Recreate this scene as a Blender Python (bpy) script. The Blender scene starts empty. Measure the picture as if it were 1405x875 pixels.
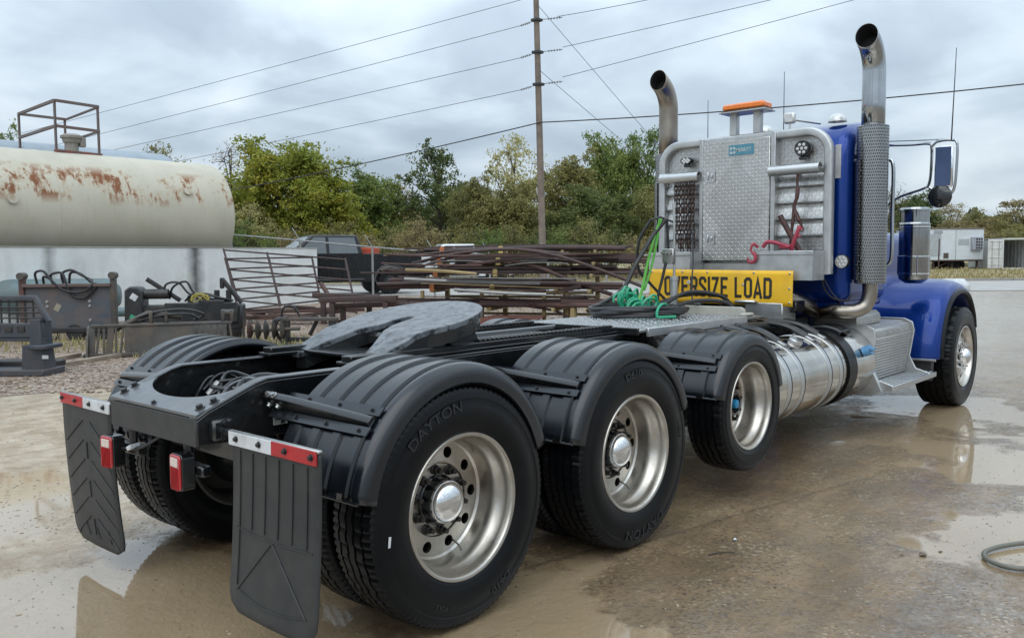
import bpy, bmesh, math, random
from mathutils import Vector, Matrix, Quaternion
rad = math.radians
PI = math.pi
SC = bpy.context.scene
COL = SC.collection

# ------------------------------------------------------------------ camera
CAM = Vector((-2.6654, -3.8749, 1.6513))
YAW, PITCH, ROLL, FPX = 0.7299, -0.0701, -0.0081, 1179.6
_f = Vector((math.cos(YAW) * math.cos(PITCH), math.sin(YAW) * math.cos(PITCH), math.sin(PITCH)))
_r0 = Vector((math.sin(YAW), -math.cos(YAW), 0))
_u0 = _r0.cross(_f)
_r = _r0 * math.cos(ROLL) + _u0 * math.sin(ROLL)
_u = _u0 * math.cos(ROLL) - _r0 * math.sin(ROLL)
cam_data = bpy.data.cameras.new('camera')
cam_data.sensor_width = 36.0
cam_data.lens = FPX / 1405.0 * 36.0
cam_data.clip_start = 0.05
cam_data.clip_end = 3000
cam = bpy.data.objects.new('camera', cam_data)
COL.objects.link(cam)
cam.matrix_world = Matrix((
    (_r.x, _u.x, -_f.x, CAM.x), (_r.y, _u.y, -_f.y, CAM.y), (_r.z, _u.z, -_f.z, CAM.z), (0, 0, 0, 1)))
SC.camera = cam

# ------------------------------------------------------------------ world (overcast sky) and sun
SUN_EL, SUN_AZ = rad(52), rad(205)          # soft light from high behind the rear of the truck
world = bpy.data.worlds.new('World')
SC.world = world
world.use_nodes = True
wn, wl = world.node_tree.nodes, world.node_tree.links
wn.clear()
def wnode(t, **kw):
    n = wn.new(t)
    for k, v in kw.items():
        setattr(n, k, v)
    return n
w_out = wnode('ShaderNodeOutputWorld')
w_sky = wnode('ShaderNodeTexSky', sky_type='NISHITA', sun_disc=False)
w_sky.sun_elevation = SUN_EL
w_sky.sun_rotation = PI / 2 - SUN_AZ
w_bg1 = wnode('ShaderNodeBackground')
w_bg1.inputs['Strength'].default_value = 0.09
wl.new(w_sky.outputs[0], w_bg1.inputs['Color'])
w_tc = wnode('ShaderNodeTexCoord')
w_sep = wnode('ShaderNodeSeparateXYZ')
wl.new(w_tc.outputs['Generated'], w_sep.inputs[0])
w_z = wnode('ShaderNodeMath', operation='MAXIMUM')
wl.new(w_sep.outputs['Z'], w_z.inputs[0]); w_z.inputs[1].default_value = 0.0
w_z2 = wnode('ShaderNodeMath', operation='ADD')
wl.new(w_z.outputs[0], w_z2.inputs[0]); w_z2.inputs[1].default_value = 0.30
w_dx = wnode('ShaderNodeMath', operation='DIVIDE'); w_dy = wnode('ShaderNodeMath', operation='DIVIDE')
wl.new(w_sep.outputs['X'], w_dx.inputs[0]); wl.new(w_z2.outputs[0], w_dx.inputs[1])
wl.new(w_sep.outputs['Y'], w_dy.inputs[0]); wl.new(w_z2.outputs[0], w_dy.inputs[1])
w_cmb = wnode('ShaderNodeCombineXYZ')
wl.new(w_dx.outputs[0], w_cmb.inputs[0]); wl.new(w_dy.outputs[0], w_cmb.inputs[1])
w_cmb.inputs[2].default_value = 2.7
w_n1 = wnode('ShaderNodeTexNoise'); w_n1.inputs['Scale'].default_value = 2.3
w_n1.inputs['Detail'].default_value = 7; w_n1.inputs['Roughness'].default_value = 0.48
w_n1.inputs['Distortion'].default_value = 0.25
wl.new(w_cmb.outputs[0], w_n1.inputs['Vector'])
w_ramp = wnode('ShaderNodeValToRGB')
els = w_ramp.color_ramp.elements
els[0].position = 0.34; els[0].color = (0.345, 0.42, 0.50, 1)
els[1].position = 0.70; els[1].color = (0.66, 0.74, 0.80, 1)
e = els.new(0.45); e.color = (0.41, 0.49, 0.57, 1)
e = els.new(0.56); e.color = (0.53, 0.615, 0.69, 1)
wl.new(w_n1.outputs['Fac'], w_ramp.inputs[0])
# overcast luminance: clouds overhead are brighter than those low down (CIE overcast sky)
w_cie = wnode('ShaderNodeMath', operation='MULTIPLY_ADD')
wl.new(w_z.outputs[0], w_cie.inputs[0]); w_cie.inputs[1].default_value = 2.0; w_cie.inputs[2].default_value = 0.755
w_bg2 = wnode('ShaderNodeBackground')
wl.new(w_ramp.outputs[0], w_bg2.inputs['Color'])
wl.new(w_cie.outputs[0], w_bg2.inputs['Strength'])
w_mix = wnode('ShaderNodeMixShader'); w_mix.inputs[0].default_value = 0.93
wl.new(w_bg1.outputs[0], w_mix.inputs[1]); wl.new(w_bg2.outputs[0], w_mix.inputs[2])
wl.new(w_mix.outputs[0], w_out.inputs['Surface'])

sun_data = bpy.data.lights.new('sun', 'SUN')
sun_data.energy = 0.9
sun_data.angle = rad(70)
sun_data.color = (1.0, 0.965, 0.91)
sun = bpy.data.objects.new('sun', sun_data)
COL.objects.link(sun)
_sd = Vector((math.cos(SUN_EL) * math.cos(SUN_AZ), math.cos(SUN_EL) * math.sin(SUN_AZ), math.sin(SUN_EL)))
sun.rotation_euler = (-_sd).to_track_quat('-Z', 'Y').to_euler()
sun.location = (0, 0, 30)

SC.view_settings.view_transform = 'Standard'
SC.view_settings.look = 'None'
SC.view_settings.gamma = 1
SC.view_settings.use_curve_mapping = False
SC.view_settings.exposure = 0.36
SC.render.engine = 'CYCLES'
SC.cycles.max_bounces = 7
SC.cycles.transparent_max_bounces = 12

random.seed(11)
R = random.Random(5)

# ------------------------------------------------------------------ placement helpers
def smooth01(t):
    t = max(0.0, min(1.0, t)); return t * t * (3 - 2 * t)
FH = Vector((math.cos(YAW), math.sin(YAW), 0))       # the lot rises a little along this direction
def gz(x, y):
    d = (x - CAM.x) * FH.x + (y - CAM.y) * FH.y
    return 0.4 * smooth01((d - 17.0) / 15.0)
def at(px, py, D):                                   # a point of the place seen along a line of sight, D metres off
    return CAM + (_f + _r * ((px - 702.5) / FPX) + _u * ((437.5 - py) / FPX)) * D
def gp(px, D, lift=0.0):                             # the ground point under such a line
    p = at(px, 354, D)
    return Vector((p.x, p.y, gz(p.x, p.y) + lift))

# ------------------------------------------------------------------ mesh builder
def frame_from(d, up=Vector((0, 0, 1))):
    d = d.normalized()
    if abs(d.dot(up)) > 0.98:
        up = Vector((1, 0, 0)) if abs(d.x) < 0.9 else Vector((0, 1, 0))
    s = up.cross(d).normalized()
    return s, d.cross(s).normalized()

class MB:
    def __init__(self):
        self.v = []; self.f = []; self.m = None
    def _add(self, vs, fs):
        o = len(self.v)
        if self.m is not None:
            vs = [self.m @ Vector(p) for p in vs]
        self.v.extend(tuple(p) for p in vs)
        self.f.extend(tuple(i + o for i in f) for f in fs)
    def box(self, c, s, ch=0.0, rot=None):
        hx, hy, hz = s[0] / 2, s[1] / 2, s[2] / 2
        c = Vector(c)
        if ch <= 0:
            pts = [Vector((sx * hx, sy * hy, sz * hz)) for sx in (-1, 1) for sy in (-1, 1) for sz in (-1, 1)]
            fs = [(0, 1, 3, 2), (4, 6, 7, 5), (0, 4, 5, 1), (2, 3, 7, 6), (0, 2, 6, 4), (1, 5, 7, 3)]
        else:
            ch = min(ch, hx * .98, hy * .98, hz * .98)
            pts = []; idx = {}
            for sx in (-1, 1):
                for sy in (-1, 1):
                    for sz in (-1, 1):
                        for a in range(3):
                            p = [sx * (hx - ch), sy * (hy - ch), sz * (hz - ch)]
                            p[a] = (sx * hx, sy * hy, sz * hz)[a]
                            idx[(sx, sy, sz, a)] = len(pts); pts.append(Vector(p))
            fs = []
            def quad(a, s):
                o = [k for k in range(3) if k != a]
                q = []
                for (u, w) in ((-1, -1), (1, -1), (1, 1), (-1, 1)):
                    k = [0, 0, 0]; k[a] = s; k[o[0]] = u; k[o[1]] = w
                    q.append(idx[(k[0], k[1], k[2], a)])
                flip = (s > 0) == (a != 1)
                return q if flip else q[::-1]
            for a in range(3):
                for s in (-1, 1):
                    fs.append(quad(a, s))
            for a in range(3):
                b, d = [k for k in range(3) if k != a]
                for sb in (-1, 1):
                    for sd in (-1, 1):
                        def key(sa, ax):
                            k = [0, 0, 0]; k[a] = sa; k[b] = sb; k[d] = sd
                            return idx[(k[0], k[1], k[2], ax)]
                        fs.append([key(-1, b), key(1, b), key(1, d), key(-1, d)])
            for sx in (-1, 1):
                for sy in (-1, 1):
                    for sz in (-1, 1):
                        fs.append([idx[(sx, sy, sz, a)] for a in range(3)])
        if rot is not None:
            pts = [rot @ p for p in pts]
        self._add([p + c for p in pts], fs)
        return self
    def ring_mesh(self, rings, closed_u=True, cap0=False, cap1=False, closed_v=False):
        n = len(rings[0]); vs = [p for r in rings for p in r]; fs = []
        nr = len(rings)
        for i in range(nr if closed_v else nr - 1):
            j = (i + 1) % nr
            for k in range(n if closed_u else n - 1):
                l = (k + 1) % n
                fs.append((i * n + k, i * n + l, j * n + l, j * n + k))
        if cap0: fs.append(tuple(range(n))[::-1])
        if cap1: fs.append(tuple((nr - 1) * n + k for k in range(n)))
        self._add(vs, fs)
        return self
    def cyl(self, p0, p1, r0, r1=None, n=12, caps=True):
        p0, p1 = Vector(p0), Vector(p1)
        r1 = r0 if r1 is None else r1
        s, t = frame_from(p1 - p0)
        rings = []
        for p, r in ((p0, r0), (p1, r1)):
            rings.append([p + (s * math.cos(2 * PI * k / n) + t * math.sin(2 * PI * k / n)) * r for k in range(n)])
        return self.ring_mesh(rings, True, caps, caps)
    def tube(self, path, r, n=8, caps=True, closed=False, prof=None, up=Vector((0, 0, 1))):
        path = [Vector(p) for p in path]
        m = len(path)
        tang = []
        for i in range(m):
            a = path[(i - 1) % m] if (closed or i > 0) else path[i]
            b = path[(i + 1) % m] if (closed or i < m - 1) else path[i]
            d = (b - a)
            tang.append(d.normalized() if d.length > 1e-9 else Vector((0, 0, 1)))
        s, t = frame_from(tang[0], up)
        rings = []
        for i in range(m):
            if i > 0:
                q = tang[i - 1].rotation_difference(tang[i])
                s = (q @ s).normalized()
                t = tang[i].cross(s).normalized(); s = t.cross(tang[i]).normalized()
            rr = r[i] if isinstance(r, (list, tuple)) else r
            if prof is None:
                rings.append([path[i] + (s * math.cos(2 * PI * k / n) + t * math.sin(2 * PI * k / n)) * rr for k in range(n)])
            else:
                rings.append([path[i] + s * u + t * w for (u, w) in prof])
        return self.ring_mesh(rings, True, caps and not closed, caps and not closed, closed)
    def lathe(self, prof, o=(0, 0, 0), ax=(0, 1, 0), n=48, caps=False, a0=0.0, a1=2 * PI):
        o, ax = Vector(o), Vector(ax).normalized()
        s, t = frame_from(ax)
        full = abs(a1 - a0 - 2 * PI) < 1e-6
        cnt = n if full else n + 1
        rings = []
        for (r, h) in prof:
            rings.append([o + ax * h + (s * math.cos(a0 + (a1 - a0) * k / n) + t * math.sin(a0 + (a1 - a0) * k / n)) * max(r, 1e-5) for k in range(cnt)])
        return self.ring_mesh(rings, full, caps, caps)
    def prism(self, poly, o, u, v, w, center=False):
        o, u, v, w = Vector(o), Vector(u), Vector(v), Vector(w)
        if center: o = o - w / 2
        a = [o + u * p[0] + v * p[1] for p in poly]
        b = [p + w for p in a]
        n = len(a)
        fs = [tuple(range(n))[::-1], tuple(range(n, 2 * n))]
        for k in range(n):
            l = (k + 1) % n
            fs.append((k, l, n + l, n + k))
        self._add(a + b, fs)
        return self
    def grid(self, fn, nu, nv):
        vs = [fn(i / nu, j / nv) for i in range(nu + 1) for j in range(nv + 1)]
        fs = []
        for i in range(nu):
            for j in range(nv):
                a = i * (nv + 1) + j
                fs.append((a, a + nv + 1, a + nv + 2, a + 1))
        self._add(vs, fs)
        return self
    def ball(self, c, r, n=10, m=6, sc=(1, 1, 1)):
        c = Vector(c)
        rings = []
        for i in range(m + 1):
            a = PI * i / m
            rr = max(math.sin(a), 1e-4)
            rings.append([c + Vector((math.cos(2 * PI * k / n) * rr * r * sc[0], math.sin(2 * PI * k / n) * rr * r * sc[1], math.cos(a) * r * sc[2])) for k in range(n)])
        return self.ring_mesh(rings)
    def mesh(self, name, mat=None, smooth=True, angle=38):
        me = bpy.data.meshes.new(name)
        me.from_pydata(self.v, [], self.f)
        bm = bmesh.new(); bm.from_mesh(me)
        bmesh.ops.recalc_face_normals(bm, faces=bm.faces)
        bm.to_mesh(me); bm.free()
        if smooth:
            me.polygons.foreach_set('use_smooth', [True] * len(me.polygons))
            me.set_sharp_from_angle(angle=rad(angle))
        if mat: me.materials.append(mat)
        me.update()
        return me
    def build(self, name, mat, parent=None, smooth=True, angle=38, bevel=0, solid=0, loc=None, rot=None, segs=2):
        o = bpy.data.objects.new(name, self.mesh(name, mat, smooth, angle))
        COL.objects.link(o)
        if loc is not None: o.location = loc
        if rot is not None: o.rotation_euler = rot
        if parent is not None: o.parent = parent
        if solid:
            md = o.modifiers.new('solid', 'SOLIDIFY'); md.thickness = solid; md.offset = 0
        if bevel:
            md = o.modifiers.new('bevel', 'BEVEL'); md.width = bevel; md.segments = segs
            md.limit_method = 'ANGLE'; md.angle_limit = rad(40); md.harden_normals = False
        return o

def empty(name, loc=(0, 0, 0), rz=0.0):
    o = bpy.data.objects.new(name, None)
    o.empty_display_size = 0.2
    COL.objects.link(o); o.location = loc; o.rotation_euler = (0, 0, rz)
    return o
def tag(o, label=None, cat=None, group=None, kind=None):
    if label: o['label'] = label
    if cat: o['category'] = cat
    if group: o['group'] = group
    if kind or label: o['kind'] = kind or 'thing'
    return o
def link_copy(src, parent=None, loc=None, rot=None, scale=None):
    c = src.copy(); COL.objects.link(c)
    c.parent = parent
    if loc is not None: c.location = loc
    if rot is not None: c.rotation_euler = rot
    if scale is not None: c.scale = scale
    return c
def copy_tree(src, parent=None):
    c = link_copy(src, parent)
    for ch in list(src.children):
        copy_tree(ch, c)
    return c
def inst(name, me, parent=None, loc=(0, 0, 0), rot=(0, 0, 0), scale=(1, 1, 1)):
    o = bpy.data.objects.new(name, me); COL.objects.link(o)
    o.location = loc; o.rotation_euler = rot; o.scale = scale
    if parent is not None: o.parent = parent
    return o
def curve_pts(pts, n=8):                              # Catmull-Rom through the points
    pts = [Vector(p) for p in pts]
    out = []
    P = [pts[0] * 2 - pts[1]] + pts + [pts[-1] * 2 - pts[-2]]
    for i in range(1, len(P) - 2):
        for k in range(n):
            t = k / n
            a, b, c, d = P[i - 1], P[i], P[i + 1], P[i + 2]
            out.append(0.5 * ((2 * b) + (c - a) * t + (2 * a - 5 * b + 4 * c - d) * t * t + (3 * b - a - 3 * c + d) * t ** 3))
    out.append(pts[-1])
    return out
def arc(c, u, v, r, a0, a1, n):
    c, u, v = Vector(c), Vector(u), Vector(v)
    return [c + u * (r * math.cos(a0 + (a1 - a0) * k / n)) + v * (r * math.sin(a0 + (a1 - a0) * k / n)) for k in range(n + 1)]
def rrect(w, h, r, n=5):                              # rounded rectangle outline, centred, ccw
    out = []
    for (cx, cy, a) in ((w / 2 - r, h / 2 - r, 0), (-w / 2 + r, h / 2 - r, PI / 2), (-w / 2 + r, -h / 2 + r, PI), (w / 2 - r, -h / 2 + r, 1.5 * PI)):
        for k in range(n + 1):
            b = a + PI / 2 * k / n
            out.append((cx + r * math.cos(b), cy + r * math.sin(b)))
    return out
def text_mesh(s, size, depth=0.0, offset=0.0, sx=1.0, space=1.0):
    """vertices and faces of a line of lettering in the xy plane, centred"""
    cu = bpy.data.curves.new('lettering', 'FONT')
    cu.body = s; cu.size = size; cu.extrude = depth; cu.offset = offset
    cu.align_x = 'CENTER'; cu.align_y = 'CENTER'; cu.space_character = space; cu.resolution_u = 3
    o = bpy.data.objects.new('lettering', cu); COL.objects.link(o)
    dg = bpy.context.evaluated_depsgraph_get()
    me = o.evaluated_get(dg).to_mesh()
    vs = [(v.co.x * sx, v.co.y, v.co.z) for v in me.vertices]
    fs = [tuple(p.vertices) for p in me.polygons]
    o.evaluated_get(dg).to_mesh_clear()
    bpy.data.objects.remove(o); bpy.data.curves.remove(cu)
    return vs, fs

# ------------------------------------------------------------------ materials
class NT:
    def __init__(self, name):
        self.mat = bpy.data.materials.new(name); self.mat.use_nodes = True
        self.t = self.mat.node_tree; self.n = self.t.nodes; self.l = self.t.links
        self.b = self.n['Principled BSDF']; self.out = self.n['Material Output']
        self.tc = self.n.new('ShaderNodeTexCoord')
        self.P = self.tc.outputs['Object']
    def new(self, t, **kw):
        x = self.n.new(t)
        for k, v in kw.items(): setattr(x, k, v)
        return x
    def link(self, a, b): self.l.new(a, b)
    def put(self, sock, val):
        if hasattr(val, 'is_output'): self.l.new(val, sock)
        elif isinstance(val, (tuple, list)) and len(val) == 3 and sock.type == 'RGBA': sock.default_value = (*val, 1)
        else: sock.default_value = val
    def noise(self, scale, detail=4, rough=0.55, vec=None, dist=0.0, col=False):
        x = self.new('ShaderNodeTexNoise'); self.link(vec or self.P, x.inputs['Vector'])
        x.inputs['Scale'].default_value = scale; x.inputs['Detail'].default_value = detail
        x.inputs['Roughness'].default_value = rough; x.inputs['Distortion'].default_value = dist
        return x.outputs['Color' if col else 'Fac']
    def voro(self, scale, feature='F1', out='Distance', vec=None, rnd=1.0):
        x = self.new('ShaderNodeTexVoronoi', feature=feature); self.link(vec or self.P, x.inputs['Vector'])
        x.inputs['Scale'].default_value = scale; x.inputs['Randomness'].default_value = rnd
        return x.outputs[out]
    def ramp(self, f, stops, interp='LINEAR'):
        x = self.new('ShaderNodeValToRGB'); x.color_ramp.interpolation = interp
        el = x.color_ramp.elements
        while len(el) > 1: el.remove(el[-1])
        for i, (p, c) in enumerate(stops):
            e = el[0] if i == 0 else el.new(p)
            e.position = p
            e.color = (c, c, c, 1) if not isinstance(c, (tuple, list)) else (*c, 1)
        self.link(f, x.inputs[0]); return x.outputs[0]
    def mix(self, f, a, b, mode='MIX'):
        x = self.new('ShaderNodeMix', data_type='RGBA', blend_type=mode)
        self.put(x.inputs[0], f); self.put(x.inputs[6], a); self.put(x.inputs[7], b)
        return x.outputs[2]
    def math(self, op, a, b=0.0, c=0.0, clamp=False):
        x = self.new('ShaderNodeMath', operation=op, use_clamp=clamp)
        self.put(x.inputs[0], a); self.put(x.inputs[1], b)
        if len(x.inputs) > 2: self.put(x.inputs[2], c)
        return x.outputs[0]
    def mapping(self, scale=(1, 1, 1), rot=(0, 0, 0), loc=(0, 0, 0), vec=None):
        x = self.new('ShaderNodeMapping'); self.link(vec or self.P, x.inputs[0])
        x.inputs['Scale'].default_value = scale; x.inputs['Rotation'].default_value = rot; x.inputs['Location'].default_value = loc
        return x.outputs[0]
    def bump(self, h, strength=0.3, dist=0.01, prev=None):
        x = self.new('ShaderNodeBump'); self.link(h, x.inputs['Height'])
        x.inputs['Strength'].default_value = strength; x.inputs['Distance'].default_value = dist
        if prev is not None: self.link(prev, x.inputs['Normal'])
        return x.outputs[0]
    def set(self, **kw):
        nm = dict(col='Base Color', rough='Roughness', metal='Metallic', normal='Normal', coat='Coat Weight', crough='Coat Roughness',
                  ior='IOR', spec='Specular IOR Level', trans='Transmission Weight', alpha='Alpha', emit='Emission Color', estr='Emission Strength',
                  sss='Subsurface Weight')
        for k, v in kw.items(): self.put(self.b.inputs[nm[k]], v)
        return self.mat

def simple(name, col, rough=0.5, metal=0.0, col2=None, ns=6.0, rv=0.12, bump=0.0, bs=60.0, coat=0.0, spec=0.5, dirt=None, dirt_amt=0.5, ior=1.5, lo=.35, hi=.65):
    t = NT(name)
    n1 = t.noise(ns, 5, .6)
    c = t.mix(t.ramp(n1, [(lo, 0), (hi, 1)]), col, col2 if col2 else tuple(x * 0.82 for x in col))
    r = t.math('MULTIPLY_ADD', t.noise(ns * 2.3, 4), rv * 2, rough - rv, clamp=True)
    if dirt:
        dm = t.ramp(t.noise(ns * 0.7, 8, .68), [(.5 - .12 * dirt_amt, 0), (.72 - .15 * dirt_amt, 1)])
        dm = t.math('MULTIPLY', dm, dirt_amt, clamp=True)
        c = t.mix(dm, c, dirt); r = t.math('MULTIPLY_ADD', dm, 0.35, r, clamp=True)
    kw = dict(col=c, rough=r, metal=metal, coat=coat, spec=spec, ior=ior)
    if bump: kw['normal'] = t.bump(t.noise(bs, 4, .6), bump, .006)
    return t.set(**kw)

def diamond_mat(name, col, axes='YZ', pitch=0.03, rough=0.33, metal=1.0, strength=0.8, facet=None):
    """aluminium tread plate: raised lozenges turned alternately left and right"""
    t = NT(name)
    s = t.new('ShaderNodeSeparateXYZ'); t.link(t.P, s.inputs[0])
    u = t.math('MULTIPLY', s.outputs[axes[0]], 1 / pitch); v = t.math('MULTIPLY', s.outputs[axes[1]], 1 / pitch)
    fu, fv = t.math('FLOOR', u), t.math('FLOOR', v)
    par = t.math('MODULO', t.math('ABSOLUTE', t.math('ADD', fu, fv)), 2)
    lu = t.math('SUBTRACT', t.math('SUBTRACT', u, fu), .5); lv = t.math('SUBTRACT', t.math('SUBTRACT', v, fv), .5)
    sg = t.math('MULTIPLY_ADD', par, 2, -1)
    lus = t.math('MULTIPLY', lu, sg)
    a = t.math('ADD', lus, lv); b = t.math('SUBTRACT', lus, lv)
    d = t.math('ADD', t.math('POWER', t.math('MULTIPLY', a, 1.15), 2), t.math('POWER', t.math('MULTIPLY', b, 3.6), 2))
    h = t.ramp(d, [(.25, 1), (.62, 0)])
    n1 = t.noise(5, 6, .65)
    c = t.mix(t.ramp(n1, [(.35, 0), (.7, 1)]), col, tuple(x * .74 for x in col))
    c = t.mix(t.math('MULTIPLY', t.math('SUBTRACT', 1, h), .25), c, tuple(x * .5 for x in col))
    if facet:                                            # buffed lozenge in the middle of the panel
        cy, cz_, ry, rz_ = facet
        dd = t.math('ADD', t.math('ABSOLUTE', t.math('DIVIDE', t.math('SUBTRACT', s.outputs[axes[0]], cy), ry)), t.math('ABSOLUTE', t.math('DIVIDE', t.math('SUBTRACT', s.outputs[axes[1]], cz_), rz_)))
        c = t.mix(t.ramp(dd, [(.49, .22), (.50, 0)]), c, tuple(x * .45 for x in col))
    return t.set(col=c, metal=metal, rough=t.math('MULTIPLY_ADD', n1, .3, rough - .1), normal=t.bump(h, strength, .004))

MT = {}
MT['chassis'] = simple('chassis_black_paint', (.004, .005, .006), .24, col2=(.008, .009, .010), ns=4, rv=.12, coat=.35, bump=.08, bs=90, dirt=(.022, .02, .018), dirt_amt=.3)
MT['plastic'] = simple('fender_black_plastic', (.004, .0058, .0085), .19, col2=(.0065, .008, .011), ns=5, rv=.06, bump=.06, bs=220, dirt=(.02, .02, .02), dirt_amt=.18, spec=.6)
MT['rubber'] = simple('tyre_rubber', (.0022, .0027, .0035), .33, col2=(.004, .0045, .0055), ns=9, rv=.10, bump=.05, bs=150, dirt=(.013, .0115, .010), dirt_amt=.18, spec=.2)
MT['flap'] = simple('mud_flap_rubber', (.018, .019, .020), .5, col2=(.027, .028, .028), ns=7, rv=.1, bump=.1, bs=120, dirt=(.07, .062, .05), dirt_amt=.3)
MT['hose'] = simple('black_hose_rubber', (.014, .014, .015), .42, ns=9)
MT['alu_rim'] = simple('rim_dull_aluminium', (.56, .535, .49), .30, 1.0, col2=(.46, .43, .385), ns=7, rv=.1, dirt=(.20, .175, .14), dirt_amt=.3)
MT['alu'] = simple('bare_aluminium', (.56, .565, .56), .36, 1.0, col2=(.5, .51, .51), ns=8, rv=.1, bump=.04, bs=60)
MT['alu_matt'] = simple('weathered_aluminium', (.50, .51, .51), .42, .75, col2=(.40, .41, .41), ns=9, rv=.1, bump=.05, bs=60)
MT['polished'] = simple('polished_aluminium', (.60, .575, .53), .13, 1.0, col2=(.50, .47, .42), ns=5, rv=.07, bump=.03, bs=7)
MT['chrome'] = simple('chrome', (.80, .80, .80), .05, 1.0, col2=(.72, .72, .72), ns=5, rv=.02)
MT['steel_pipe'] = simple('heat_stained_stack', (.34, .31, .27), .34, 1.0, col2=(.24, .20, .16), ns=3.5, rv=.08)
MT['stack_chrome'] = simple('stack_chrome', (.46, .48, .50), .12, 1.0, col2=(.33, .335, .34), ns=3, rv=.05)
MT['soot'] = simple('soot', (.006, .006, .006), .9)
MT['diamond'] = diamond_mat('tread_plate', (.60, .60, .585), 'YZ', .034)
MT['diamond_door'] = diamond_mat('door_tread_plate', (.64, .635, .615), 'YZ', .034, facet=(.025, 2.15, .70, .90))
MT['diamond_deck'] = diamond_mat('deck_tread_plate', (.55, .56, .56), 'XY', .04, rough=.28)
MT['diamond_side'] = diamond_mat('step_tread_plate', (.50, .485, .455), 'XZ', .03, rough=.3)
MT['bolt'] = simple('zinc_bolt', (.42, .42, .41), .35, 1.0, ns=20)
MT['bolt_black'] = simple('black_bolt', (.012, .012, .013), .35, ns=20)
MT['red'] = simple('red_reflective', (.42, .012, .018), .35, ns=9, dirt=(.10, .03, .03), dirt_amt=.35)
MT['white_tape'] = simple('white_reflective', (.62, .63, .64), .35, ns=9, dirt=(.2, .18, .16), dirt_amt=.35)
MT['lens_red'] = simple('red_lens', (.38, .008, .014), .12, ns=9, coat=.6)
MT['lens_clear'] = simple('clear_lens', (.62, .52, .46), .15, ns=30, coat=.6)
MT['yellow'] = simple('sign_yellow', (.80, .47, .012), .45, col2=(.74, .40, .012), ns=5, dirt=(.35, .24, .06), dirt_amt=.25, bump=.05, bs=8)
MT['sign_black'] = simple('sign_black', (.02, .018, .014), .5, ns=9)
MT['amber'] = simple('amber_lens', (.80, .19, .008), .2, ns=30, coat=.5)
MT['badge'] = simple('badge_blue', (.055, .20, .28), .35, ns=30, col2=(.09, .25, .33))
MT['badge_text'] = simple('badge_lettering', (.45, .52, .5), .4, ns=30)
MT['green_hose'] = simple('green_air_hose', (.008, .30, .15), .3, ns=20, coat=.2)
MT['lime_hose'] = simple('lime_air_hose', (.09, .40, .035), .35, ns=20)
MT['chain'] = simple('rusty_chain', (.075, .042, .032), .6, .35, col2=(.03, .022, .02), ns=25)
MT['binder'] = simple('rusty_binder', (.10, .042, .035), .6, .2, col2=(.05, .03, .027), ns=18)
MT['pink'] = simple('pink_red_paint', (.34, .03, .06), .4, col2=(.3, .03, .05), ns=20)
MT['lamp'] = simple('lamp_glass', (.62, .62, .6), .12, .3, ns=40, coat=.6)
MT['glass_dark'] = simple('dark_glass', (.012, .014, .016), .05, ns=4, coat=.5, rv=.02)
def blue_paint():
    t = NT('metallic_blue_paint')
    fl = t.noise(900, 1, .5)
    c = t.mix(t.ramp(fl, [(.4, 0), (.65, 1)]), (.0005, .021, .155), (.001, .038, .235))
    return t.set(col=c, metal=.5, rough=.32, spec=.15, coat=.55, crough=.025, normal=t.bump(t.noise(1.5, 2), .03, .05))
MT['blue'] = blue_paint()
def perf_mat():
    t = NT('perforated_shield')
    # slots punched in the heat shield, as dark recesses running round the barrel
    s = t.new('ShaderNodeSeparateXYZ'); t.link(t.P, s.inputs[0])
    ang = t.math('ARCTAN2', s.outputs['Y'], s.outputs['X'])
    u = t.math('MULTIPLY', ang, 54 / (2 * PI)); v = t.math('MULTIPLY', s.outputs['Z'], 1 / .027)
    fv = t.math('FLOOR', v)
    u2 = t.math('ADD', u, t.math('MULTIPLY', t.math('MODULO', fv, 2), .5))
    lu = t.math('SUBTRACT', t.math('SUBTRACT', u2, t.math('FLOOR', u2)), .5)
    lv = t.math('SUBTRACT', t.math('SUBTRACT', v, fv), .5)
    d = t.math('ADD', t.math('POWER', t.math('MULTIPLY', lu, 3.4), 2), t.math('POWER', t.math('MULTIPLY', lv, 2.3), 2))
    m = t.ramp(d, [(.7, 1), (1.0, 0)])
    c = t.mix(m, (.36, .365, .365), (.012, .012, .012))
    return t.set(col=c, metal=t.math('SUBTRACT', 1, m), rough=t.math('MULTIPLY_ADD', m, .5, .16), normal=t.bump(t.math('SUBTRACT', 1, m), .6, .004))
MT['perf'] = perf_mat()
def fifth_mat():
    t = NT('greasy_fifth_wheel_plate')
    n = t.noise(7, 8, .68, t.mapping(scale=(1, 1.4, 1)))
    c = t.mix(t.ramp(n, [(.40, 0), (.58, 1)]), (.06, .069, .08), (.14, .153, .165))
    c = t.mix(t.ramp(t.noise(16, 6, .7), [(.50, 0), (.60, 1)]), c, (.018, .02, .023))
    return t.set(col=c, rough=t.ramp(n, [(.3, .14), (.7, .38)]), metal=.15, normal=t.bump(t.noise(9, 8, .72), .6, .014))
MT['fifth'] = fifth_mat()

# ================================================================== THE GROUND
RH = Vector((math.sin(YAW), -math.cos(YAW), 0))
def LD(L, D, lift=0.0):
    p = Vector((CAM.x, CAM.y, 0)) + RH * L + FH * D
    return Vector((p.x, p.y, gz(p.x, p.y) + lift))
def sheet(name, Ls, Ds, mat, lift, edge=None):
    mb = MB()
    vs = []
    for L in Ls:
        for D in Ds:
            l, d = (edge(L, D) if edge else (L, D))
            vs.append(LD(l, d, lift))
    nd = len(Ds)
    fs = [(i * nd + j, (i + 1) * nd + j, (i + 1) * nd + j + 1, i * nd + j + 1) for i in range(len(Ls) - 1) for j in range(nd - 1)]
    mb._add(vs, fs)
    o = mb.build(name, mat)
    return tag(o, kind='structure')
def frange(a, b, n): return [a + (b - a) * k / n for k in range(n + 1)]

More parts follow.
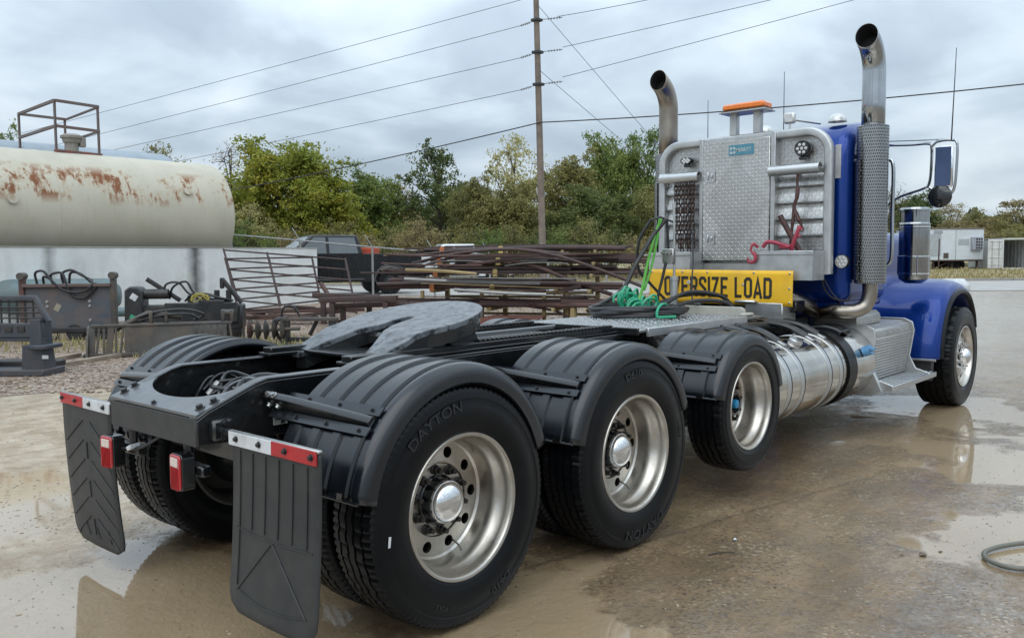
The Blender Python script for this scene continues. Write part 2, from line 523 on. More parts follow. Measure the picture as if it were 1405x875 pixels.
def ground_mat():
    t = NT('wet_muddy_concrete')
    big = t.noise(.55, 5, .6); mid = t.noise(3.2, 7, .65); fine = t.noise(38, 6, .7)
    c = t.mix(t.ramp(big, [(.35, 0), (.65, 1)]), (.19, .115, .053), (.29, .20, .108))
    trk = t.noise(1.0, 7, .65, t.mapping(scale=(.45, 3.2, 1), rot=(0, 0, .12)))
    c = t.mix(t.math('MULTIPLY', t.ramp(trk, [(.42, 0), (.62, 1)]), .55), c, (.10, .064, .033))
    c = t.mix(t.math('MULTIPLY', t.ramp(trk, [(.30, 1), (.42, 0)]), .5), c, (.31, .235, .15))
    c = t.mix(t.ramp(mid, [(.38, 0), (.62, 1)]), c, t.mix(.5, c, (.10, .075, .046)))
    grain = t.voro(62, 'F1', 'Color')
    gsep = t.new('ShaderNodeSeparateColor'); t.link(grain, gsep.inputs[0])
    speck = t.math('MULTIPLY', t.ramp(gsep.outputs[0], [(.82, 0), (.95, 1)]), t.ramp(t.noise(2.1, 6, .65), [(.42, 0), (.62, 1)]))
    c = t.mix(t.math('MULTIPLY', speck, .8), c, (.36, .295, .20))
    dark = t.math('MULTIPLY', t.ramp(gsep.outputs[1], [(.70, 0), (.92, 1)]), t.ramp(t.noise(1.4, 6, .65), [(.4, .3), (.6, 1)]))
    c = t.mix(t.math('MULTIPLY', dark, .7), c, (.055, .038, .022))
    sy = t.new('ShaderNodeSeparateXYZ'); t.link(t.P, sy.inputs[0])
    clay = t.ramp(t.math('MULTIPLY_ADD', t.math('ADD', sy.outputs['Y'], t.math('MULTIPLY', sy.outputs['X'], -.45)), .1, t.math('MULTIPLY', t.noise(.8, 6, .6), .6)), [(.38, 0), (.52, 1)])
    c = t.mix(t.math('MULTIPLY', clay, .85), c, t.mix(t.ramp(mid, [(.35, 0), (.65, 1)]), (.30, .23, .15), (.54, .45, .34)))
    crack = t.ramp(t.voro(.42, 'DISTANCE_TO_EDGE', 'Distance', t.mapping(scale=(1, 1, 0), vec=t.mix(.03, t.P, t.noise(2.5, 4, col=True)))), [(.0, 1), (.010, 0)])
    c = t.mix(t.math('MULTIPLY', crack, .3), c, (.07, .055, .04))
    # far part of the lot is pale worn concrete
    s = t.new('ShaderNodeVectorMath', operation='DOT_PRODUCT'); t.link(t.P, s.inputs[0]); s.inputs[1].default_value = tuple(FH)
    dd = t.math('ADD', s.outputs['Value'], -(CAM.dot(FH)))
    far = t.ramp(t.math('MULTIPLY', t.math('ADD', dd, t.math('MULTIPLY', big, 5)), .02), [(.23, 0), (.38, 1)])
    c = t.mix(t.math('MULTIPLY', far, .8), c, t.mix(mid, (.25, .215, .17), (.38, .34, .285)))
    # standing water: the pool round the rear axles, smaller films elsewhere
    def blob(cx, cy, r):
        v = t.new('ShaderNodeVectorMath', operation='DISTANCE'); t.link(t.mapping(scale=(1, 1, 0)), v.inputs[0]); v.inputs[1].default_value = (cx, cy, 0)
        return t.math('SUBTRACT', 1, t.math('DIVIDE', v.outputs['Value'], r))
    pool = t.math('MAXIMUM', blob(-1.0, -.2, 2.1), blob(.15, -1.25, 1.15))
    pool = t.math('MAXIMUM', pool, blob(-.9, 2.6, 1.5))
    pool = t.math('MAXIMUM', pool, blob(5.2, -3.2, 2.3))
    pool = t.math('MAXIMUM', pool, blob(7.2, -1.2, 1.4))
    pool = t.math('MAXIMUM', pool, blob(3.0, -3.1, 1.2))
    pool = t.math('MAXIMUM', pool, -0.35)
    wob = t.math('MULTIPLY', t.math('SUBTRACT', t.noise(1.1, 6, .6), .5), 2.3)
    lv = t.math('ADD', t.math('ADD', pool, wob), t.math('MULTIPLY', t.math('SUBTRACT', mid, .5), .5))
    pud = t.ramp(lv, [(.28, 0), (.40, 1)])
    c = t.mix(t.math('MULTIPLY', pud, .85), c, (.35, .255, .148))
    film = t.ramp(t.math('ADD', mid, t.math('MULTIPLY', big, .8)), [(.68, .05), (1.02, .20)])
    crough = t.mix(pud, film, (.035, .035, .035))
    hgt = t.math('ADD', t.math('MULTIPLY', fine, .8), t.math('MULTIPLY', t.noise(11, 5, .6), 1.3))
    hgt = t.math('SUBTRACT', hgt, t.math('MULTIPLY', crack, .6))
    nb = t.bump(hgt, .8, .016)
    inv = t.math('SUBTRACT', 1, pud)
    cb = t.new('ShaderNodeBump'); t.link(hgt, cb.inputs['Height']); cb.inputs['Distance'].default_value = .006
    t.link(t.math('MULTIPLY_ADD', inv, .34, .010), cb.inputs['Strength'])
    t.link(cb.outputs[0], t.b.inputs['Coat Normal'])
    t.b.inputs['Coat IOR'].default_value = 2.8
    dry = t.ramp(t.math('ADD', t.noise(.9, 6, .6), t.math('MULTIPLY', far, .1)), [(.42, 1), (.75, .72)])
    dry = t.math('MULTIPLY', dry, t.math('MULTIPLY_ADD', clay, -.45, 1))
    brk = t.ramp(t.math('ADD', t.math('MULTIPLY', t.noise(26, 6, .72), .6), t.math('MULTIPLY', t.noise(5, 6, .65), .4)), [(.40, 1), (.58, .30)])
    dry = t.math('MULTIPLY', dry, brk)
    return t.set(col=c, rough=.75, normal=nb, coat=t.mix(pud, dry, (.85, .85, .85)), crough=crough, spec=.3)
MT['ground'] = ground_mat()
def gravel_mat():
    t = NT('brown_gravel')
    v = t.voro(34, 'F1', 'Color'); sp = t.new('ShaderNodeSeparateColor'); t.link(v, sp.inputs[0])
    d = t.voro(34, 'F1', 'Distance')
    c = t.mix(sp.outputs[0], (.15, .095, .066), (.33, .25, .185))
    c = t.mix(t.ramp(sp.outputs[1], [(.85, 0), (.9, 1)]), c, (.46, .43, .39))
    c = t.mix(t.ramp(t.noise(.8, 5, .6), [(.42, 0), (.62, 1)]), c, t.mix(.6, c, (.13, .085, .06)))
    c = t.mix(t.ramp(t.noise(1.7, 6, .6), [(.6, 0), (.7, 1)]), c, (.22, .19, .09))
    return t.set(col=c, rough=.7, normal=t.bump(t.math('SUBTRACT', 1, d), .9, .02), spec=.4)
MT['gravel'] = gravel_mat()
MT['road'] = simple('pale_road', (.36, .345, .32), .6, col2=(.29, .275, .25), ns=1.2, bump=.2, bs=60)
def verge_mat():
    t = NT('dry_grass_soil')
    c = t.mix(t.ramp(t.noise(.5, 6, .65), [(.35, 0), (.65, 1)]), (.27, .21, .105), (.17, .165, .065))
    c = t.mix(t.ramp(t.noise(14, 6, .7), [(.4, 0), (.65, 1)]), c, (.34, .27, .15))
    return t.set(col=c, rough=.9, normal=t.bump(t.noise(18, 6, .7), .8, .05))
MT['verge'] = verge_mat()

sheet('ground', frange(-6, 6, 60)[:0] + [-900, -400, -200, -100, -60, -40, -30, -24, -20, -16, -12, -8, -6, -4, -3, -2, -1, 0, 1, 2, 3, 4, 6, 8, 12, 16, 20, 24, 30, 40, 60, 100, 200, 400, 900],
      [-60, -20, -5, 0, 2, 4, 6, 8, 10, 12, 14, 16] + frange(17, 33, 16) + [36, 40, 46, 52, 60, 70, 90, 130, 200, 400, 900], MT['ground'], 0.0)
_er = random.Random(3)
def gravel_edge(L, D):
    t = (D - 11.0) / 18.5
    d0 = 11.0 + .6 * math.sin(L * 1.3) + .4 * math.sin(L * 3.1 + 1) + (.85 * (L + 6) if L > -6 else 0)
    return L, d0 + (29.5 - d0) * t
gy = sheet('gravel_yard', frange(-30, 8, 76), frange(11, 29.5, 22), MT['gravel'], 0.006, gravel_edge)
sheet('road', frange(-60, 60, 20), frange(30.2, 41, 10), MT['road'], 0.012, lambda L, D: (L, D + (0.06 * (L + 5) if L < -5 else 0) + .05 * L * (0 if L < 0 else 0)))
sheet('grass_verge', frange(-140, 140, 28), [41.3, 43, 46, 50, 56, 64, 75, 95, 140, 230], MT['verge'], 0.05)
mbk = MB()
for k in range(-20, 20):
    a, b = LD(k * 3, 41.15), LD(k * 3 + 2.97, 41.15)
    d = (b - a); mbk.box((a + b) / 2 + Vector((0, 0, .06)), (d.length, .15, .14), .015, Matrix.Rotation(math.atan2(d.y, d.x), 3, 'Z'))
tag(mbk.build('kerb', simple('kerb_concrete', (.3, .28, .25), .8, ns=3)), kind='structure')

# loose stones, crumbs of mud, dry grass
def stone_pts(r, rnd, flat=.65):
    pts = []
    for (x, y, z) in ((1, 0, 0), (-1, 0, 0), (0, 1, 0), (0, -1, 0), (0, 0, 1), (0, 0, -1), (.6, .6, .4), (-.6, .5, .45), (.5, -.6, .4), (-.55, -.55, .5)):
        k = r * rnd.uniform(.75, 1.25); pts.append(Vector((x * k, y * k, z * k * flat)))
    return pts
_bm = bmesh.new()
for p in stone_pts(1, random.Random(2)): _bm.verts.new(p)
bmesh.ops.convex_hull(_bm, input=_bm.verts)
STONE_V = [v.co.copy() for v in _bm.verts]; _bm.verts.index_update(); STONE_F = [tuple(v.index for v in f.verts) for f in _bm.faces]; _bm.free()
def scatter_stones(name, n, fn, mat, label, cat, seed, kind='stuff'):
    rnd = random.Random(seed); mb = MB()
    for _ in range(n):
        p, r = fn(rnd)
        q = Matrix.Rotation(rnd.uniform(0, 6.28), 3, 'Z') @ Matrix.Diagonal(Vector((r * rnd.uniform(.7, 1.4), r * rnd.uniform(.7, 1.3), r * rnd.uniform(.4, .8))))
        mb._add([q @ v + p for v in STONE_V], STONE_F)
    return tag(mb.build(name, mat, smooth=False), label, cat, kind=kind)
def stone_mat(name, a, b, rough=.6):
    t = NT(name)
    c = t.mix(t.ramp(t.voro(9, 'F1', 'Color'), [(.2, 0), (.9, 1)]), a, b)
    return t.set(col=c, rough=rough)
MT['stones'] = stone_mat('gravel_stone', (.15, .095, .066), (.36, .285, .22))
MT['crumbs'] = stone_mat('wet_grit', (.09, .06, .035), (.38, .30, .20), .4)
def f_gravel(r):
    D = 10.8 + 15 * r.random() ** 1.6; L = r.uniform(-13, 4)
    if L > -2.5 and D < 15: D += 6
    return LD(L, D, .012), r.uniform(.012, .038)
scatter_stones('gravel_stones', 9000, f_gravel, MT['stones'], 'loose brown gravel covering the yard in front of the tank wall', 'gravel', 4)
def f_grit(r):
    D = 2.2 + 9 * r.random() ** 1.4; L = r.uniform(-.7, .75) * D
    return LD(L, D, .001), r.uniform(.002, .0055) * (2.0 if r.random() < .07 else 1)
scatter_stones('grit', 6000, f_grit, MT['crumbs'], 'fine grit and crumbs strewn over the wet concrete lot', 'grit', 5)
def f_left(r):
    D = 5 + 7 * r.random(); L = -r.uniform(.25, .62) * D
    return LD(L, D, .001), r.uniform(.004, .011)
scatter_stones('mud_crumbs', 1500, f_left, stone_mat('pale_crumb', (.20, .16, .12), (.44, .40, .34)), 'pale mud crumbs lying left of the truck towards the gravel', 'mud', 6)

def blades(name, n, fn, mat, label, cat, seed, w=.02):
    rnd = random.Random(seed); mb = MB()
    for _ in range(n):
        p, h = fn(rnd)
        a = rnd.uniform(0, 6.28); d = Vector((math.cos(a), math.sin(a), 0)); l = Vector((rnd.uniform(-.5, .5), rnd.uniform(-.5, .5), 1)) * h
        mb._add([p - d * w, p + d * w, p + l * .6 + d * w * .6, p + l, p + l * .6 - d * w * .6], [(0, 1, 2, 4), (4, 2, 3)])
    return tag(mb.build(name, mat, smooth=False), label, cat, kind='stuff')
def grass_mat(name, a, b):
    t = NT(name)
    c = t.mix(t.ramp(t.noise(.7, 4), [(.35, 0), (.65, 1)]), a, b)
    return t.set(col=c, rough=.8, spec=.2)
MT['dry_grass'] = grass_mat('dry_grass', (.36, .275, .14), (.19, .18, .07))
MT['weeds'] = grass_mat('yard_weeds', (.20, .19, .07), (.34, .28, .14))
def f_verge(r):
    D = 41.6 + 40 * r.random() ** 1.5; L = r.uniform(-.32, .75) * D
    return LD(L, D, .04), r.uniform(.06, .18) * (1 + (D - 42) / 40)
blades('dry_grass', 16000, f_verge, MT['dry_grass'], 'tan dry grass on the verge beyond the road', 'grass', 8, .03)
def f_weed(r):
    k = r.random()
    if k < .5: L, D = r.uniform(-12.5, -5.5), r.uniform(15.5, 20)
    elif k < .75: L, D = r.uniform(-6.5, -3.5), r.uniform(14.5, 18)
    else: L, D = r.uniform(-2, 6), r.uniform(23.5, 29)
    return LD(L, D, 0), r.uniform(.05, .2)
blades('yard_weeds', 4200, f_weed, MT['weeds'], 'short yellowish weeds growing through the yard gravel', 'weeds', 9, .012)

# ================================================================== THE TRUCK
truck = tag(empty('truck_tractor'), 'blue heavy haul truck tractor with black chassis, triple rear axles and chrome stacks', 'truck')
def part(mb, name, mat, parent=None, **kw):
    return mb.build(name, MT[mat] if isinstance(mat, str) else mat, truck if parent is None else parent, **kw)

# small shared pieces
def hexbolt(r, h, n=6):
    mb = MB(); mb.lathe([(0, h), (r * .9, h), (r, h * .8), (r, h * .25), (r * 1.5, h * .2), (r * 1.6, 0)], ax=(0, 0, 1), n=n * 2)
    return mb
ME_BOLT = hexbolt(.012, .016).mesh('bolt', MT['bolt_black'])
ME_BOLT_Z = hexbolt(.012, .016).mesh('bolt', MT['bolt'])
ME_RIVET = MB().lathe([(0, .004), (.004, .0035), (.0075, 0)], ax=(0, 0, 1), n=8).mesh('rivet', MT['bolt'])
def rot_to(n, spin=0.0):
    return (Vector(n).to_track_quat('Z', 'Y') @ Quaternion((0, 0, 1), spin)).to_euler()
def bolt(parent, p, n, me=None, s=1.0):
    return inst('bolt', me or ME_BOLT, parent, p, rot_to(n, R.uniform(0, 1)), (s, s, s))

# ---------------------------------------------------------------- wheels
def tyre_mesh(name, Rt, W, rim, nseg, tread=True):
    hw = W / 2
    side = [(rim - .006, hw * .80), (rim + .008, hw * .90), (rim + (Rt - rim) * .12, hw * .955), (rim + (Rt - rim) * .17, hw * .968), (rim + (Rt - rim) * .19, hw * .985),
            (rim + (Rt - rim) * .38, hw * 1.0), (rim + (Rt - rim) * .55, hw * 1.0), (rim + (Rt - rim) * .57, hw * .985), (rim + (Rt - rim) * .72, hw * .965),
            (rim + (Rt - rim) * .735, hw * .985), (rim + (Rt - rim) * .84, hw * .95)]
    th = .92 * hw
    tr = []                                       # (y fraction, kind) kind 0 top 1 groove 2 shoulder
    ys = [-1, -.93, -.62, -.60, -.53, -.51, -.235, -.215, -.145, -.125, .125, .145, .215, .235, .51, .53, .60, .62, .93, 1]
    kd = [3, 2, 0, 1, 1, 0, 0, 1, 1, 0, 0, 1, 1, 0, 0, 1, 1, 0, 2, 3]
    rings = []
    prof_n = None
    for i in range(nseg):
        a = 2 * PI * i / nseg
        ring = []
        for (r, y) in side: ring.append((r, -y))
        zig = (.018 if (i // 2) % 4 < 2 else -.018) * W * .6
        for y, k in zip(ys, kd):
            r = Rt - .010 * (abs(y) ** 2.5)
            yy = y * th
            if tread:
                if k == 1: r -= .013
                if 0.1 < abs(y) < .9: yy += zig
                if k == 2 and (i % 3) == 0: r -= .009
                if k == 3 and (i % 3) == 0: r -= .008
                if k == 0 and (i % 6) == 0 and abs(y) > .2: r -= .004
            else:
                if k == 1: r -= .010
            if k == 3: r -= .010
            ring.append((r, yy))
        for (r, y) in side[::-1]: ring.append((r, y))
        prof_n = len(ring)
        rings.append([Vector((math.cos(a) * r, y, math.sin(a) * r)) for (r, y) in ring])
    mb = MB(); mb.ring_mesh(rings, False, False, False, True)
    return mb
def sidewall_text(mb, s, size, rmid, yo, ang, sx=1.0):
    """raised lettering bent round the sidewall facing -Y; tops of the letters point outwards"""
    vs, fs = text_mesh(s, size, .0016, .0006, sx)
    out = []
    for (x, y, z) in vs:
        a = ang - x / rmid; r = rmid + y
        out.append(Vector((math.cos(a) * r, yo - z, math.sin(a) * r)))
    mb._add(out, fs)
RT = .545
t_main = tyre_mesh('tyre', RT, .28, .325, 300)
ME_TYRE = t_main.mesh('tyre', MT['rubber'], angle=30)
t_small = tyre_mesh('tyre', .455, .28, .30, 168, True)
ME_TYRE_S = t_small.mesh('tyre', MT['rubber'], angle=30)
t_front = tyre_mesh('tyre', .545, .40, .325, 220, True)
ME_TYRE_F = t_front.mesh('tyre', MT['rubber'], angle=30)
def letter_mesh(items):
    mb = MB()
    for it in items: sidewall_text(mb, *it)
    return mb.mesh('lettering', MT['rubber_letter'])
MT['rubber_letter'] = simple('tyre_lettering', (.011, .012, .014), .42, ns=12)
ME_LET_A = [letter_mesh([it]) for it in (('DAYTON', .066, .455, -.1412, rad(115), 1.25), ('D610', .05, .455, -.1412, rad(-62), 1.2), ('11R24.5', .03, .44, -.1412, rad(-110), 1.1))]
ME_LET_B = [letter_mesh([it]) for it in (('DAYTON', .072, .455, -.1412, rad(-82), 1.3), ('D610', .058, .455, -.1412, rad(97), 1.25), ('11R24.5', .03, .44, -.1412, rad(10), 1.1))]

def disc_with_holes(mb, r1, r2, y1, y2, nh, hr, thick=.018):
    """a dished ring of sectors, each with a real round hand hole"""
    K = 20
    rm = (r1 + r2) / 2
    def pt(r, a): 
        t = (r - r1) / (r2 - r1)
        return Vector((math.cos(a) * r, y1 + (y2 - y1) * t, math.sin(a) * r))
    for s in range(nh):
        a0 = 2 * PI * s / nh; h = PI / nh
        outer = []; inner = []; back = []
        for k in range(K):
            b = 2 * PI * k / K + PI / 4
            cx, cy = math.cos(b), math.sin(b)
            m = max(abs(cx), abs(cy)); sx, sy = cx / m, cy / m
            outer.append(pt(rm + sx * (r2 - r1) / 2, a0 + sy * h))
            p = pt(rm + cx * hr, a0 + cy * hr / rm); inner.append(p); back.append(p + Vector((0, thick, 0)))
        mb.ring_mesh([outer, inner, back])
def drive_rim(mb, k=1.0, dish=.06):
    """deep dish, mounted as the outer wheel of a dual pair; outside is -Y"""
    prof = [(.322, -.100), (.330, -.119), (.334, -.126), (.331, -.1305), (.324, -.131), (.316, -.127), (.310, -.117), (.3075, -.095), (.304, -.072), (.290, -.052), (.281, -.03),
            (.278, .0), (.276, dish - .03), (.272, dish - .012), (.262, dish - .002)]
    mb.lathe([(r * k, y) for r, y in prof], n=96)
    disc_with_holes(mb, .176 * k, .262 * k, dish - .008, dish - .002, 10, .0265 * k)
    mb.lathe([(.176 * k, dish - .008), (.170 * k, dish - .012), (.165 * k, dish - .004), (.11 * k, dish - .002)], n=72)
    mb.lathe([(.322 * k, -.10), (.318 * k, .10), (.330 * k, .124), (.30 * k, .125), (.27 * k, .09)], n=48)
    return mb
ME_RIM = drive_rim(MB()).mesh('wheel', MT['alu_rim'], angle=32)
ME_RIM_S = drive_rim(MB(), .915, .07).mesh('wheel', MT['alu_rim'], angle=32)
def inner_rim():
    mb = MB(); mb.lathe([(.322, -.118), (.332, -.124), (.318, -.126), (.300, -.10), (.285, -.06), (.275, -.0), (.262, -.055), (.15, -.06)], n=48)
    mb.lathe([(.322, .118), (.332, .124), (.318, .126), (.30, .10), (.285, .06), (.275, .02)], n=48)
    return mb
ME_RIM_IN = inner_rim().mesh('wheel', simple('inner_rim', (.10, .095, .085), .6, .5, ns=8))
ME_HUB = MB().lathe([(.118, .062), (.116, .048), (.110, .044), (.106, .028), (.106, .004), (.100, -.004), (.086, -.006), (.08, -.006)], n=48).mesh('hub', MT['chassis'])
ME_CAP = MB().lathe([(.088, .002), (.090, -.006), (.087, -.012), (.083, -.0125)] + [(.083 * math.cos(a), -.0125 - .042 * math.sin(a)) for a in [rad(5 * k) for k in range(1, 19)]], n=56).mesh('hub_cap', MT['chrome'], angle=50)
ME_HUBCAP_BLUE = MB().lathe([(.052, .03), (.052, -.012), (.046, -.022), (.03, -.026), (0, -.027)], n=32).mesh('hub_cap', simple('blue_hub_cap', (.02, .22, .42), .3, ns=12))
nutm = MB(); nutm.lathe([(.024, .0), (.024, -.006), (.019, -.008), (.018, -.026), (.012, -.028), (.012, -.05), (0, -.051)], n=12)
ME_NUT = nutm.mesh('lug_nut', simple('oily_lug_nut', (.05, .045, .04), .4, .7, ns=20))
ME_NUT_C = nutm.mesh('lug_nut', MT['chrome'])
ME_VALVE = MB().tube(curve_pts([(.225, .05, -.02), (.235, .01, -.03), (.245, -.03, -.05)]), .005, 6).mesh('valve_stem', MT['bolt'])

def dual_wheel(x, side, z=.55, letters=None, spin=0.0):
    """outer and inner wheel of one axle end; side -1 is the right of the truck"""
    rz = 0 if side < 0 else PI
    w = inst('wheel', ME_RIM, truck, (x, side * 1.075, z), (0, 0, rz))
    inst('tyre', ME_TYRE, w, rot=(0, spin, 0))
    for lm in letters or []: inst('lettering', lm, w)
    inst('hub', ME_HUB, w); inst('hub_cap', ME_CAP, w, scale=(1.12, 1.12, 1.12))
    for k in range(10):
        a = 2 * PI * (k + .5) / 10 + .1
        inst('lug_nut', ME_NUT, w, (math.cos(a) * .143, .056, math.sin(a) * .143), (0, a, 0))
    inst('valve_stem', ME_VALVE, w, rot=(0, rad(62), 0))
    w2 = inst('wheel', ME_RIM_IN, truck, (x, side * .755, z), (0, 0, rz))
    inst('tyre', ME_TYRE, w2, rot=(0, spin + .03, 0))
    return w
wA = dual_wheel(0, -1, letters=ME_LET_A); dual_wheel(0, 1, spin=.3)
dual_wheel(1.3726, -1, letters=ME_LET_B, spin=.2); dual_wheel(1.3726, 1, spin=.5)
MB().box((-.452, -.1425, -.045), (.012, .004, .045), .001, Matrix.Rotation(.12, 3, 'Y')).build('sticker', MT['white_tape'], wA)
for side in (-1, 1):                                   # raised lift axle
    w = inst('wheel', ME_RIM_S, truck, (2.782, side * 1.075, .6314), (0, 0, 0 if side < 0 else PI))
    inst('tyre', ME_TYRE_S, w); inst('hub', ME_HUB, w, scale=(.8, 1, .8)); inst('hub_cap', ME_HUBCAP_BLUE, w, scale=(.62, .9, .62))
    for k in range(10):
        a = 2 * PI * (k + .3) / 10
        inst('lug_nut', ME_NUT, w, (math.cos(a) * .135, .066, math.sin(a) * .135), (0, a, 0))
def front_rim():
    mb = MB()
    prof = [(.322, -.160), (.332, -.182), (.334, -.190), (.326, -.194), (.316, -.188), (.306, -.165), (.300, -.14), (.287, -.128), (.276, -.128)]
    mb.lathe(prof, n=72)
    disc_with_holes(mb, .178, .276, -.150, -.128, 10, .027)
    mb.lathe([(.178, -.150), (.12, -.155), (.11, -.15)], n=48)
    mb.lathe([(.322, -.16), (.318, .15), (.33, .18), (.30, .182), (.27, .15)], n=48)
    return mb
ME_RIM_F = front_rim().mesh('wheel', MT['alu_rim'], angle=32)
for side in (-1, 1):
    w = inst('wheel', ME_RIM_F, truck, (7.614, side * 1.135, .545), (0, 0, 0 if side < 0 else PI))
    inst('tyre', ME_TYRE_F, w)
    inst('hub_cap', ME_CAP, w, (0, -.165, 0), scale=(1.1, 1.6, 1.1))
    for k in range(10):
        a = 2 * PI * (k + .5) / 10
        inst('lug_nut', ME_NUT_C, w, (math.cos(a) * .143, -.153, math.sin(a) * .143), (0, a, 0))
# axle beams, differentials, springs under the frame
for x, z in ((0, .55), (1.3726, .55), (2.782, .6314), (7.614, .5)):
    mb = MB(); mb.cyl((x, -.66, z), (x, .66, z), .075, n=14)
    if x < 2: mb.ball((x, .0, z), .24, 16, 10, (.85, .75, 1)); mb.cyl((x, 0, z + .02), (x + .34, 0, z + .08), .12, .07, 12)
    part(mb, 'axle', 'chassis')
    for s in (-1, 1):
        mb = MB(); mb.lathe([(.02, -.13), (.20, -.13), (.205, -.1), (.205, .09), (.19, .13), (.02, .13)], (x, s * .60, z), (0, 1, 0), 28)
        part(mb, 'brake_drum', 'chassis')
mb = MB(); mb.cyl((.34, 0, .63), (1.2, 0, .6), .05, n=12); mb.cyl((1.7, 0, .63), (5.5, 0, .72), .055, n=12); part(mb, 'drive_shaft', 'chassis')
for x in (-.22, .28, 1.12, 1.66):
    for s in (-1, 1):
        mb = MB()
        pr = [(.0, 0)]
        for k in range(3):
            pr += [(.10, .008 + k * .075), (.122, .03 + k * .075), (.122, .05 + k * .075), (.10, .072 + k * .075)]
        pr += [(0, .235)]
        mb.lathe(pr, (x, s * .30, .56), (0, 0, 1), 20); part(mb, 'air_bag', 'rubber')

# ---------------------------------------------------------------- frame
ZT = 1.115
for s in (-1, 1):
    mb = MB()
    mb.prism([(-.85, .855), (-.85, .965), (-.80, .995), (-.56, 1.09), (-.50, 1.103), (8.45, 1.103), (8.45, .845), (-.55, .845)], (0, s * .425, 0), (1, 0, 0), (0, 0, 1), (0, .012, 0), True)
    top = [(-.85, .965), (-.80, .993), (-.56, 1.088), (-.50, 1.103), (8.45, 1.103)]
    poly = top + [(x, z + .013) for x, z in top[::-1]]
    mb.prism(poly, (0, s * .432, 0), (1, 0, 0), (0, 0, 1), (0, -s * .072, 0))
    mb.box((3.9, s * .385, .852), (8.9, .09, .013))
    rail = part(mb, 'frame_rail', 'chassis', bevel=.006)
    for x in (-.45, -.36, -.1, .08, .5, .68, .86, 1.2, 1.5, 1.9, 2.1, 2.3):
        bolt(rail, (x, s * .432, .92 + .06 * math.sin(x * 9)), (0, s, 0))
for x in (.66, 2.1, 3.4, 4.6):
    mb = MB(); mb.box((x, 0, .98), (.16, .84, .22), .01); mb.box((x - .1, 0, .87), (.06, .84, .02)); part(mb, 'cross_member', 'chassis')
# tail beam with the scooped gusset plate
mb = MB(); mb.box((-.835, 0, .91), (.03, .838, .125), .004); mb.box((-.79, 0, .855), (.09, .836, .012), .003)
part(mb, 'tail_beam', MT['flap'])
def slope(x): return .978 + (x + .85) * .37
outl = [(-.85, -.425), (-.85, .425), (-.55, .425), (-.55, .395)]
outl += [(-.585 + .175 * math.cos(a) * -1, .375 * math.sin(a)) for a in [PI / 2 - PI * k / 22 for k in range(23)]]
outl += [(-.55, -.395), (-.55, -.425)]
mb = MB()
top = [Vector((x, y, slope(x) + .012)) for x, y in outl]; bot = [Vector((x, y, slope(x))) for x, y in outl]
n = len(outl)
mb._add(top + bot, [tuple(range(n)), tuple(range(2 * n - 1, n - 1, -1))] + [(k, (k + 1) % n, n + (k + 1) % n, n + k) for k in range(n)])
pl = part(mb, 'tail_gusset', simple('gusset_worn_black', (.05, .055, .06), .3, col2=(.085, .09, .095), ns=9, coat=.3, dirt=(.16, .16, .155), dirt_amt=.4))
for (x, y) in ((-.80, .37), (-.74, .385), (-.80, -.37), (-.74, -.385), (-.83, .0)):
    bolt(pl, (x, y, slope(x) + .012), (-.35, 0, .93), s=1.25 if y else .8)
# valves and air lines between the rails
hr = random.Random(21)
MT['line'] = simple('air_line_nylon', (.016, .017, .018), .22, ns=9, coat=.4)
for k in range(15):
    x0 = hr.uniform(-.58, -.15); yb = hr.uniform(-.15, .34)
    pts = [(x0, yb, hr.uniform(.88, .98)), (x0 + .12, yb + hr.uniform(-.12, .1), hr.uniform(.98, 1.06)), (x0 + .30, yb + hr.uniform(-.15, .1), hr.uniform(.94, 1.05)), (x0 + .55, hr.uniform(-.3, .3), hr.uniform(.90, .99))]
    part(MB().tube(curve_pts(pts, 7), hr.choice((.007, .010, .013)), 6), 'air_line', 'line')
for k in range(5):
    x0 = -.45 + .13 * k; mbf = MB(); mbf.cyl((x0, .20 - .05 * k, .97), (x0 + .05, .18 - .05 * k, 1.03), .016, n=8); part(mbf, 'fitting', 'bolt')
part(MB().tube(arc((-.30, .10, 1.02), (1, 0, 0), (0, 1, 0), .17, 0, 5.6, 30), .010, 6), 'air_line', 'line')
mb = MB(); mb.lathe([(0, .09), (.016, .09), (.02, .075), (.02, .06), (.032, .055), (.034, .02), (.055, .015), (.06, 0)], (-.17, -.16, .99), (0, 0, 1), 14); mb.box((-.17, -.16, .96), (.2, .22, .06), .01)
part(mb, 'valve', 'chassis')
mb = MB(); mb.box((-.50, 0, .78), (.1, .84, .16), .01); mb.box((-.30, .05, .9), (.16, .14, .12), .02); mb.cyl((-.3, -.3, .86), (-.3, .3, .86), .085, n=16); part(mb, 'air_reservoir', 'chassis')
# rating plate on the right rail
mb = MB(); mb.box((-.44, -.4345, .935), (.075, .004, .085), .001); pt_ = part(mb, 'rating_plate', simple('rating_plate', (.42, .42, .39), .5, col2=(.3, .3, .28), ns=40))
for (dx, dz, w, h) in ((-.015, .028, .022, .006), (.018, .02, .018, .02), (-.006, -.006, .05, .004), (-.006, -.016, .05, .004), (.012, -.03, .02, .012)):
    MB().box((-.44 + dx, -.4375, .935 + dz), (w, .002, h)).build('print_mark', MT['sign_black'], pt_)

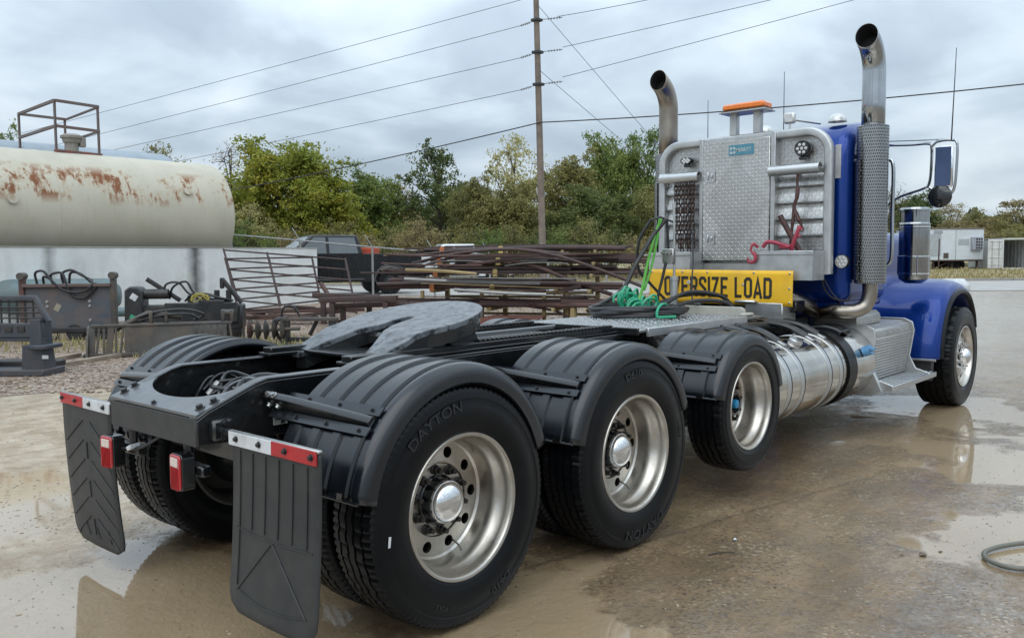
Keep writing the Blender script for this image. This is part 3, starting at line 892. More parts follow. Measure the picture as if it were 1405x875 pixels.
# ---------------------------------------------------------------- fenders and their brackets
def fender(cx, cz, Rf, side, a0, a1, y0=.60, y1=1.215, ribs=4, extra=0.0):
    mb = MB()
    sec = []
    W = (y1 - .05) - y0
    sec.append((y0 - .012, -.03)); sec.append((y0 - .006, -.008)); sec.append((y0, 0))
    for k in range(ribs):
        c = y0 + W * (k + .5) / ribs
        for dy, dr in ((-.030, 0), (-.023, .012), (.023, .012), (.030, 0)):
            sec.append((c + dy, dr))
    for k in range(8):
        b = PI / 2 * k / 7
        sec.append((y1 - .055 + .055 * math.sin(b), .008 - .055 * (1 - math.cos(b))))
    sec.append((y1 + .002, -.075)); sec.append((y1 - .010, -.088))
    na = 44
    rings = []
    for i in range(na + 1):
        t = i / na; a = a0 + (a1 - a0) * t
        rr = Rf + extra * math.sin(PI * t)
        rings.append([Vector((cx + math.cos(a) * (rr + dr), side * y, cz + math.sin(a) * (rr + dr))) for y, dr in sec])
    mb.ring_mesh(rings, False)
    o = part(mb, 'fender', 'plastic', solid=.005, angle=22)
    # stiff edge at the rear bottom
    e = MB(); a = a0; d = Vector((math.cos(a), 0, math.sin(a)))
    e.tube([Vector((cx, 0, cz)) + d * (Rf + .004) + Vector((0, side * (y0 + (y1 - y0 - .02) * k / 6), 0)) for k in range(7)], .008, 6)
    part(e, 'edge_bead', 'plastic', o)
    return o
def fender_bracket(cx, cz, Rf, side, ang):
    c = Vector((cx, 0, cz)); n = Vector((math.cos(ang), 0, math.sin(ang))); tdir = Vector((math.sin(ang), 0, -math.cos(ang)))   # tdir points up/forward
    if tdir.z < 0: tdir = -tdir
    def pp(y, rr, tt): return c + n * (Rf + rr) + tdir * tt + Vector((0, side * y, 0))
    mb = MB()
    rings = []
    for (y, h) in ((.445, .092), (.60, .086), (1.14, .030)):
        rings.append([pp(y, .0135, -.046), pp(y, h, -.036), pp(y, h + .003, -.032), pp(y, h + .003, -.004), pp(y, h, 0), pp(y, .0135, .012)])
    mb.ring_mesh(rings, True, True, True)
    o = part(mb, 'fender_bracket', 'chassis', bevel=.003)
    for sgn in (-1, 1):
        m2 = MB(); rings = []
        for (y, w) in ((.46 if sgn < 0 else .50, 0), (1.16, 0)):
            t0, t1 = (.012, .056) if sgn > 0 else (-.088, -.046)
            rings.append([pp(y, .0135, t0), pp(y, .0135, t1), pp(y, .020, t1), pp(y, .020, t0)])
        m2.ring_mesh(rings, True, True, True); part(m2, 'flange', 'plastic', o)
        for y in (.66, .88, 1.10):
            bolt(o, pp(y, .020, .036 if sgn > 0 else -.068), n, s=.62)
    for tt in (-.018, .025):
        bolt(o, pp(.49 + tt, .094, -.018), n, ME_BOLT_Z, .9)
        bolt(o, pp(.49 + tt * 1.6, .05, -.043), -tdir, ME_BOLT_Z, .9)
    return o
for side in (-1, 1):
    for (cx, cz, Rf, ex, a0, a1, lab) in ((0, .55, .605, .03, rad(167), rad(20), 0), (1.3726, .55, .600, .012, rad(166), rad(20), 1), (2.782, .6314, .497, .0, rad(168), rad(12), 2)):
        fender(cx, cz, Rf, side, a0, a1, extra=ex, ribs=4 if lab < 2 else 3, y0=.60 if lab < 2 else .64)
        fender_bracket(cx, cz, Rf + ex * .75, side, rad(135 if lab < 2 else 138))

# ---------------------------------------------------------------- mud flaps and rear lamps
def mud_flap(side, yi, yo, zt, zb, tilt, kind):
    W = abs(yo - yi); H = zt - zb
    s = side
    def pos(u, v):                                   # u 0 inner..1 outer, v 0 top..1 bottom
        x = -.79 - tilt * v * v - .012 * math.sin(u * PI) * v
        return Vector((x, s * (yi + (yo - yi) * u) + .012 * s * v * v * (1 if kind == 'v' else -.3), zt - H * v))
    def clip(u, v):                                  # rounded lower corners
        r = .14
        if v > 1 - r * W / H:
            k = (v - (1 - r * W / H)) / (r * W / H); d = r * (1 - math.sqrt(max(0, 1 - k * k)))
            u = d + (1 - 2 * d) * u
        return u, v
    mb = MB()
    n = 24
    fr = [[pos(*clip(i / 12, j / n)) for i in range(13)] for j in range(n + 1)]
    mb.ring_mesh(fr, False)
    o = part(mb, 'mud_flap', 'flap', solid=.010)
    off = Vector((-.0075, 0, 0))
    def ridge(pts):
        part(MB().tube([pos(*clip(u, v)) + off for u, v in pts], .0034, 5), 'rib', 'flap', o)
    if kind == 'v':
        for k in range(6):
            u = .10 + .155 * k
            ridge([(u, .09 + .86 * .5 * j / 8) for j in range(9)])
        ridge([(.06 + .88 * k / 8, .53 + .015 * math.sin(k * .4)) for k in range(9)])
        ridge([(.5 - .40 * k / 8, .55 + .33 * k / 8) for k in range(9)]); ridge([(.5 + .40 * k / 8, .55 + .33 * k / 8) for k in range(9)])
        ridge([(.10, .1 + .75 * k / 8) for k in range(9)]); ridge([(.10 + .8 * k / 8, .87 + .04 * math.sin(PI * k / 8)) for k in range(9)])
    else:
        for k in range(6):
            v0 = .18 + .13 * k
            ridge([(.05 + .38 * j / 5, v0 + .14 - .17 * j / 5) for j in range(6)]); ridge([(.95 - .38 * j / 5, v0 + .14 - .17 * j / 5) for j in range(6)])
            if k % 2: ridge([(.5, v0 - .02), (.5, v0 + .09)])
        for k in range(3): ridge([(.25 + .22 * k, .86), (.2 + .22 * k, .94)])
    # hanger bar with reflective tape: white inboard half, red outboard half
    for (u0, u1, m, nm) in ((-.02, .5, 'white_tape', 'white_reflector'), (.5, .99, 'red', 'red_reflector')):
        b = MB(); p0, p1 = pos(u0, 0), pos(u1, 0)
        b.box((p0 + p1) / 2 + Vector((-.014, 0, -.022)), (.008, (p1 - p0).length, .056), .0015)
        part(b, nm, m, o)
    p0, p1 = pos(-.03, 0), pos(1.0, 0)
    b = MB(); b.box((p0 + p1) / 2 + Vector((-.003, 0, .004)), (.022, (p1 - p0).length + .01, .012), .003); part(b, 'hanger_bar', 'bolt', o)
    for u in (.08, .36, .66, .94):
        bolt(o, pos(u, .0) + Vector((-.018, 0, -.02)), (-1, 0, 0), ME_BOLT, .75)
    # arm to the frame
    b = MB(); b.tube([Vector((-.76, s * .432, .92)), Vector((-.79, s * (yi + .02), zt - .008))], .016, 8); b.box((-.75, s * .455, .92), (.10, .05, .09), .01)
    arm = part(b, 'flap_arm', 'chassis', o)
    for dz in (-.03, .03): bolt(o, Vector((-.75, s * .48, .92 + dz)), (0, s, 0))
mud_flap(-1, .625, 1.235, .935, .205, .05, 'v')
mud_flap(1, .56, 1.175, .925, .11, -.05, 'chevron')

def tail_lamp(y, z, yaw=0.0):
    e = MB(); out = rrect(.115, .165, .022)
    e.prism(out, (0, 0, 0), (0, 1, 0), (0, 0, 1), (.062, 0, 0))
    o = part(e, 'tail_lamp', 'chassis', bevel=.004, loc=(-.845, y, z), rot=(0, 0, yaw))
    part(MB().prism(rrect(.108, .158, .02), (-.010, 0, 0), (0, 1, 0), (0, 0, 1), (.012, 0, 0)), 'red_lens', 'lens_red', o, bevel=.006)
    part(MB().prism(rrect(.072, .040, .006), (-.0135, 0, .045), (0, 1, 0), (0, 0, 1), (.006, 0, 0)), 'reverse_lens', 'lens_clear', o, bevel=.002)
    for k in range(7): part(MB().box((-.0115, -.036 + .012 * k, -.03), (.004, .0018, .10)), 'lens_rib', 'lens_red', o)
    return o
tail_lamp(-.225, .712, rad(-4)); tail_lamp(.49, .70, rad(5))
mb = MB(); mb.tube([(-.78, -.20, .86), (-.77, -.21, .735)], .022, 8); mb.box((-.76, -.23, .715), (.05, .22, .05), .008); part(mb, 'lamp_bracket', 'chassis')
mb = MB(); mb.box((-.76, .40, .72), (.05, .22, .05), .008); mb.tube([(-.76, .38, .85), (-.76, .38, .73)], .022, 8); part(mb, 'lamp_bracket', 'chassis')
mb = MB(); mb.box((-.80, .30, .745), (.075, .028, .022), .004, Matrix.Rotation(.5, 3, 'Z') @ Matrix.Rotation(-.5, 3, 'X')); part(mb, 'cable_tag', 'white_tape')
part(MB().tube(curve_pts([(-.72, .05, .86), (-.76, .18, .78), (-.79, .27, .74), (-.80, .42, .72)]), .008, 6), 'lamp_cable', 'hose')

# ---------------------------------------------------------------- fifth wheel
def fifth_z(x):
    return 1.252 + (x - .45) * .19 if x > .45 else 1.252 - (.45 - x) * .42
outl = []
cxf, Rf5 = .74, .46
for k in range(41):
    a = rad(-118) + rad(236) * k / 40
    outl.append((cxf + Rf5 * math.cos(a) * (1.0 if math.cos(a) < 0 else .92), Rf5 * math.sin(a)))
outl += [(.36, .405), (.17, .375), (.155, .35), (.165, .262), (.30, .20), (.46, .105), (.56, .055), (.72, .045), (.755, .028), (.765, 0),
         (.755, -.028), (.72, -.045), (.56, -.055), (.46, -.105), (.30, -.20), (.165, -.262), (.155, -.35), (.17, -.375), (.36, -.405)]
def fifth_plate(z_off, thick, inset=1.0):
    bm = bmesh.new()
    vs = [bm.verts.new((cxf + (x - cxf) * inset, y * inset, 0)) for x, y in outl]
    bm.faces.new(vs)
    for xx in (.25, .35, .45, .60, .75, .9, 1.05):
        bmesh.ops.bisect_plane(bm, geom=bm.verts[:] + bm.edges[:] + bm.faces[:], plane_co=(xx, 0, 0), plane_no=(1, 0, 0))
    ex = bmesh.ops.extrude_face_region(bm, geom=bm.faces[:])
    low = [g for g in ex['geom'] if isinstance(g, bmesh.types.BMVert)]
    for v in low: v.co.z = -thick
    for v in bm.verts: v.co.z += fifth_z(v.co.x) + z_off
    bmesh.ops.recalc_face_normals(bm, faces=bm.faces)
    me = bpy.data.meshes.new('fifth_wheel'); bm.to_mesh(me); bm.free()
    return me
fme = fifth_plate(0, .035); fme.materials.append(MT['fifth'])
fw = inst('fifth_wheel', fme, truck)
md = fw.modifiers.new('bevel', 'BEVEL'); md.width = .007; md.segments = 2; md.limit_method = 'ANGLE'; md.angle_limit = rad(30)
sme = fifth_plate(-.034, .07, .965); sme.materials.append(MT['chassis']); inst('skirt', sme, fw)
mb = MB()
for s in (-1, 1):
    mb.prism([(.5, 1.13), (.55, 1.24), (.92, 1.24), (.98, 1.13)], (0, s * .34, 0), (1, 0, 0), (0, 0, 1), (0, .06, 0), True)
mb.cyl((.72, -.4, 1.20), (.72, .4, 1.20), .035, n=12); mb.box((.75, 0, 1.19), (.5, .3, .08), .02)
part(mb, 'pivot_bracket', 'chassis', fw)
mb = MB(); mb.box((.75, 0, 1.135), (1.15, .80, .018), .004); part(mb, 'slide_plate', 'chassis', fw)
for s in (-1, 1):
    mb = MB(); mb.box((1.15, s * .36, 1.15), (2.3, .085, .03), .004); mb.box((1.15, s * .36, 1.128), (2.34, .12, .016), .003)
    o = part(mb, 'slide_rail', 'chassis')
    t_ = MB()
    for k in range(34):
        x = .95 + k * .04
        t_.box((x, s * .36, 1.172), (.020, .075, .014), .002)
    part(t_, 'rail_teeth', 'chassis', o)
zz = []
for k in range(60):
    zz.append((1.05 + k * .0185, -.31 + .012 * math.sin(k * 1.3), 1.15 + (.022 if k % 2 else -.018)))
part(MB().tube(zz, .006, 5), 'coiled_cable', 'bolt')
mb = MB(); mb.box((1.6, .05, 1.10), (.9, .3, .06), .01); mb.tube([(1.0, .18, 1.13), (2.35, .18, 1.13)], .025, 8); part(mb, 'slide_cylinder', 'chassis')

# ---------------------------------------------------------------- deck behind the cab
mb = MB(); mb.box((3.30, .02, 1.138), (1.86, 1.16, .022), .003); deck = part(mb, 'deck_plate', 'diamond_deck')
mb = MB(); mb.box((3.20, -.572, 1.125), (1.5, .02, .06), .003); mb.box((3.20, -.555, 1.153), (1.5, .03, .008), .002); part(mb, 'edge_trim', 'alu_matt', deck)
mb = MB(); mb.box((2.36, .02, 1.135), (.02, 1.16, .05), .003); part(mb, 'edge_trim', 'chassis', deck)
tr_ = random.Random(3)
tm = MB()
for i in range(34):
    for j in range(22):
        x, y = 2.42 + i * .053, -.53 + j * .051
        tm.box((x + .013 * (j % 2), y, 1.1515), (.03, .010, .005), .0022, Matrix.Rotation(rad(45) if (i + j) % 2 else rad(-45), 3, 'Z'))
tag(part(tm, 'tread_lugs', 'diamond_deck', deck), kind='stuff')
mb = MB(); mb.prism([(0, 0), (.62, 0), (.60, .062), (.57, .075), (.03, .075), (0, .06)], (4.02, .1, 1.15), (0, -1, 0), (0, 0, 1), (.05, 0, 0)); mb.box((4.04, -.53, 1.165), (.16, .06, .03), .01)
part(mb, 'cream_panel', simple('cream_panel', (.40, .385, .335), .6, ns=8, dirt=(.3, .27, .2), dirt_amt=.3), bevel=.004)
mb = MB(); mb.box((4.72, -.42, 1.155), (.28, .36, .17), .008); mb.box((4.62, -.26, 1.245), (.2, .20, .03), .012); part(mb, 'sign_support', 'alu')
mb = MB(); mb.box((4.64, .35, 1.16), (.16, .3, .12), .01); part(mb, 'sign_support', 'chassis')
mb = MB(); mb.box((4.85, 0, 1.2), (.2, 1.3, .1), .01); mb.box((5.05, 0, 1.17), (.5, .9, .1), .01); part(mb, 'cab_mount', 'chassis')
mb = MB(); mb.tube(curve_pts([(4.95, -.35, 1.30), (5.05, -.50, 1.24), (5.25, -.60, 1.16), (5.5, -.60, 1.10)]), .075, 14); part(mb, 'exhaust_duct', 'steel_pipe')

# air hose post and hoses
hx, hy = 4.25, .30
mb = MB(); mb.cyl((hx, hy, 1.15), (hx, hy, 1.46), .035, n=14); mb.cyl((hx, hy, 1.44), (hx, hy, 1.475), .040, n=14); post = part(mb, 'hose_post', 'alu_matt')
mb = MB(); mb.cyl((hx, hy, 1.47), (hx - .01, hy, 2.12), .012, n=10); mb.cyl((hx - .01, hy, 2.10), (hx - .01, hy, 2.15), .018, n=10)
part(mb, 'spring_rod', 'alu', post)
mb = MB(); mb.tube([(hx - .005, hy, 1.97), (hx - .09, hy + .10, 2.02), (hx - .18, hy + .14, 1.99)], .010, 8); part(mb, 'hanger_arm', 'chassis', post)
mb = MB(); mb.box((hx - .03, hy + .04, 1.66), (.05, .12, .14), .008)
for k in range(3): mb.cyl((hx - .06, hy + .08 - k * .04, 1.69), (hx - .09, hy + .08 - k * .04, 1.69), .012, n=8)
part(mb, 'coupling_block', 'bolt', post)
for pts, r, m in (
    ([(hx - .05, hy + .06, 2.0), (hx - .14, hy + .14, 1.85), (hx - .32, hy + .20, 1.60), (3.75, .55, 1.35), (3.35, .62, 1.19)], .020, 'hose'),
    ([(hx - .17, hy + .14, 2.0), (hx - .22, hy + .24, 1.8), (hx - .20, hy + .26, 1.55), (hx - .08, hy + .2, 1.40), (hx + .05, hy + .08, 1.22), (hx + .02, hy - .05, 1.16)], .014, 'hose'),
    ([(hx - .08, hy + .09, 2.0), (hx - .13, hy + .13, 1.85), (hx - .20, hy + .16, 1.6), (hx - .28, hy + .17, 1.35), (hx - .36, hy + .18, 1.18)], .014, 'lime_hose'),
    ([(hx - .10, hy + .10, 2.0), (hx - .11, hy + .12, 1.8), (hx - .16, hy + .15, 1.55), (hx - .24, hy + .17, 1.35)], .011, 'lime_hose'),
    ([(hx - .05, hy + .05, 2.0), (hx - .03, hy + .05, 1.8), (hx - .03, hy + .05, 1.70)], .012, 'hose'),
    ([(hx - .04, hy + .06, 1.62), (hx - .08, hy + .08, 1.45), (hx - .12, hy + .10, 1.28), (hx - .1, hy + .1, 1.16)], .014, 'hose'),
    ([(hx + .35, hy + .02, 1.95), (hx + .25, hy - .05, 1.65), (hx + .15, hy - .10, 1.45), (hx + .05, hy - .16, 1.25)], .007, 'hose'),
    ([(3.55, .12, 1.17), (3.8, .10, 1.26), (4.1, .05, 1.34), (4.35, -.12, 1.30), (4.45, -.22, 1.17)], .018, 'hose'),
    ([(3.5, .02, 1.17), (3.8, -.02, 1.24), (4.05, -.08, 1.27), (4.25, -.22, 1.25), (4.3, -.30, 1.16)], .018, 'hose'),
    ([(3.6, .25, 1.17), (3.9, .3, 1.22), (4.2, .2, 1.30), (4.6, .1, 1.3), (4.9, .0, 1.22)], .016, 'hose')):
    part(MB().tube(curve_pts(pts, 8), r, 8), 'air_hose', m)
cr = random.Random(8)
for k in range(5):                                     # black hose coiled on the deck
    pts = []
    for j in range(40):
        a = 2 * PI * j / 40
        pts.append((3.40 + (.30 + .02 * k - .015 * math.sin(3 * a + k)) * math.cos(a + k) + .02 * k, .18 + (.36 + .015 * k + .02 * math.sin(2 * a + k)) * math.sin(a + k), 1.17 + .016 * k + .012 * math.sin(2 * a + 2 * k)))
    part(MB().tube(pts, .017, 8, closed=True), 'coiled_hose', 'hose')
def coil(p0, p1, n, r, seed, mat='green_hose', tr=.0115):
    q = random.Random(seed); p0, p1 = Vector(p0), Vector(p1)
    pts = []
    d = (p1 - p0); s, t = frame_from(d)
    m = n * 16
    for k in range(m + 1):
        a = 2 * PI * k / 16; f = k / m
        c = p0 + d * f + Vector((0, 0, .05 * math.sin(f * PI * 1.5))) + Vector((.05 * math.sin(f * 9 + seed), .04 * math.cos(f * 7 + seed), 0))
        rr = r * (1 + .14 * math.sin(f * 23 + seed))
        pts.append(c + s * (math.cos(a) * rr) + t * (math.sin(a) * rr))
    for p in pts: p.z = max(p.z, 1.175)
    part(MB().tube(pts, tr, 7), 'coiled_hose', mat)
coil((3.66, .52, 1.25), (3.34, .06, 1.25), 9, .07, 1); coil((3.5, .42, 1.29), (3.56, .08, 1.25), 6, .075, 2); coil((3.38, .02, 1.24), (3.30, -.20, 1.21), 3, .07, 3)

# ---------------------------------------------------------------- fuel tanks and steps
def xcyl(x0, x1, y, z, r, n=56, rc=.035):
    pr = [(0, x0), (r * .5, x0 - .004), (r - rc, x0)]
    pr += [(r - rc + rc * math.sin(PI / 2 * k / 5), x0 + rc * (1 - math.cos(PI / 2 * k / 5))) for k in range(1, 6)]
    pr += [(r - rc + rc * math.cos(PI / 2 * k / 5), x1 - rc * (1 - math.sin(PI / 2 * k / 5))) for k in range(6)]
    pr += [(r * .5, x1 + .004), (0, x1)]
    return MB().lathe(pr, (0, y, z), (1, 0, 0), n)
for s in (-1, 1):
    ft = part(xcyl(3.28, 4.72, s * .83, .665, .325), 'fuel_tank', 'polished', angle=50)
    for x in (3.50, 3.74, 4.28, 4.52):
        part(MB().lathe([(.3255, -.030), (.3295, -.028), (.3295, .028), (.3255, .030)], (x, s * .83, .665), (1, 0, 0), 56), 'strap', 'alu', ft)
        part(MB().lathe([(.326, -.003), (.331, -.003), (.331, .003), (.326, .003)], (x + .038, s * .83, .665), (1, 0, 0), 56), 'strap_edge', 'chassis', ft)
        b = MB(); b.tube(curve_pts([(x, s * .50, 1.09), (x, s * .62, 1.085), (x, s * .76, 1.065), (x, s * .86, 1.03), (x, s * .945, .985)]), .03, 8)
        part(b, 'strap_hanger', 'chassis', ft)
        b = MB(); b.box((x, s * .97, .975), (.05, .09, .02), .004, Matrix.Rotation(-s * .45, 3, 'X')); part(b, 'strap_buckle', 'alu', ft)
    mb = MB(); mb.lathe([(.055, 0), (.058, .02), (.05, .035), (0, .037)], (4.0, s * .97, .955), (0, s * .42, .9), 24); part(mb, 'filler_cap', 'alu', ft)
    mb = MB(); mb.tube([(3.98, s * 1.0, .985), (4.02, s * .94, 1.01)], .008, 6); part(mb, 'cap_handle', 'bolt', ft)
    mb = MB(); mb.lathe([(.30, 4.68), (.338, 4.68), (.338, 4.86), (.30, 4.86)], (0, s * .83, .665), (1, 0, 0), 48); part(mb, 'gap_ring', 'rubber')  # black ring standing for the dark gap between the two tanks
    ft2 = part(xcyl(4.82, 5.36, s * .83, .665, .325), 'fluid_tank', 'polished', angle=50)
    mb = MB(); mb.cyl((5.08, s * 1.135, .80), (5.08, s * 1.20, .825), .045, n=18); mb.box((5.08, s * 1.215, .83), (.09, .02, .03), .006); part(mb, 'blue_cap', simple('blue_cap', (.10, .27, .48), .4, ns=12), ft2)
    part(MB().tube(curve_pts([(5.08, s * 1.20, .80), (5.16, s * 1.19, .77), (5.24, s * 1.16, .79)]), .004, 5), 'cap_chain', 'bolt', ft2)
# black hump of hoses between frame and tanks
mb = MB()
for k, (y, z) in enumerate(((-.50, 1.07), (-.55, 1.03), (-.60, 1.06))):
    mb.tube(curve_pts([(3.2, y, z), (3.8, y - .02, z + .02), (4.4, y, z), (5.2, y + .05, z - .01)]), .03, 8)
part(mb, 'hose_bundle', 'hose')
mb = MB(); mb.lathe([(.335, -.12), (.37, -.10), (.375, .10), (.34, .12)], (4.98, -.83, .665), (1, 0, 0), 40, a0=rad(-5), a1=rad(120)); part(mb, 'tank_shroud', 'plastic', solid=.006)

def step_box(s):
    Yo = s * 1.12
    mb = MB(); mb.prism([(.62, .47), (1.06, .47), (1.12, .90), (1.10, .965), (1.02, 1.0), (.62, 1.0)], (5.42, 0, 0), (0, s, 0), (0, 0, 1), (1.05, 0, 0))
    o = part(mb, 'step_box', 'diamond_side', bevel=.012)
    mb = MB(); mb.prism([(.55, 1.003), (.98, 1.003), (.97, 1.09), (.93, 1.125), (.55, 1.135)], (5.36, 0, 0), (0, s, 0), (0, 0, 1), (.62, 0, 0)); part(mb, 'upper_step', 'diamond_side', o, bevel=.012)
    mb = MB(); mb.box((5.95, s * 1.085, .885), (1.08, .085, .012), .003, Matrix.Rotation(s * -.14, 3, 'X'))
    part(mb, 'trim_strip', 'alu', o)
    for k in range(7): inst('rivet', ME_RIVET, o, (5.47 + k * .16, s * 1.123, .925), rot_to((0, s, .1)), (1.3, 1.3, 1.3))
    for k in range(6): inst('rivet', ME_RIVET, o, (5.41 + k * .1, s * .98, 1.03), rot_to((0, s, .1)), (1.2, 1.2, 1.2))
    mb = MB()
    for k in range(14): mb.box((5.945, s * (1.068 + .0038 * k) , .50 + k * .0275), (1.0, .006, .012), .002)
    part(mb, 'ridge_panel', 'alu_matt', o)
    mb = MB(); mb.box((6.03, s * 1.16, .452), (1.32, .27, .022), .004); mb.box((6.03, s * 1.29, .445), (1.32, .016, .05), .004); st = part(mb, 'running_step', 'alu', o)
    for k in range(5):
        part(MB().box((6.03, s * (1.07 + .045 * k), .468), (1.30, .022, .012), .003), 'step_tread', 'alu_matt', o)
    for x in (5.37, 6.47):
        mb = MB(); mb.prism([(.60, .42), (1.30, .42), (1.30, .475), (1.16, .52), (1.10, .64), (1.14, .90), (1.12, .985), (1.04, 1.02), (.60, 1.02)], (x, 0, 0), (0, s, 0), (0, 0, 1), (.022, 0, 0)); part(mb, 'end_plate', 'alu_matt', o, bevel=.006)
    mb = MB(); mb.prism([(.80, .37), (1.12, .37), (1.22, .42), (1.14, .60), (.95, .66), (.80, .6)], (5.32, 0, 0), (0, s, 0), (0, 0, 1), (.05, 0, 0)); o2 = part(mb, 'step_bracket', 'alu_matt', o, bevel=.008)
    for z in (.50, .56): bolt(o, (5.318, s * 1.08, z), (-1, 0, 0))
for s in (-1, 1): step_box(s)

# ---------------------------------------------------------------- cab, hood, front fenders
mb = MB(); mb.prism([(5.14, 1.21), (5.14, 2.56), (5.17, 2.68), (5.26, 2.79), (5.42, 2.86), (5.65, 2.905), (5.95, 2.915), (6.12, 2.86), (6.20, 2.6), (6.22, 1.21)], (0, -.95, 0), (1, 0, 0), (0, 0, 1), (0, 1.90, 0))
cab = part(mb, 'cab', 'blue', bevel=.11, segs=6, angle=60)
mb = MB(); mb.box((5.70, 0, 1.25), (1.0, 1.80, .16), .02); part(mb, 'cab_sill', 'blue', cab)
for s in (-1, 1):
    mb = MB(); mb.prism(rrect(.60, .58, .08), (5.78, s * .952, 2.40), (1, 0, 0), (0, 0, 1), (0, s * .012, 0)); part(mb, 'side_window', 'glass_dark', cab)
    mb = MB(); mb.prism(rrect(.80, 1.30, .08), (5.74, s * .948, 2.04), (1, 0, 0), (0, 0, 1), (0, s * .008, 0)); part(mb, 'door', 'blue', cab, bevel=.003)
mb = MB(); mb.prism(rrect(1.6, .48, .08), (6.212, 0, 2.36), (0, 1, 0), (0, 0, 1), (.012, 0, 0)); part(mb, 'windscreen', 'glass_dark', cab)
mb = MB(); mb.prism(rrect(1.5, .5, .08), (5.130, 0, 2.42), (0, 1, 0), (0, 0, 1), (.012, 0, 0)); part(mb, 'rear_window', 'glass_dark', cab)
for s in (-1, 1):
    mb = MB(); mb.box((5.136, s * .855, 2.50), (.006, .05, .30), .001); part(mb, 'reflective_strip', 'white_tape', cab)
mb = MB(); mb.box((7.35, 0, 1.52), (2.3, .98, .80)); part(mb, 'hood', 'blue', bevel=.13, segs=6, angle=60)
mb = MB(); mb.box((8.64, 0, 1.35), (.12, .82, 1.0), .04); part(mb, 'grille', 'chrome')
mb = MB(); mb.box((8.75, 0, .62), (.1, 1.9, .42), .04); part(mb, 'bumper', 'chrome')
def front_fender(s):
    spine = curve_pts([Vector((a, 0, b)) for a, b in ((6.86, .56), (6.885, .74), (6.96, .96), (7.10, 1.17), (7.30, 1.31), (7.56, 1.375), (7.85, 1.36), (8.10, 1.26), (8.30, 1.05), (8.38, .86))], 5)
    c = Vector((7.614, 0, .62))
    sec = [(.42, .10), (.50, .035), (.60, .012), (.75, .012), (.92, .010), (1.06, .0), (1.16, -.018), (1.22, -.045), (1.25, -.085), (1.252, -.12)]
    rings = []
    for p in spine:
        d = (p - c).normalized()
        rings.append([p + d * dr + Vector((0, s * y, 0)) for y, dr in sec])
    mb = MB(); mb.ring_mesh(rings, False)
    o = part(mb, 'front_fender', 'blue', solid=.006, angle=60)
    part(MB().tube([p + (p - c).normalized() * -.125 + Vector((0, s * 1.255, 0)) for p in spine], .03, 8), 'rubber_lip', 'rubber', o)
    b = MB(); b.tube([(6.86, s * .66, .56), (6.86, s * 1.24, .56)], .016, 8); part(b, 'edge_trim', 'alu', o)
    b = MB(); b.box((6.9, s * .98, .46), (.04, .46, .24), .02); part(b, 'splash_guard', 'flap', o)
    b = MB(); b.box((8.42, s * .98, 1.27), (.30, .34, .2), .07); part(b, 'head_lamp', MT['white_tape'], o, bevel=.01)
for s in (-1, 1): front_fender(s)
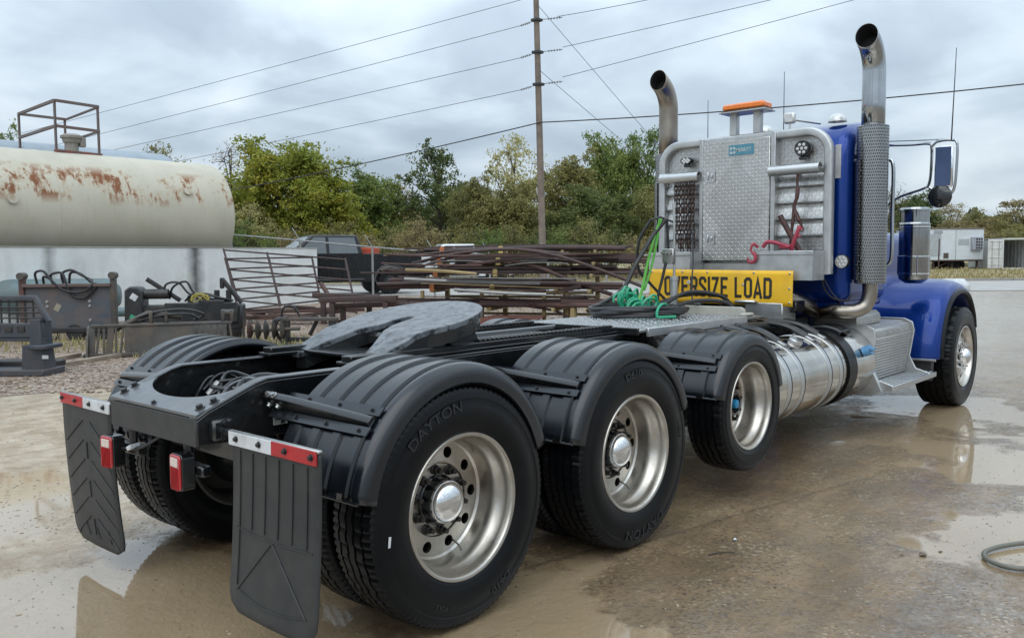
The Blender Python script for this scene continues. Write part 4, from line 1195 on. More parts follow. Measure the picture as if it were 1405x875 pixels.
for s in (-1, 1):                                      # air cleaners
    ax_, ay = 6.86, s * 1.0
    mb = MB(); mb.lathe([(0, 1.36), (.10, 1.36), (.165, 1.40), (.178, 1.44), (.178, 1.93), (.174, 1.935), (.174, 1.955), (.180, 1.96), (.180, 1.975), (.168, 1.99), (.168, 2.10), (.176, 2.105), (.176, 2.125), (.16, 2.145), (0, 2.15)], (0, 0, 0), (0, 0, 1), 48)
    o = part(mb, 'air_cleaner', simple('dark_chrome_canister', (.36, .37, .37), .12, 1.0, ns=5, rv=.04), loc=(ax_, ay, 0)); o.scale = (.84, .84, 1)
    for z in (1.46, 1.64, 1.945): part(MB().lathe([(.179, z - .008), (.183, z - .006), (.183, z + .006), (.179, z + .008)], (0, 0, 0), (0, 0, 1), 40), 'band', 'chrome', o)
    for k in range(4):
        a = 2 * PI * k / 4 + .5; part(MB().tube([(.185 * math.cos(a), .185 * math.sin(a), 1.45), (.185 * math.cos(a), .185 * math.sin(a), 1.65)], .006, 6), 'rod', 'chrome', o)
    # grab rail
    part(MB().tube(curve_pts([(5.62, s * 1.02, 2.50), (5.64, s * 1.12, 2.53), (5.64, s * 1.17, 2.46), (5.64, s * 1.17, 2.05), (5.64, s * 1.17, 1.64), (5.64, s * 1.12, 1.57), (5.62, s * 1.02, 1.60)], 6), .017, 10), 'grab_rail', 'stack_chrome')
    # mirror
    if s < 0:                                            # only the right hand mirror shows
        mroot = part(MB().tube(curve_pts([(6.1, s * .97, 2.72), (6.05, s * 1.2, 2.70), (6.0, s * 1.36, 2.69), (5.98, s * 1.40, 2.65), (5.98, s * 1.40, 2.45), (5.97, s * 1.385, 2.31), (5.97, s * 1.33, 2.27), (6.05, s * 1.12, 2.22), (6.1, s * 1.0, 2.16), (6.1, s * .97, 2.10)], 6), .013, 8), 'mirror_arm', 'stack_chrome')
        part(MB().tube([(6.1, s * .97, 2.76), (5.98, s * 1.56, 2.71)], .008, 6), 'stay', 'stack_chrome', mroot)
        part(MB().tube(curve_pts([(5.98, s * 1.40, 2.66), (5.97, s * 1.46, 2.70), (5.96, s * 1.58, 2.70), (5.95, s * 1.625, 2.66), (5.95, s * 1.625, 2.45), (5.95, s * 1.61, 2.26), (5.95, s * 1.56, 2.20), (5.96, s * 1.48, 2.22), (5.97, s * 1.39, 2.28)], 6), .013, 8), 'mirror_bow', 'stack_chrome', mroot)
        part(MB().box((5.93, s * 1.525, 2.46), (.06, .155, .38), .015), 'mirror_head', 'chrome', mroot)
        MB().box((5.897, s * 1.525, 2.46), (.006, .135, .355), .002).build('mirror_glass', simple('mirror_glass', (.10, .13, .22), .03, 1.0, ns=3, rv=.01), mroot)  # dark blue of the mirrored cab put into the glass colour
        part(MB().lathe([(0, -.03), (.06, -.028), (.098, -.012), (.105, .004), (.10, .02), (.05, .04), (0, .045)], (5.91, s * 1.50, 2.19), (1, 0, 0), 28), 'spot_mirror', MT['glass_dark'], mroot)
        part(MB().tube([(5.95, s * 1.575, 2.70), (5.94, s * 1.60, 3.52)], [.0065, .003], 6), 'antenna', 'chassis', mroot)
    # exhaust stack
    sX, sY, sZ = (5.30, -1.10, 0.0) if s < 0 else (5.40, 1.075, -.06)
    so = MB().lathe([(.128, 0), (.135, .005), (.135, 1.40), (.128, 1.405), (.10, 1.405)], ax=(0, 0, 1), n=48).build('stack_shield', MT['perf'], truck, loc=(sX, sY, 1.40 + sZ))
    part(MB().lathe([(.098, 0), (.098, 1.1)], (0, 0, 0), (0, 0, 1), 24), 'muffler', 'soot', so)
    part(MB().lathe([(.142, .03), (.148, .035), (.148, 1.10), (.142, 1.105)], (0, 0, 0), (0, 0, 1), 40, a0=rad(60), a1=rad(250)), 'rear_shield', 'perf', so)
    for z in (.25, .75, 1.15):
        b = MB(); b.box((.02, -s * .17, z), (.06, .08, .04), .008); part(b, 'clamp', 'chassis', so)
    px, py = sX, sY
    pth = [Vector((px, py, 2.72 + sZ)), Vector((px, py, 3.0 + sZ)), Vector((px, py, 3.28 + sZ))] + arc((px - .28, py, 3.28 + sZ), (1, 0, 0), (0, 0, 1), .28, rad(7), rad(62), 8)
    st = MB(); nn = 32
    sdv, tdv = Vector((0, 1, 0)), Vector((1, 0, 0))
    rings = []
    r_ = .098
    for i, p in enumerate(pth):
        if i < 3: e1, e2 = Vector((1, 0, 0)), Vector((0, 1, 0))
        else:
            a = rad(7) + rad(55) * (i - 3) / 8; e1, e2 = Vector((math.cos(a), 0, math.sin(a))), Vector((0, 1, 0))
        rings.append([p + e1 * (r_ * math.cos(2 * PI * k / nn)) + e2 * (r_ * math.sin(2 * PI * k / nn)) for k in range(nn)])
    # slanted mouth, cut so that it faces the rear
    last = rings[-1]; a = rad(62); up = Vector((-math.sin(a), 0, math.cos(a))); e1 = Vector((math.cos(a), 0, math.sin(a)))
    cen = pth[-1]
    rings.append([p + up * (.07 + .40 * (p - cen).dot(e1)) for p in last])
    st.ring_mesh(rings)
    pipe = part(st, 'stack_pipe', 'stack_chrome' if s < 0 else 'steel_pipe', solid=.004)
    inn = MB(); inn.ring_mesh([[p + (cen + up * .07 - p) * .045 for p in rings[-1]], [p + (cen - p) * .06 for p in last], [cen - up * .05 + (p - cen) * .88 for p in last]], True, False, True)
    part(inn, 'mouth', 'soot', pipe)
    part(MB().tube(curve_pts([(px, py, 1.42), (px, py, 1.30), (px - .02, py + s * -.03, 1.20), (px - .07, py - s * .09, 1.155), (px - .12, py - s * .17, 1.145), (px - .13, py - s * .27, 1.145), (px + .1, py - s * .5, 1.13)], 7), .066, 20), 'exhaust_elbow', 'steel_pipe')
# roof fittings
mb = MB(); mb.box((5.08, -.42, 2.925), (.06, .105, .10), .015); mb.tube([(5.08, -.42, 2.88), (5.08, -.42, 2.80)], .012, 6); part(mb, 'work_lamp', 'lamp')
part(MB().tube([(5.08, -.45, 2.91), (5.3, -.62, 2.88)], .012, 6), 'lamp_stay', 'alu')
for (x, y, z) in ((5.45, -.72, 2.90), (5.4, -.02, 2.86)): part(MB().lathe([(.085 * math.cos(a), .085 * math.sin(a) * .9) for a in [PI / 2 * k / 8 for k in range(9)]] , (x, y, z), (0, 0, 1), 24), 'roof_dome', 'lamp')
for (y, z0, z1) in ((.66, 2.85, 3.28), (-.17, 2.85, 3.45)): part(MB().tube([(5.5, y, z0), (5.5, y, z1)], [.005, .003], 6), 'antenna', 'chassis')

# ---------------------------------------------------------------- headache rack
XR = 4.95
HW, Z0, Z1 = .885, 1.49, 2.80
path = [(XR, y, z) for (y, z) in [(p[0], p[1] + (Z0 + Z1) / 2 + 0.0) for p in rrect(2 * HW - .07, Z1 - Z0 - .07 + .5, .20, 8)] if z > Z0 + .1]
arcp = [Vector((XR, -HW + .035, Z0)), Vector((XR, -HW + .035, 1.8)), Vector((XR, -HW + .035, 2.2))] + arc((XR, -HW + .235, Z1 - .235), (0, -1, 0), (0, 0, 1), .20, 0, PI / 2, 10) + arc((XR, HW - .235, Z1 - .235), (0, 1, 0), (0, 0, 1), .20, PI / 2, 0, 10) + [Vector((XR, HW - .035, 2.2)), Vector((XR, HW - .035, 1.8)), Vector((XR, HW - .035, Z0))]
mb = MB(); mb.tube(arcp, .035, prof=rrect(.075, .085, .018, 3), up=Vector((1, 0, 0)))
rack = part(mb, 'headache_rack', 'alu_matt', angle=50)
mb = MB(); sh = [(-HW + .05, Z0), (-HW + .05, Z1 - .235)] + [(p.y, p.z) for p in arc((0, -HW + .235, Z1 - .235), (0, -1, 0), (0, 0, 1), .185, .1, PI / 2, 8)] + [(p.y, p.z) for p in arc((0, HW - .235, Z1 - .235), (0, 1, 0), (0, 0, 1), .185, PI / 2, .1, 8)] + [(HW - .05, Z1 - .235), (HW - .05, Z0)]
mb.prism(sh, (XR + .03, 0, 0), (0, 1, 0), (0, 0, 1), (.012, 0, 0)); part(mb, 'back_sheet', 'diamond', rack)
mb = MB(); mb.box((XR, 0, 1.54), (.075, 1.72, .11), .008); part(mb, 'bottom_rail', 'alu_matt', rack)
mb = MB(); mb.box((XR - .035, .025, 2.185), (.06, .69, 1.14), .006); part(mb, 'door', 'diamond_door', rack)
mb = MB(); mb.box((XR - .01, -.345, 2.2), (.09, .045, 1.18), .004); part(mb, 'door_post', 'alu_matt', rack)
mb = MB(); mb.box((XR - .01, .395, 2.2), (.09, .04, 1.18), .004); part(mb, 'door_post', 'alu_matt', rack)
for z in (2.43, 1.83):
    mb = MB(); mb.prism(rrect(.10, .12, .018), (XR - .068, .285, z), (0, 1, 0), (0, 0, 1), (-.006, 0, 0)); h = part(mb, 'latch', 'alu', rack)
    mb = MB(); mb.prism(rrect(.055, .095, .01), (XR - .0745, .30, z), (0, 1, 0), (0, 0, 1), (-.003, 0, 0)); mb.box((XR - .083, .265, z), (.02, .022, .04), .004); part(mb, 'latch_handle', 'alu', rack)
    mb = MB(); mb.box((XR - .085, .305, z), (.016, .02, .07), .004); part(mb, 'latch_lever', 'alu', rack)
# stepped louvre boards in the two side bays
for (y0, y1, zs) in ((-.36, -.82, (2.27, 2.12, 1.97, 1.82)), (.42, .82, (2.26, 2.11, 1.96, 1.81))):
    for k, z in enumerate(zs):
        mb = MB(); mb.prism([(0, 0), (-.026, .006), (-.036, .020), (-.034, .045), (0, .125)], (XR + .03, (y0 + y1) / 2, z), (1, 0, 0), (0, 0, 1), (0, abs(y1 - y0) - .02, 0), True)
        part(mb, 'louvre', 'diamond', rack)
for (y0, y1, z) in ((-.33, -.80, 2.43), (.40, .83, 2.435)):       # half round chain hanger tubes
    mb = MB(); mb.lathe([(.052, 0), (.052, abs(y1 - y0)), (.046, abs(y1 - y0)), (.046, 0), (.052, 0)], (XR - .08, min(y0, y1), z), (0, 1, 0), 18, a0=rad(-60), a1=rad(160)); part(mb, 'chain_hanger', 'alu', rack)
    mb = MB(); mb.cyl((XR - .08, min(y0, y1) + .02, z - .035), (XR - .08, max(y0, y1) - .02, z - .035), .012, n=8); mb.box((XR - .02, (y0 + y1) / 2, z - .03), (.1, .03, .02)); part(mb, 'hanger_bar', 'alu_matt', rack)
def tray(yc, w, zc0, zc1):
    mb = MB(); d = .26; x0 = XR - .04 - d; x1 = XR - .04; t = .006
    mb.box(((x0 + t / 2), yc, (zc0 + zc1) / 2), (t, w, zc1 - zc0)); mb.box((x1 - t / 2, yc, (zc0 + zc1) / 2), (t, w, zc1 - zc0))
    for s in (-1, 1): mb.box(((x0 + x1) / 2, yc + s * (w / 2 - t / 2), (zc0 + zc1) / 2), (d - 2 * t, t, zc1 - zc0))
    mb.box(((x0 + x1) / 2, yc, zc0 + t / 2), (d - 2 * t, w - 2 * t, t)); mb.box((x0 - .004, yc, zc1 - .018), (.014, w + .012, .036), .004)
    return part(mb, 'chain_tray', 'alu_matt', rack)
tray(-.565, .54, 1.44, 1.70); tray(.60, .46, 1.46, 1.70)
# badge
mb = MB(); mb.prism(rrect(.255, .098, .008), (XR - .0655, -.035, 2.655), (0, 1, 0), (0, 0, 1), (-.005, 0, 0)); part(mb, 'badge', 'badge', rack)
vs, fs = text_mesh('MERRITT', .050, .0012, .0008, 1.0, 1.02)
mb = MB(); mb._add([Vector((XR - .0715 - z, -.06 - x * .78, 2.652 + y)) for x, y, z in vs], fs)
part(mb, 'badge_lettering', 'badge_text', rack)
mb = MB()
for (dy, dz) in ((.03, .022), (-.03, .022), (.03, -.022), (-.03, -.022)): mb.box((XR - .072, .052 + dy * .55, 2.652 + dz * .9), (.003, .022, .026), .001, Matrix.Rotation(.78 * (1 if dy * dz > 0 else -1), 3, 'X'))
part(mb, 'badge_emblem', 'badge_text', rack)
# lamps on the rack
for (y, z, r, sc, nm) in ((-.62, 2.615, .07, 1.0, 'round_lamp'), (.56, 2.60, .065, .5, 'oval_lamp')):
    mb = MB(); mb.lathe([(0, .05), (r, .045), (r, .0), (r * .92, -.008), (r * .85, -.002), (0, -.002)], (0, 0, 0), (1, 0, 0), 28)
    lo = part(mb, nm, 'chassis', rack, loc=(XR - .06, y, z)); lo.scale = (1, 1, sc)
    led = MB()
    for k in range(7):
        a = 2 * PI * k / 6; rr = 0 if k == 6 else r * .55
        led.lathe([(0, -.006), (r * .2, -.004), (r * .22, 0)], (XR - .062, y + rr * math.cos(a), z + sc * rr * math.sin(a)), (1, 0, 0), 10)
    part(led, 'led', 'lamp', rack)
    mb = MB(); mb.box((XR - .03, y, z - r * sc - .015), (.05, .06, .03), .006); part(mb, 'lamp_foot', 'chassis', rack)
mb = MB(); mb.lathe([(0, .05), (.062, .045), (.062, 0), (.055, -.006), (0, -.004)], (5.06, -.93, 1.60), (1, 0, 0), 26); rl = part(mb, 'round_lamp', 'chassis')
led = MB()
for k in range(7):
    a = 2 * PI * k / 6; rr = 0 if k == 6 else .036
    led.lathe([(0, -.012), (.012, -.009), (.015, -.003)], (5.06, -.93 + rr * math.cos(a), 1.60 + rr * math.sin(a)), (1, 0, 0), 10)
part(led, 'led', 'lamp', rl); part(MB().lathe([(.0, -.0065), (.056, -.0065), (.056, -.0045)], (5.06, -.93, 1.60), (1, 0, 0), 26), 'lens', 'lamp', rl)
part(MB().tube(curve_pts([(5.0, -.78, 1.45), (5.02, -.80, 1.35), (5.06, -.86, 1.27), (5.1, -.97, 1.25), (5.12, -1.0, 1.30)]), .008, 6), 'lamp_cable', 'hose')
part(MB().tube(curve_pts([(5.0, -.80, 1.44), (5.03, -.86, 1.32), (5.07, -.92, 1.24), (5.2, -.85, 1.22)]), .006, 6), 'lamp_cable', 'hose')
# amber light bar on two posts
for y in (.07, -.17):
    mb = MB(); mb.box((XR, y, 2.90), (.07, .07, .20), .004); part(mb, 'light_bar_post', 'alu_matt', rack)
mb = MB(); mb.box((XR - .01, -.06, 3.005), (.24, .46, .012), .003); part(mb, 'light_bar_base', 'alu_matt', rack)
mb = MB(); mb.box((XR - .01, -.06, 3.018), (.20, .43, .014), .003); part(mb, 'light_bar_gasket', 'chassis', rack)
mb = MB(); mb.box((XR - .01, -.06, 3.055), (.19, .42, .060), .016); part(mb, 'amber_lens', 'amber', rack)

# ---------------------------------------------------------------- things carried on the truck
sg = MB(); XS = 4.59
def sgn_pos(u, v, dx=0.0):                              # u along -Y, v up
    return Vector((XS + .005 * math.sin(u * 5) + .003 * math.sin(v * 5 + u * 3) + dx, .785 - 1.475 * u, 1.215 + .315 * v + .012 * (u - .5) * -1))
sg.grid(lambda a, b: sgn_pos(a, b), 40, 8)
sign = sg.build('warning_sign', MT['yellow'], None, solid=.003)
tag(sign, 'yellow OVERSIZE LOAD banner sign fixed below the headache rack', 'sign')
def ribbon(pts, w, closed=False):
    """flat stroke of even width with mitred joints, in letter units"""
    P = [Vector((x, y)) for x, y in pts]; n = len(P); L = []; Rr = []
    for i in range(n):
        a = P[i - 1] if (closed or i) else None; b = P[(i + 1) % n] if (closed or i < n - 1) else None
        d0 = (P[i] - a).normalized() if a is not None else None; d1 = (b - P[i]).normalized() if b is not None else None
        d0 = d0 if d0 is not None else d1; d1 = d1 if d1 is not None else d0
        n0, n1 = Vector((-d0.y, d0.x)), Vector((-d1.y, d1.x)); m = (n0 + n1).normalized(); k = w / 2 / max(.35, m.dot(n0))
        L.append(P[i] + m * k); Rr.append(P[i] - m * k)
    return L, Rr, closed
SW = .15
def oct_(x0, x1, y0, y1, c): return [(x0 + c, y0), (x1 - c, y0), (x1, y0 + c), (x1, y1 - c), (x1 - c, y1), (x0 + c, y1), (x0, y1 - c), (x0, y0 + c)]
h_ = SW / 2
GL = dict(
    O=[(oct_(h_, .5 - h_, h_, 1 - h_, .09), True)], V=[([(h_ * .6, 1), (.25, .10), (.5 - h_ * .6, 1)], False)],
    E=[([(.46, 1 - h_), (h_, 1 - h_), (h_, h_), (.46, h_)], False), ([(SW, .5), (.40, .5)], False)],
    R=[([(h_, 0), (h_, 1 - h_), (.5 - h_ - .08, 1 - h_), (.5 - h_, 1 - h_ - .09), (.5 - h_, .58), (.5 - h_ - .06, .49), (SW, .49)], False), ([(.34, .415), (.5 - h_ + .01, 0)], False)],
    S=[([(.5 - h_, .70), (.5 - h_, 1 - h_ - .09), (.5 - h_ - .08, 1 - h_), (h_ + .08, 1 - h_), (h_, 1 - h_ - .09), (h_, .66), (.5 - h_, .36), (.5 - h_, h_ + .09), (.5 - h_ - .08, h_), (h_ + .08, h_), (h_, h_ + .09), (h_, .31)], False)],
    I=[([(h_, 0), (h_, 1)], False)], Z=[([(.02, 1 - h_), (.5 - h_ - .02, 1 - h_), (h_ + .02, h_), (.48, h_)], False)],
    L=[([(h_, 1), (h_, h_), (.44, h_)], False)], A=[([(h_ * .6, 0), (.25, .90), (.5 - h_ * .6, 0)], False), ([(.165, .25), (.335, .25)], False)],
    D=[([(h_, h_), (.5 - h_ - .08, h_), (.5 - h_, h_ + .09), (.5 - h_, 1 - h_ - .09), (.5 - h_ - .08, 1 - h_), (h_, 1 - h_)], True)])
mb = MB(); xcur = 0.0; strokes = []
for ch in 'OVERSIZE LOAD':
    if ch == ' ': xcur += .30; continue
    for pts, cl in GL[ch]: strokes.append((xcur, ribbon(pts, SW, cl)))
    xcur += (.5 if ch != 'I' else SW) + .085
xtot = xcur - .085
for x0, (Lp, Rp, cl) in strokes:
    n = len(Lp)
    def wp(p, x0=x0): return sgn_pos(.115 + .755 * (x0 + p.x) / xtot, .20 + .60 * p.y, -.0055)
    fs = [(i, (i + 1) % n, n + (i + 1) % n, n + i) for i in range(n if cl else n - 1)]
    mb._add([wp(p) for p in Lp] + [wp(p) for p in Rp], fs)
part(mb, 'lettering', 'sign_black', sign, smooth=False)
for (u, v) in ((.02, .92), (.02, .5), (.02, .08), (.25, .93), (.43, .93), (.43, .07), (.70, .06), (.98, .92), (.98, .1), (.98, .5), (.68, .58), (.30, .6), (.75, .93)):
    inst('grommet', ME_RIVET, sign, sgn_pos(u, v, -.003), rot_to((-1, 0, 0)), (1.5, 1.5, 1.5))
o = MB().tube(arc(sgn_pos(.30, .62, -.010), (0, 1, 0), (0, 0, 1), .013, 0, 2 * PI * .999, 16), .005, 6).build('washer_tag', MT['white_tape'], sign)

def chain_mesh(pts, link=.046, rr=.0048, wid=.0135):
    """oval links strung along a path"""
    mb = MB(); P = [Vector(p) for p in pts]
    # resample
    seg = []; L = 0
    for a, b in zip(P, P[1:]): seg.append((L, a, b)); L += (b - a).length
    step = link * .70; n = max(2, int(L / step))
    for k in range(n):
        s = k * step
        for (l0, a, b) in reversed(seg):
            if s >= l0: break
        d = (b - a).normalized(); c = a + d * (s - l0)
        e, f = frame_from(d)
        w = e if k % 2 else f
        h = link / 2 - wid
        loop = [c + d * (h + wid * math.sin(t)) + w * (wid * math.cos(t)) for t in [PI * j / 5 for j in range(6)]] + [c + d * (-h - wid * math.sin(t)) - w * (wid * math.cos(t)) for t in [PI * j / 5 for j in range(6)]]
        mb.tube(loop, rr, 5, closed=True)
    return mb
xc = XR - .09
for k, (y, z0) in enumerate(((.655, 1.735), (.615, 1.70), (.575, 1.68), (.535, 1.70), (.495, 1.67), (.455, 1.72))):
    o = chain_mesh([(xc, y, 2.375), (xc - .012 * (k % 2), y + .004, 2.1), (xc, y + .006 * (-1) ** k, z0)], .062, .0062, .0165).build('load_chain', MT['chain'])
    tag(o, ('first', 'second', 'third', 'fourth', 'fifth', 'sixth')[k] + ' from the left of the rusty chains hanging on the headache rack', 'chain', 'rusty chains hanging on the headache rack')
mb = MB(); mb.tube(curve_pts([(xc, -.60, 2.40), (xc, -.595, 2.33), (xc, -.60, 2.26), (xc - .01, -.60, 2.18), (xc - .01, -.575, 2.10), (xc - .01, -.60, 2.02), (xc - .01, -.63, 1.96), (xc, -.64, 1.92)], 5), [.012] * 10 + [.020] * 6 + [.017] * 8 + [.022] * 6 + [.012] * 6, 8)
cb = mb.build('chain_binder', MT['binder']); tag(cb, 'rusty lever chain binder hanging from the right tube of the rack', 'binder')
part(MB().tube(curve_pts([(xc - .01, -.575, 2.11), (xc - .015, -.57, 2.0), (xc - .015, -.555, 1.85), (xc - .015, -.545, 1.76)], 5), [.017] * 8 + [.013] * 8, 8), 'lever', MT['binder'], cb)
part(chain_mesh([(xc, -.64, 1.93), (xc - .01, -.655, 1.84)], .05, .006, .014), 'chain_end', 'chain', cb)
mb = MB(); mb.cyl((xc - .05, -.46, 2.02), (xc - .02, -.68, 1.62), .026, n=12); tag(mb.build('steel_pipe', MT['binder']), 'brown steel pipe leaning in the right tray of the rack', 'pipe')
def hook(mb, c, s=1.0):
    c = Vector(c); mb.tube(curve_pts([c + Vector((0, .0, .11)) * s, c + Vector((0, .0, .07)) * s, c + Vector((0, -.03, .04)) * s, c + Vector((0, -.045, .0)) * s, c + Vector((0, -.02, -.035)) * s, c + Vector((0, .025, -.03)) * s, c + Vector((0, .035, .005)) * s], 5), [.011 * s] * 8 + [.016 * s] * 18 + [.009 * s] * 5, 8)
mb = MB(); hook(mb, (XR - .325, -.275, 1.635), .95); mb.tube(curve_pts([(XR - .325, -.275, 1.74), (XR - .31, -.29, 1.765), (XR - .28, -.32, 1.735)]), .013, 8)
o = mb.build('chain_hook', MT['pink']); tag(o, 'pink painted chain hook hanging over the inner corner of the right tray', 'hook')
mb = MB(); mb.tube(curve_pts([(XR - .27, -.36, 1.735), (XR - .27, -.40, 1.78), (XR - .26, -.47, 1.775), (XR - .25, -.53, 1.755), (XR - .24, -.58, 1.74)]), [.016, .018, .020] * 11, 8); mb.tube(curve_pts([(XR - .2, -.60, 1.70), (XR - .2, -.62, 1.78), (XR - .19, -.655, 1.88), (XR - .18, -.66, 1.92)]), .019, 8); mb.box((XR - .22, -.55, 1.735), (.08, .1, .04), .012)
mb.tube(arc((XR - .19, -.68, 1.86), (0, 1, 0), (0, 0, 1), .035, -1.5, 2.0, 10), .011, 7)
tag(mb.build('chain_binder', MT['pink']), 'pink painted chain binder lying in the right tray of the rack', 'binder')

# ================================================================== TREES
def leaf_mat(name, a, b, c2, sc=.45):
    t = NT(name)
    oi = t.new('ShaderNodeObjectInfo')
    n = t.math('ADD', t.noise(sc, 4, .6), t.math('MULTIPLY', t.math('SUBTRACT', oi.outputs['Random'], .5), .16))
    col = t.mix(t.ramp(n, [(.38, 0), (.62, 1)]), a, b)
    col = t.mix(t.ramp(t.noise(sc * 6, 3), [(.5, 0), (.72, 1)]), col, c2)
    t.set(col=col, rough=.6, spec=.25)
    tr = t.new('ShaderNodeBsdfTranslucent'); t.link(col, tr.inputs[0])
    mx = t.new('ShaderNodeMixShader'); mx.inputs[0].default_value = .3
    t.link(t.b.outputs[0], mx.inputs[1]); t.link(tr.outputs[0], mx.inputs[2]); t.link(mx.outputs[0], t.out.inputs[0])
    return t.mat
LM = dict(
    yellowgreen=leaf_mat('leaves_yellow_green', (0.204, 0.242, 0.034), (0.354, 0.314, 0.046), (0.124, 0.179, 0.030)),
    green=leaf_mat('leaves_green', (0.132, 0.197, 0.053), (0.212, 0.251, 0.068), (0.088, 0.134, 0.038)),
    dark=leaf_mat('leaves_dark_green', (0.080, 0.116, 0.038), (0.151, 0.170, 0.053), (0.053, 0.081, 0.030)),
    olive=leaf_mat('leaves_olive', (0.195, 0.188, 0.068), (0.291, 0.260, 0.091), (0.124, 0.134, 0.046)),
    pale=leaf_mat('leaves_pale_yellow', (0.460, 0.412, 0.181), (0.301, 0.305, 0.113), (0.550, 0.502, 0.242)),
    rust=leaf_mat('leaves_rust', (0.301, 0.152, 0.060), (0.212, 0.179, 0.060), (0.389, 0.215, 0.091)),
    brown=leaf_mat('leaves_brown', (0.266, 0.215, 0.099), (0.354, 0.296, 0.136), (0.177, 0.152, 0.068)))
MT['bark'] = simple('bark', (.075, .06, .047), .85, col2=(.045, .037, .03), ns=4, bump=.5, bs=20)

def tree_meshes(seed, H=10.0, rx=3.6, z0=.22, limbs=11, subs=5, nleaf=9000, blob=.85, leaf=.15, bare=.0, lean=.0, shell=0):
    """wood (trunk, limbs, twigs) and foliage for one tree, origin at the foot"""
    r = random.Random(seed)
    wood = MB(); lv = []; lf = []
    top = Vector((lean + r.uniform(-.5, .5), r.uniform(-.5, .5), H * .86))
    tp = curve_pts([Vector((0, 0, -.1)), Vector((r.uniform(-.15, .15), r.uniform(-.15, .15), H * .3)), Vector((top.x * .5 + r.uniform(-.2, .2), top.y * .5, H * .6)), top], 5)
    wood.tube(tp, [.22 * H / 10 * (1 - .93 * k / (len(tp) - 1)) + .015 for k in range(len(tp))], 8)
    zc = H * (z0 + 1) / 2; rz = H * (1 - z0) / 2
    tips = []
    for i in range(limbs):
        f = .18 + .74 * (i + r.random() * .8) / limbs
        base = tp[min(len(tp) - 1, int(f * (len(tp) - 1)))]
        a = i * 2.4 + r.uniform(-.5, .5)
        # target on the crown envelope
        el = r.uniform(-.55, 1.0) if i < limbs - 2 else 1.2
        u = Vector((math.cos(a) * math.cos(el) * rx, math.sin(a) * math.cos(el) * rx, zc + math.sin(el) * rz)) * 1.0
        u = Vector((u.x, u.y, max(u.z, base.z + .3 * abs(el)))) + Vector((r.uniform(-.6, .6), r.uniform(-.6, .6), r.uniform(-.5, .5)))
        mid = base.lerp(u, .5) + Vector((0, 0, r.uniform(.0, .6)))
        lp = curve_pts([base, mid, u], 5)
        rb = .095 * H / 10 * r.uniform(.7, 1.1)
        wood.tube(lp, [rb * (1 - .85 * k / (len(lp) - 1)) + .008 for k in range(len(lp))], 6)
        for s in range(subs):
            b = lp[r.randint(3, len(lp) - 1)]
            d = Vector((r.gauss(0, 1), r.gauss(0, 1), r.gauss(.25, .8))).normalized() * r.uniform(.6, 1.7) * H / 10
            sp = curve_pts([b, b + d * .5 + Vector((0, 0, .1)), b + d], 3)
            wood.tube(sp, [.03 * (1 - .8 * k / (len(sp) - 1)) + .004 for k in range(len(sp))], 4)
            tips += [(sp[-1], 1.0), (sp[len(sp) // 2], .7)]
            for w in range(2):
                e = b + d * r.uniform(.4, 1); e2 = e + Vector((r.gauss(0, .4), r.gauss(0, .4), r.gauss(.2, .35)))
                wood.tube([e, e2], [.010, .003], 3); tips.append((e2, .55))
    for _ in range(shell):                                # sprays that round the crown off
        a, z_ = r.uniform(0, 2 * PI), r.uniform(-.85, 1.0); k_ = math.sqrt(max(0, 1 - z_ * z_)); f_ = r.uniform(.62, 1.0) * (1 + .10 * math.sin(3 * a + seed) + .08 * math.sin(5 * z_ + seed))
        tips.append((Vector((math.cos(a) * k_ * rx * f_, math.sin(a) * k_ * rx * f_, zc + z_ * rz * f_)), .8))
    live = [t for t in tips if r.random() > bare]
    per = max(1, nleaf // max(1, len(live)))
    for (c, k) in live:
        br = blob * k * r.uniform(.7, 1.2) * H / 10
        sub = [c + Vector((r.gauss(0, .5), r.gauss(0, .5), r.gauss(0, .35))) * br for _ in range(7)]   # clumps within the spray
        for _ in range(int(per * (.5 + k * .7))):
            p = r.choice(sub) + Vector((r.gauss(0, .28), r.gauss(0, .28), r.gauss(0, .20))) * br
            q = Quaternion((r.gauss(0, 1), r.gauss(0, 1), r.gauss(0, 1), r.gauss(0, 1))).normalized()
            s = leaf * r.uniform(.6, 1.3)
            a1, a2 = q @ Vector((s, 0, 0)), q @ Vector((0, s * .45, s * .12))
            o = len(lv); lv += [p - a1, p - a2, p + a1, p + a2]; lf.append((o, o + 1, o + 2, o + 3))
    fo = MB(); fo.v = [tuple(p) for p in lv]; fo.f = lf
    me = bpy.data.meshes.new('crown'); me.from_pydata(fo.v, [], fo.f)
    me.materials.append(LM['green']); me.update()
    return wood.mesh('trunk', MT['bark']), me
TREES = dict(
    dense1=tree_meshes(1, rx=3.9, z0=.14, limbs=15, subs=6, nleaf=26000, blob=1.0, leaf=.15, shell=110),
    dense2=tree_meshes(2, rx=3.3, z0=.12, limbs=14, subs=6, nleaf=22000, blob=.95, leaf=.14, shell=90),
    oak=tree_meshes(3, rx=4.2, z0=.20, limbs=15, subs=5, nleaf=11000, blob=.85, leaf=.14, bare=.2, shell=50),
    sparse=tree_meshes(4, rx=3.2, z0=.22, limbs=13, subs=6, nleaf=7000, blob=.8, leaf=.13, bare=.15, shell=40),
    bare=tree_meshes(5, rx=3.0, z0=.25, limbs=12, subs=7, nleaf=1300, blob=.7, leaf=.10, bare=.4),
    shrub=tree_meshes(6, H=4.0, rx=2.1, z0=.02, limbs=11, subs=5, nleaf=4200, blob=1.5, leaf=.09))
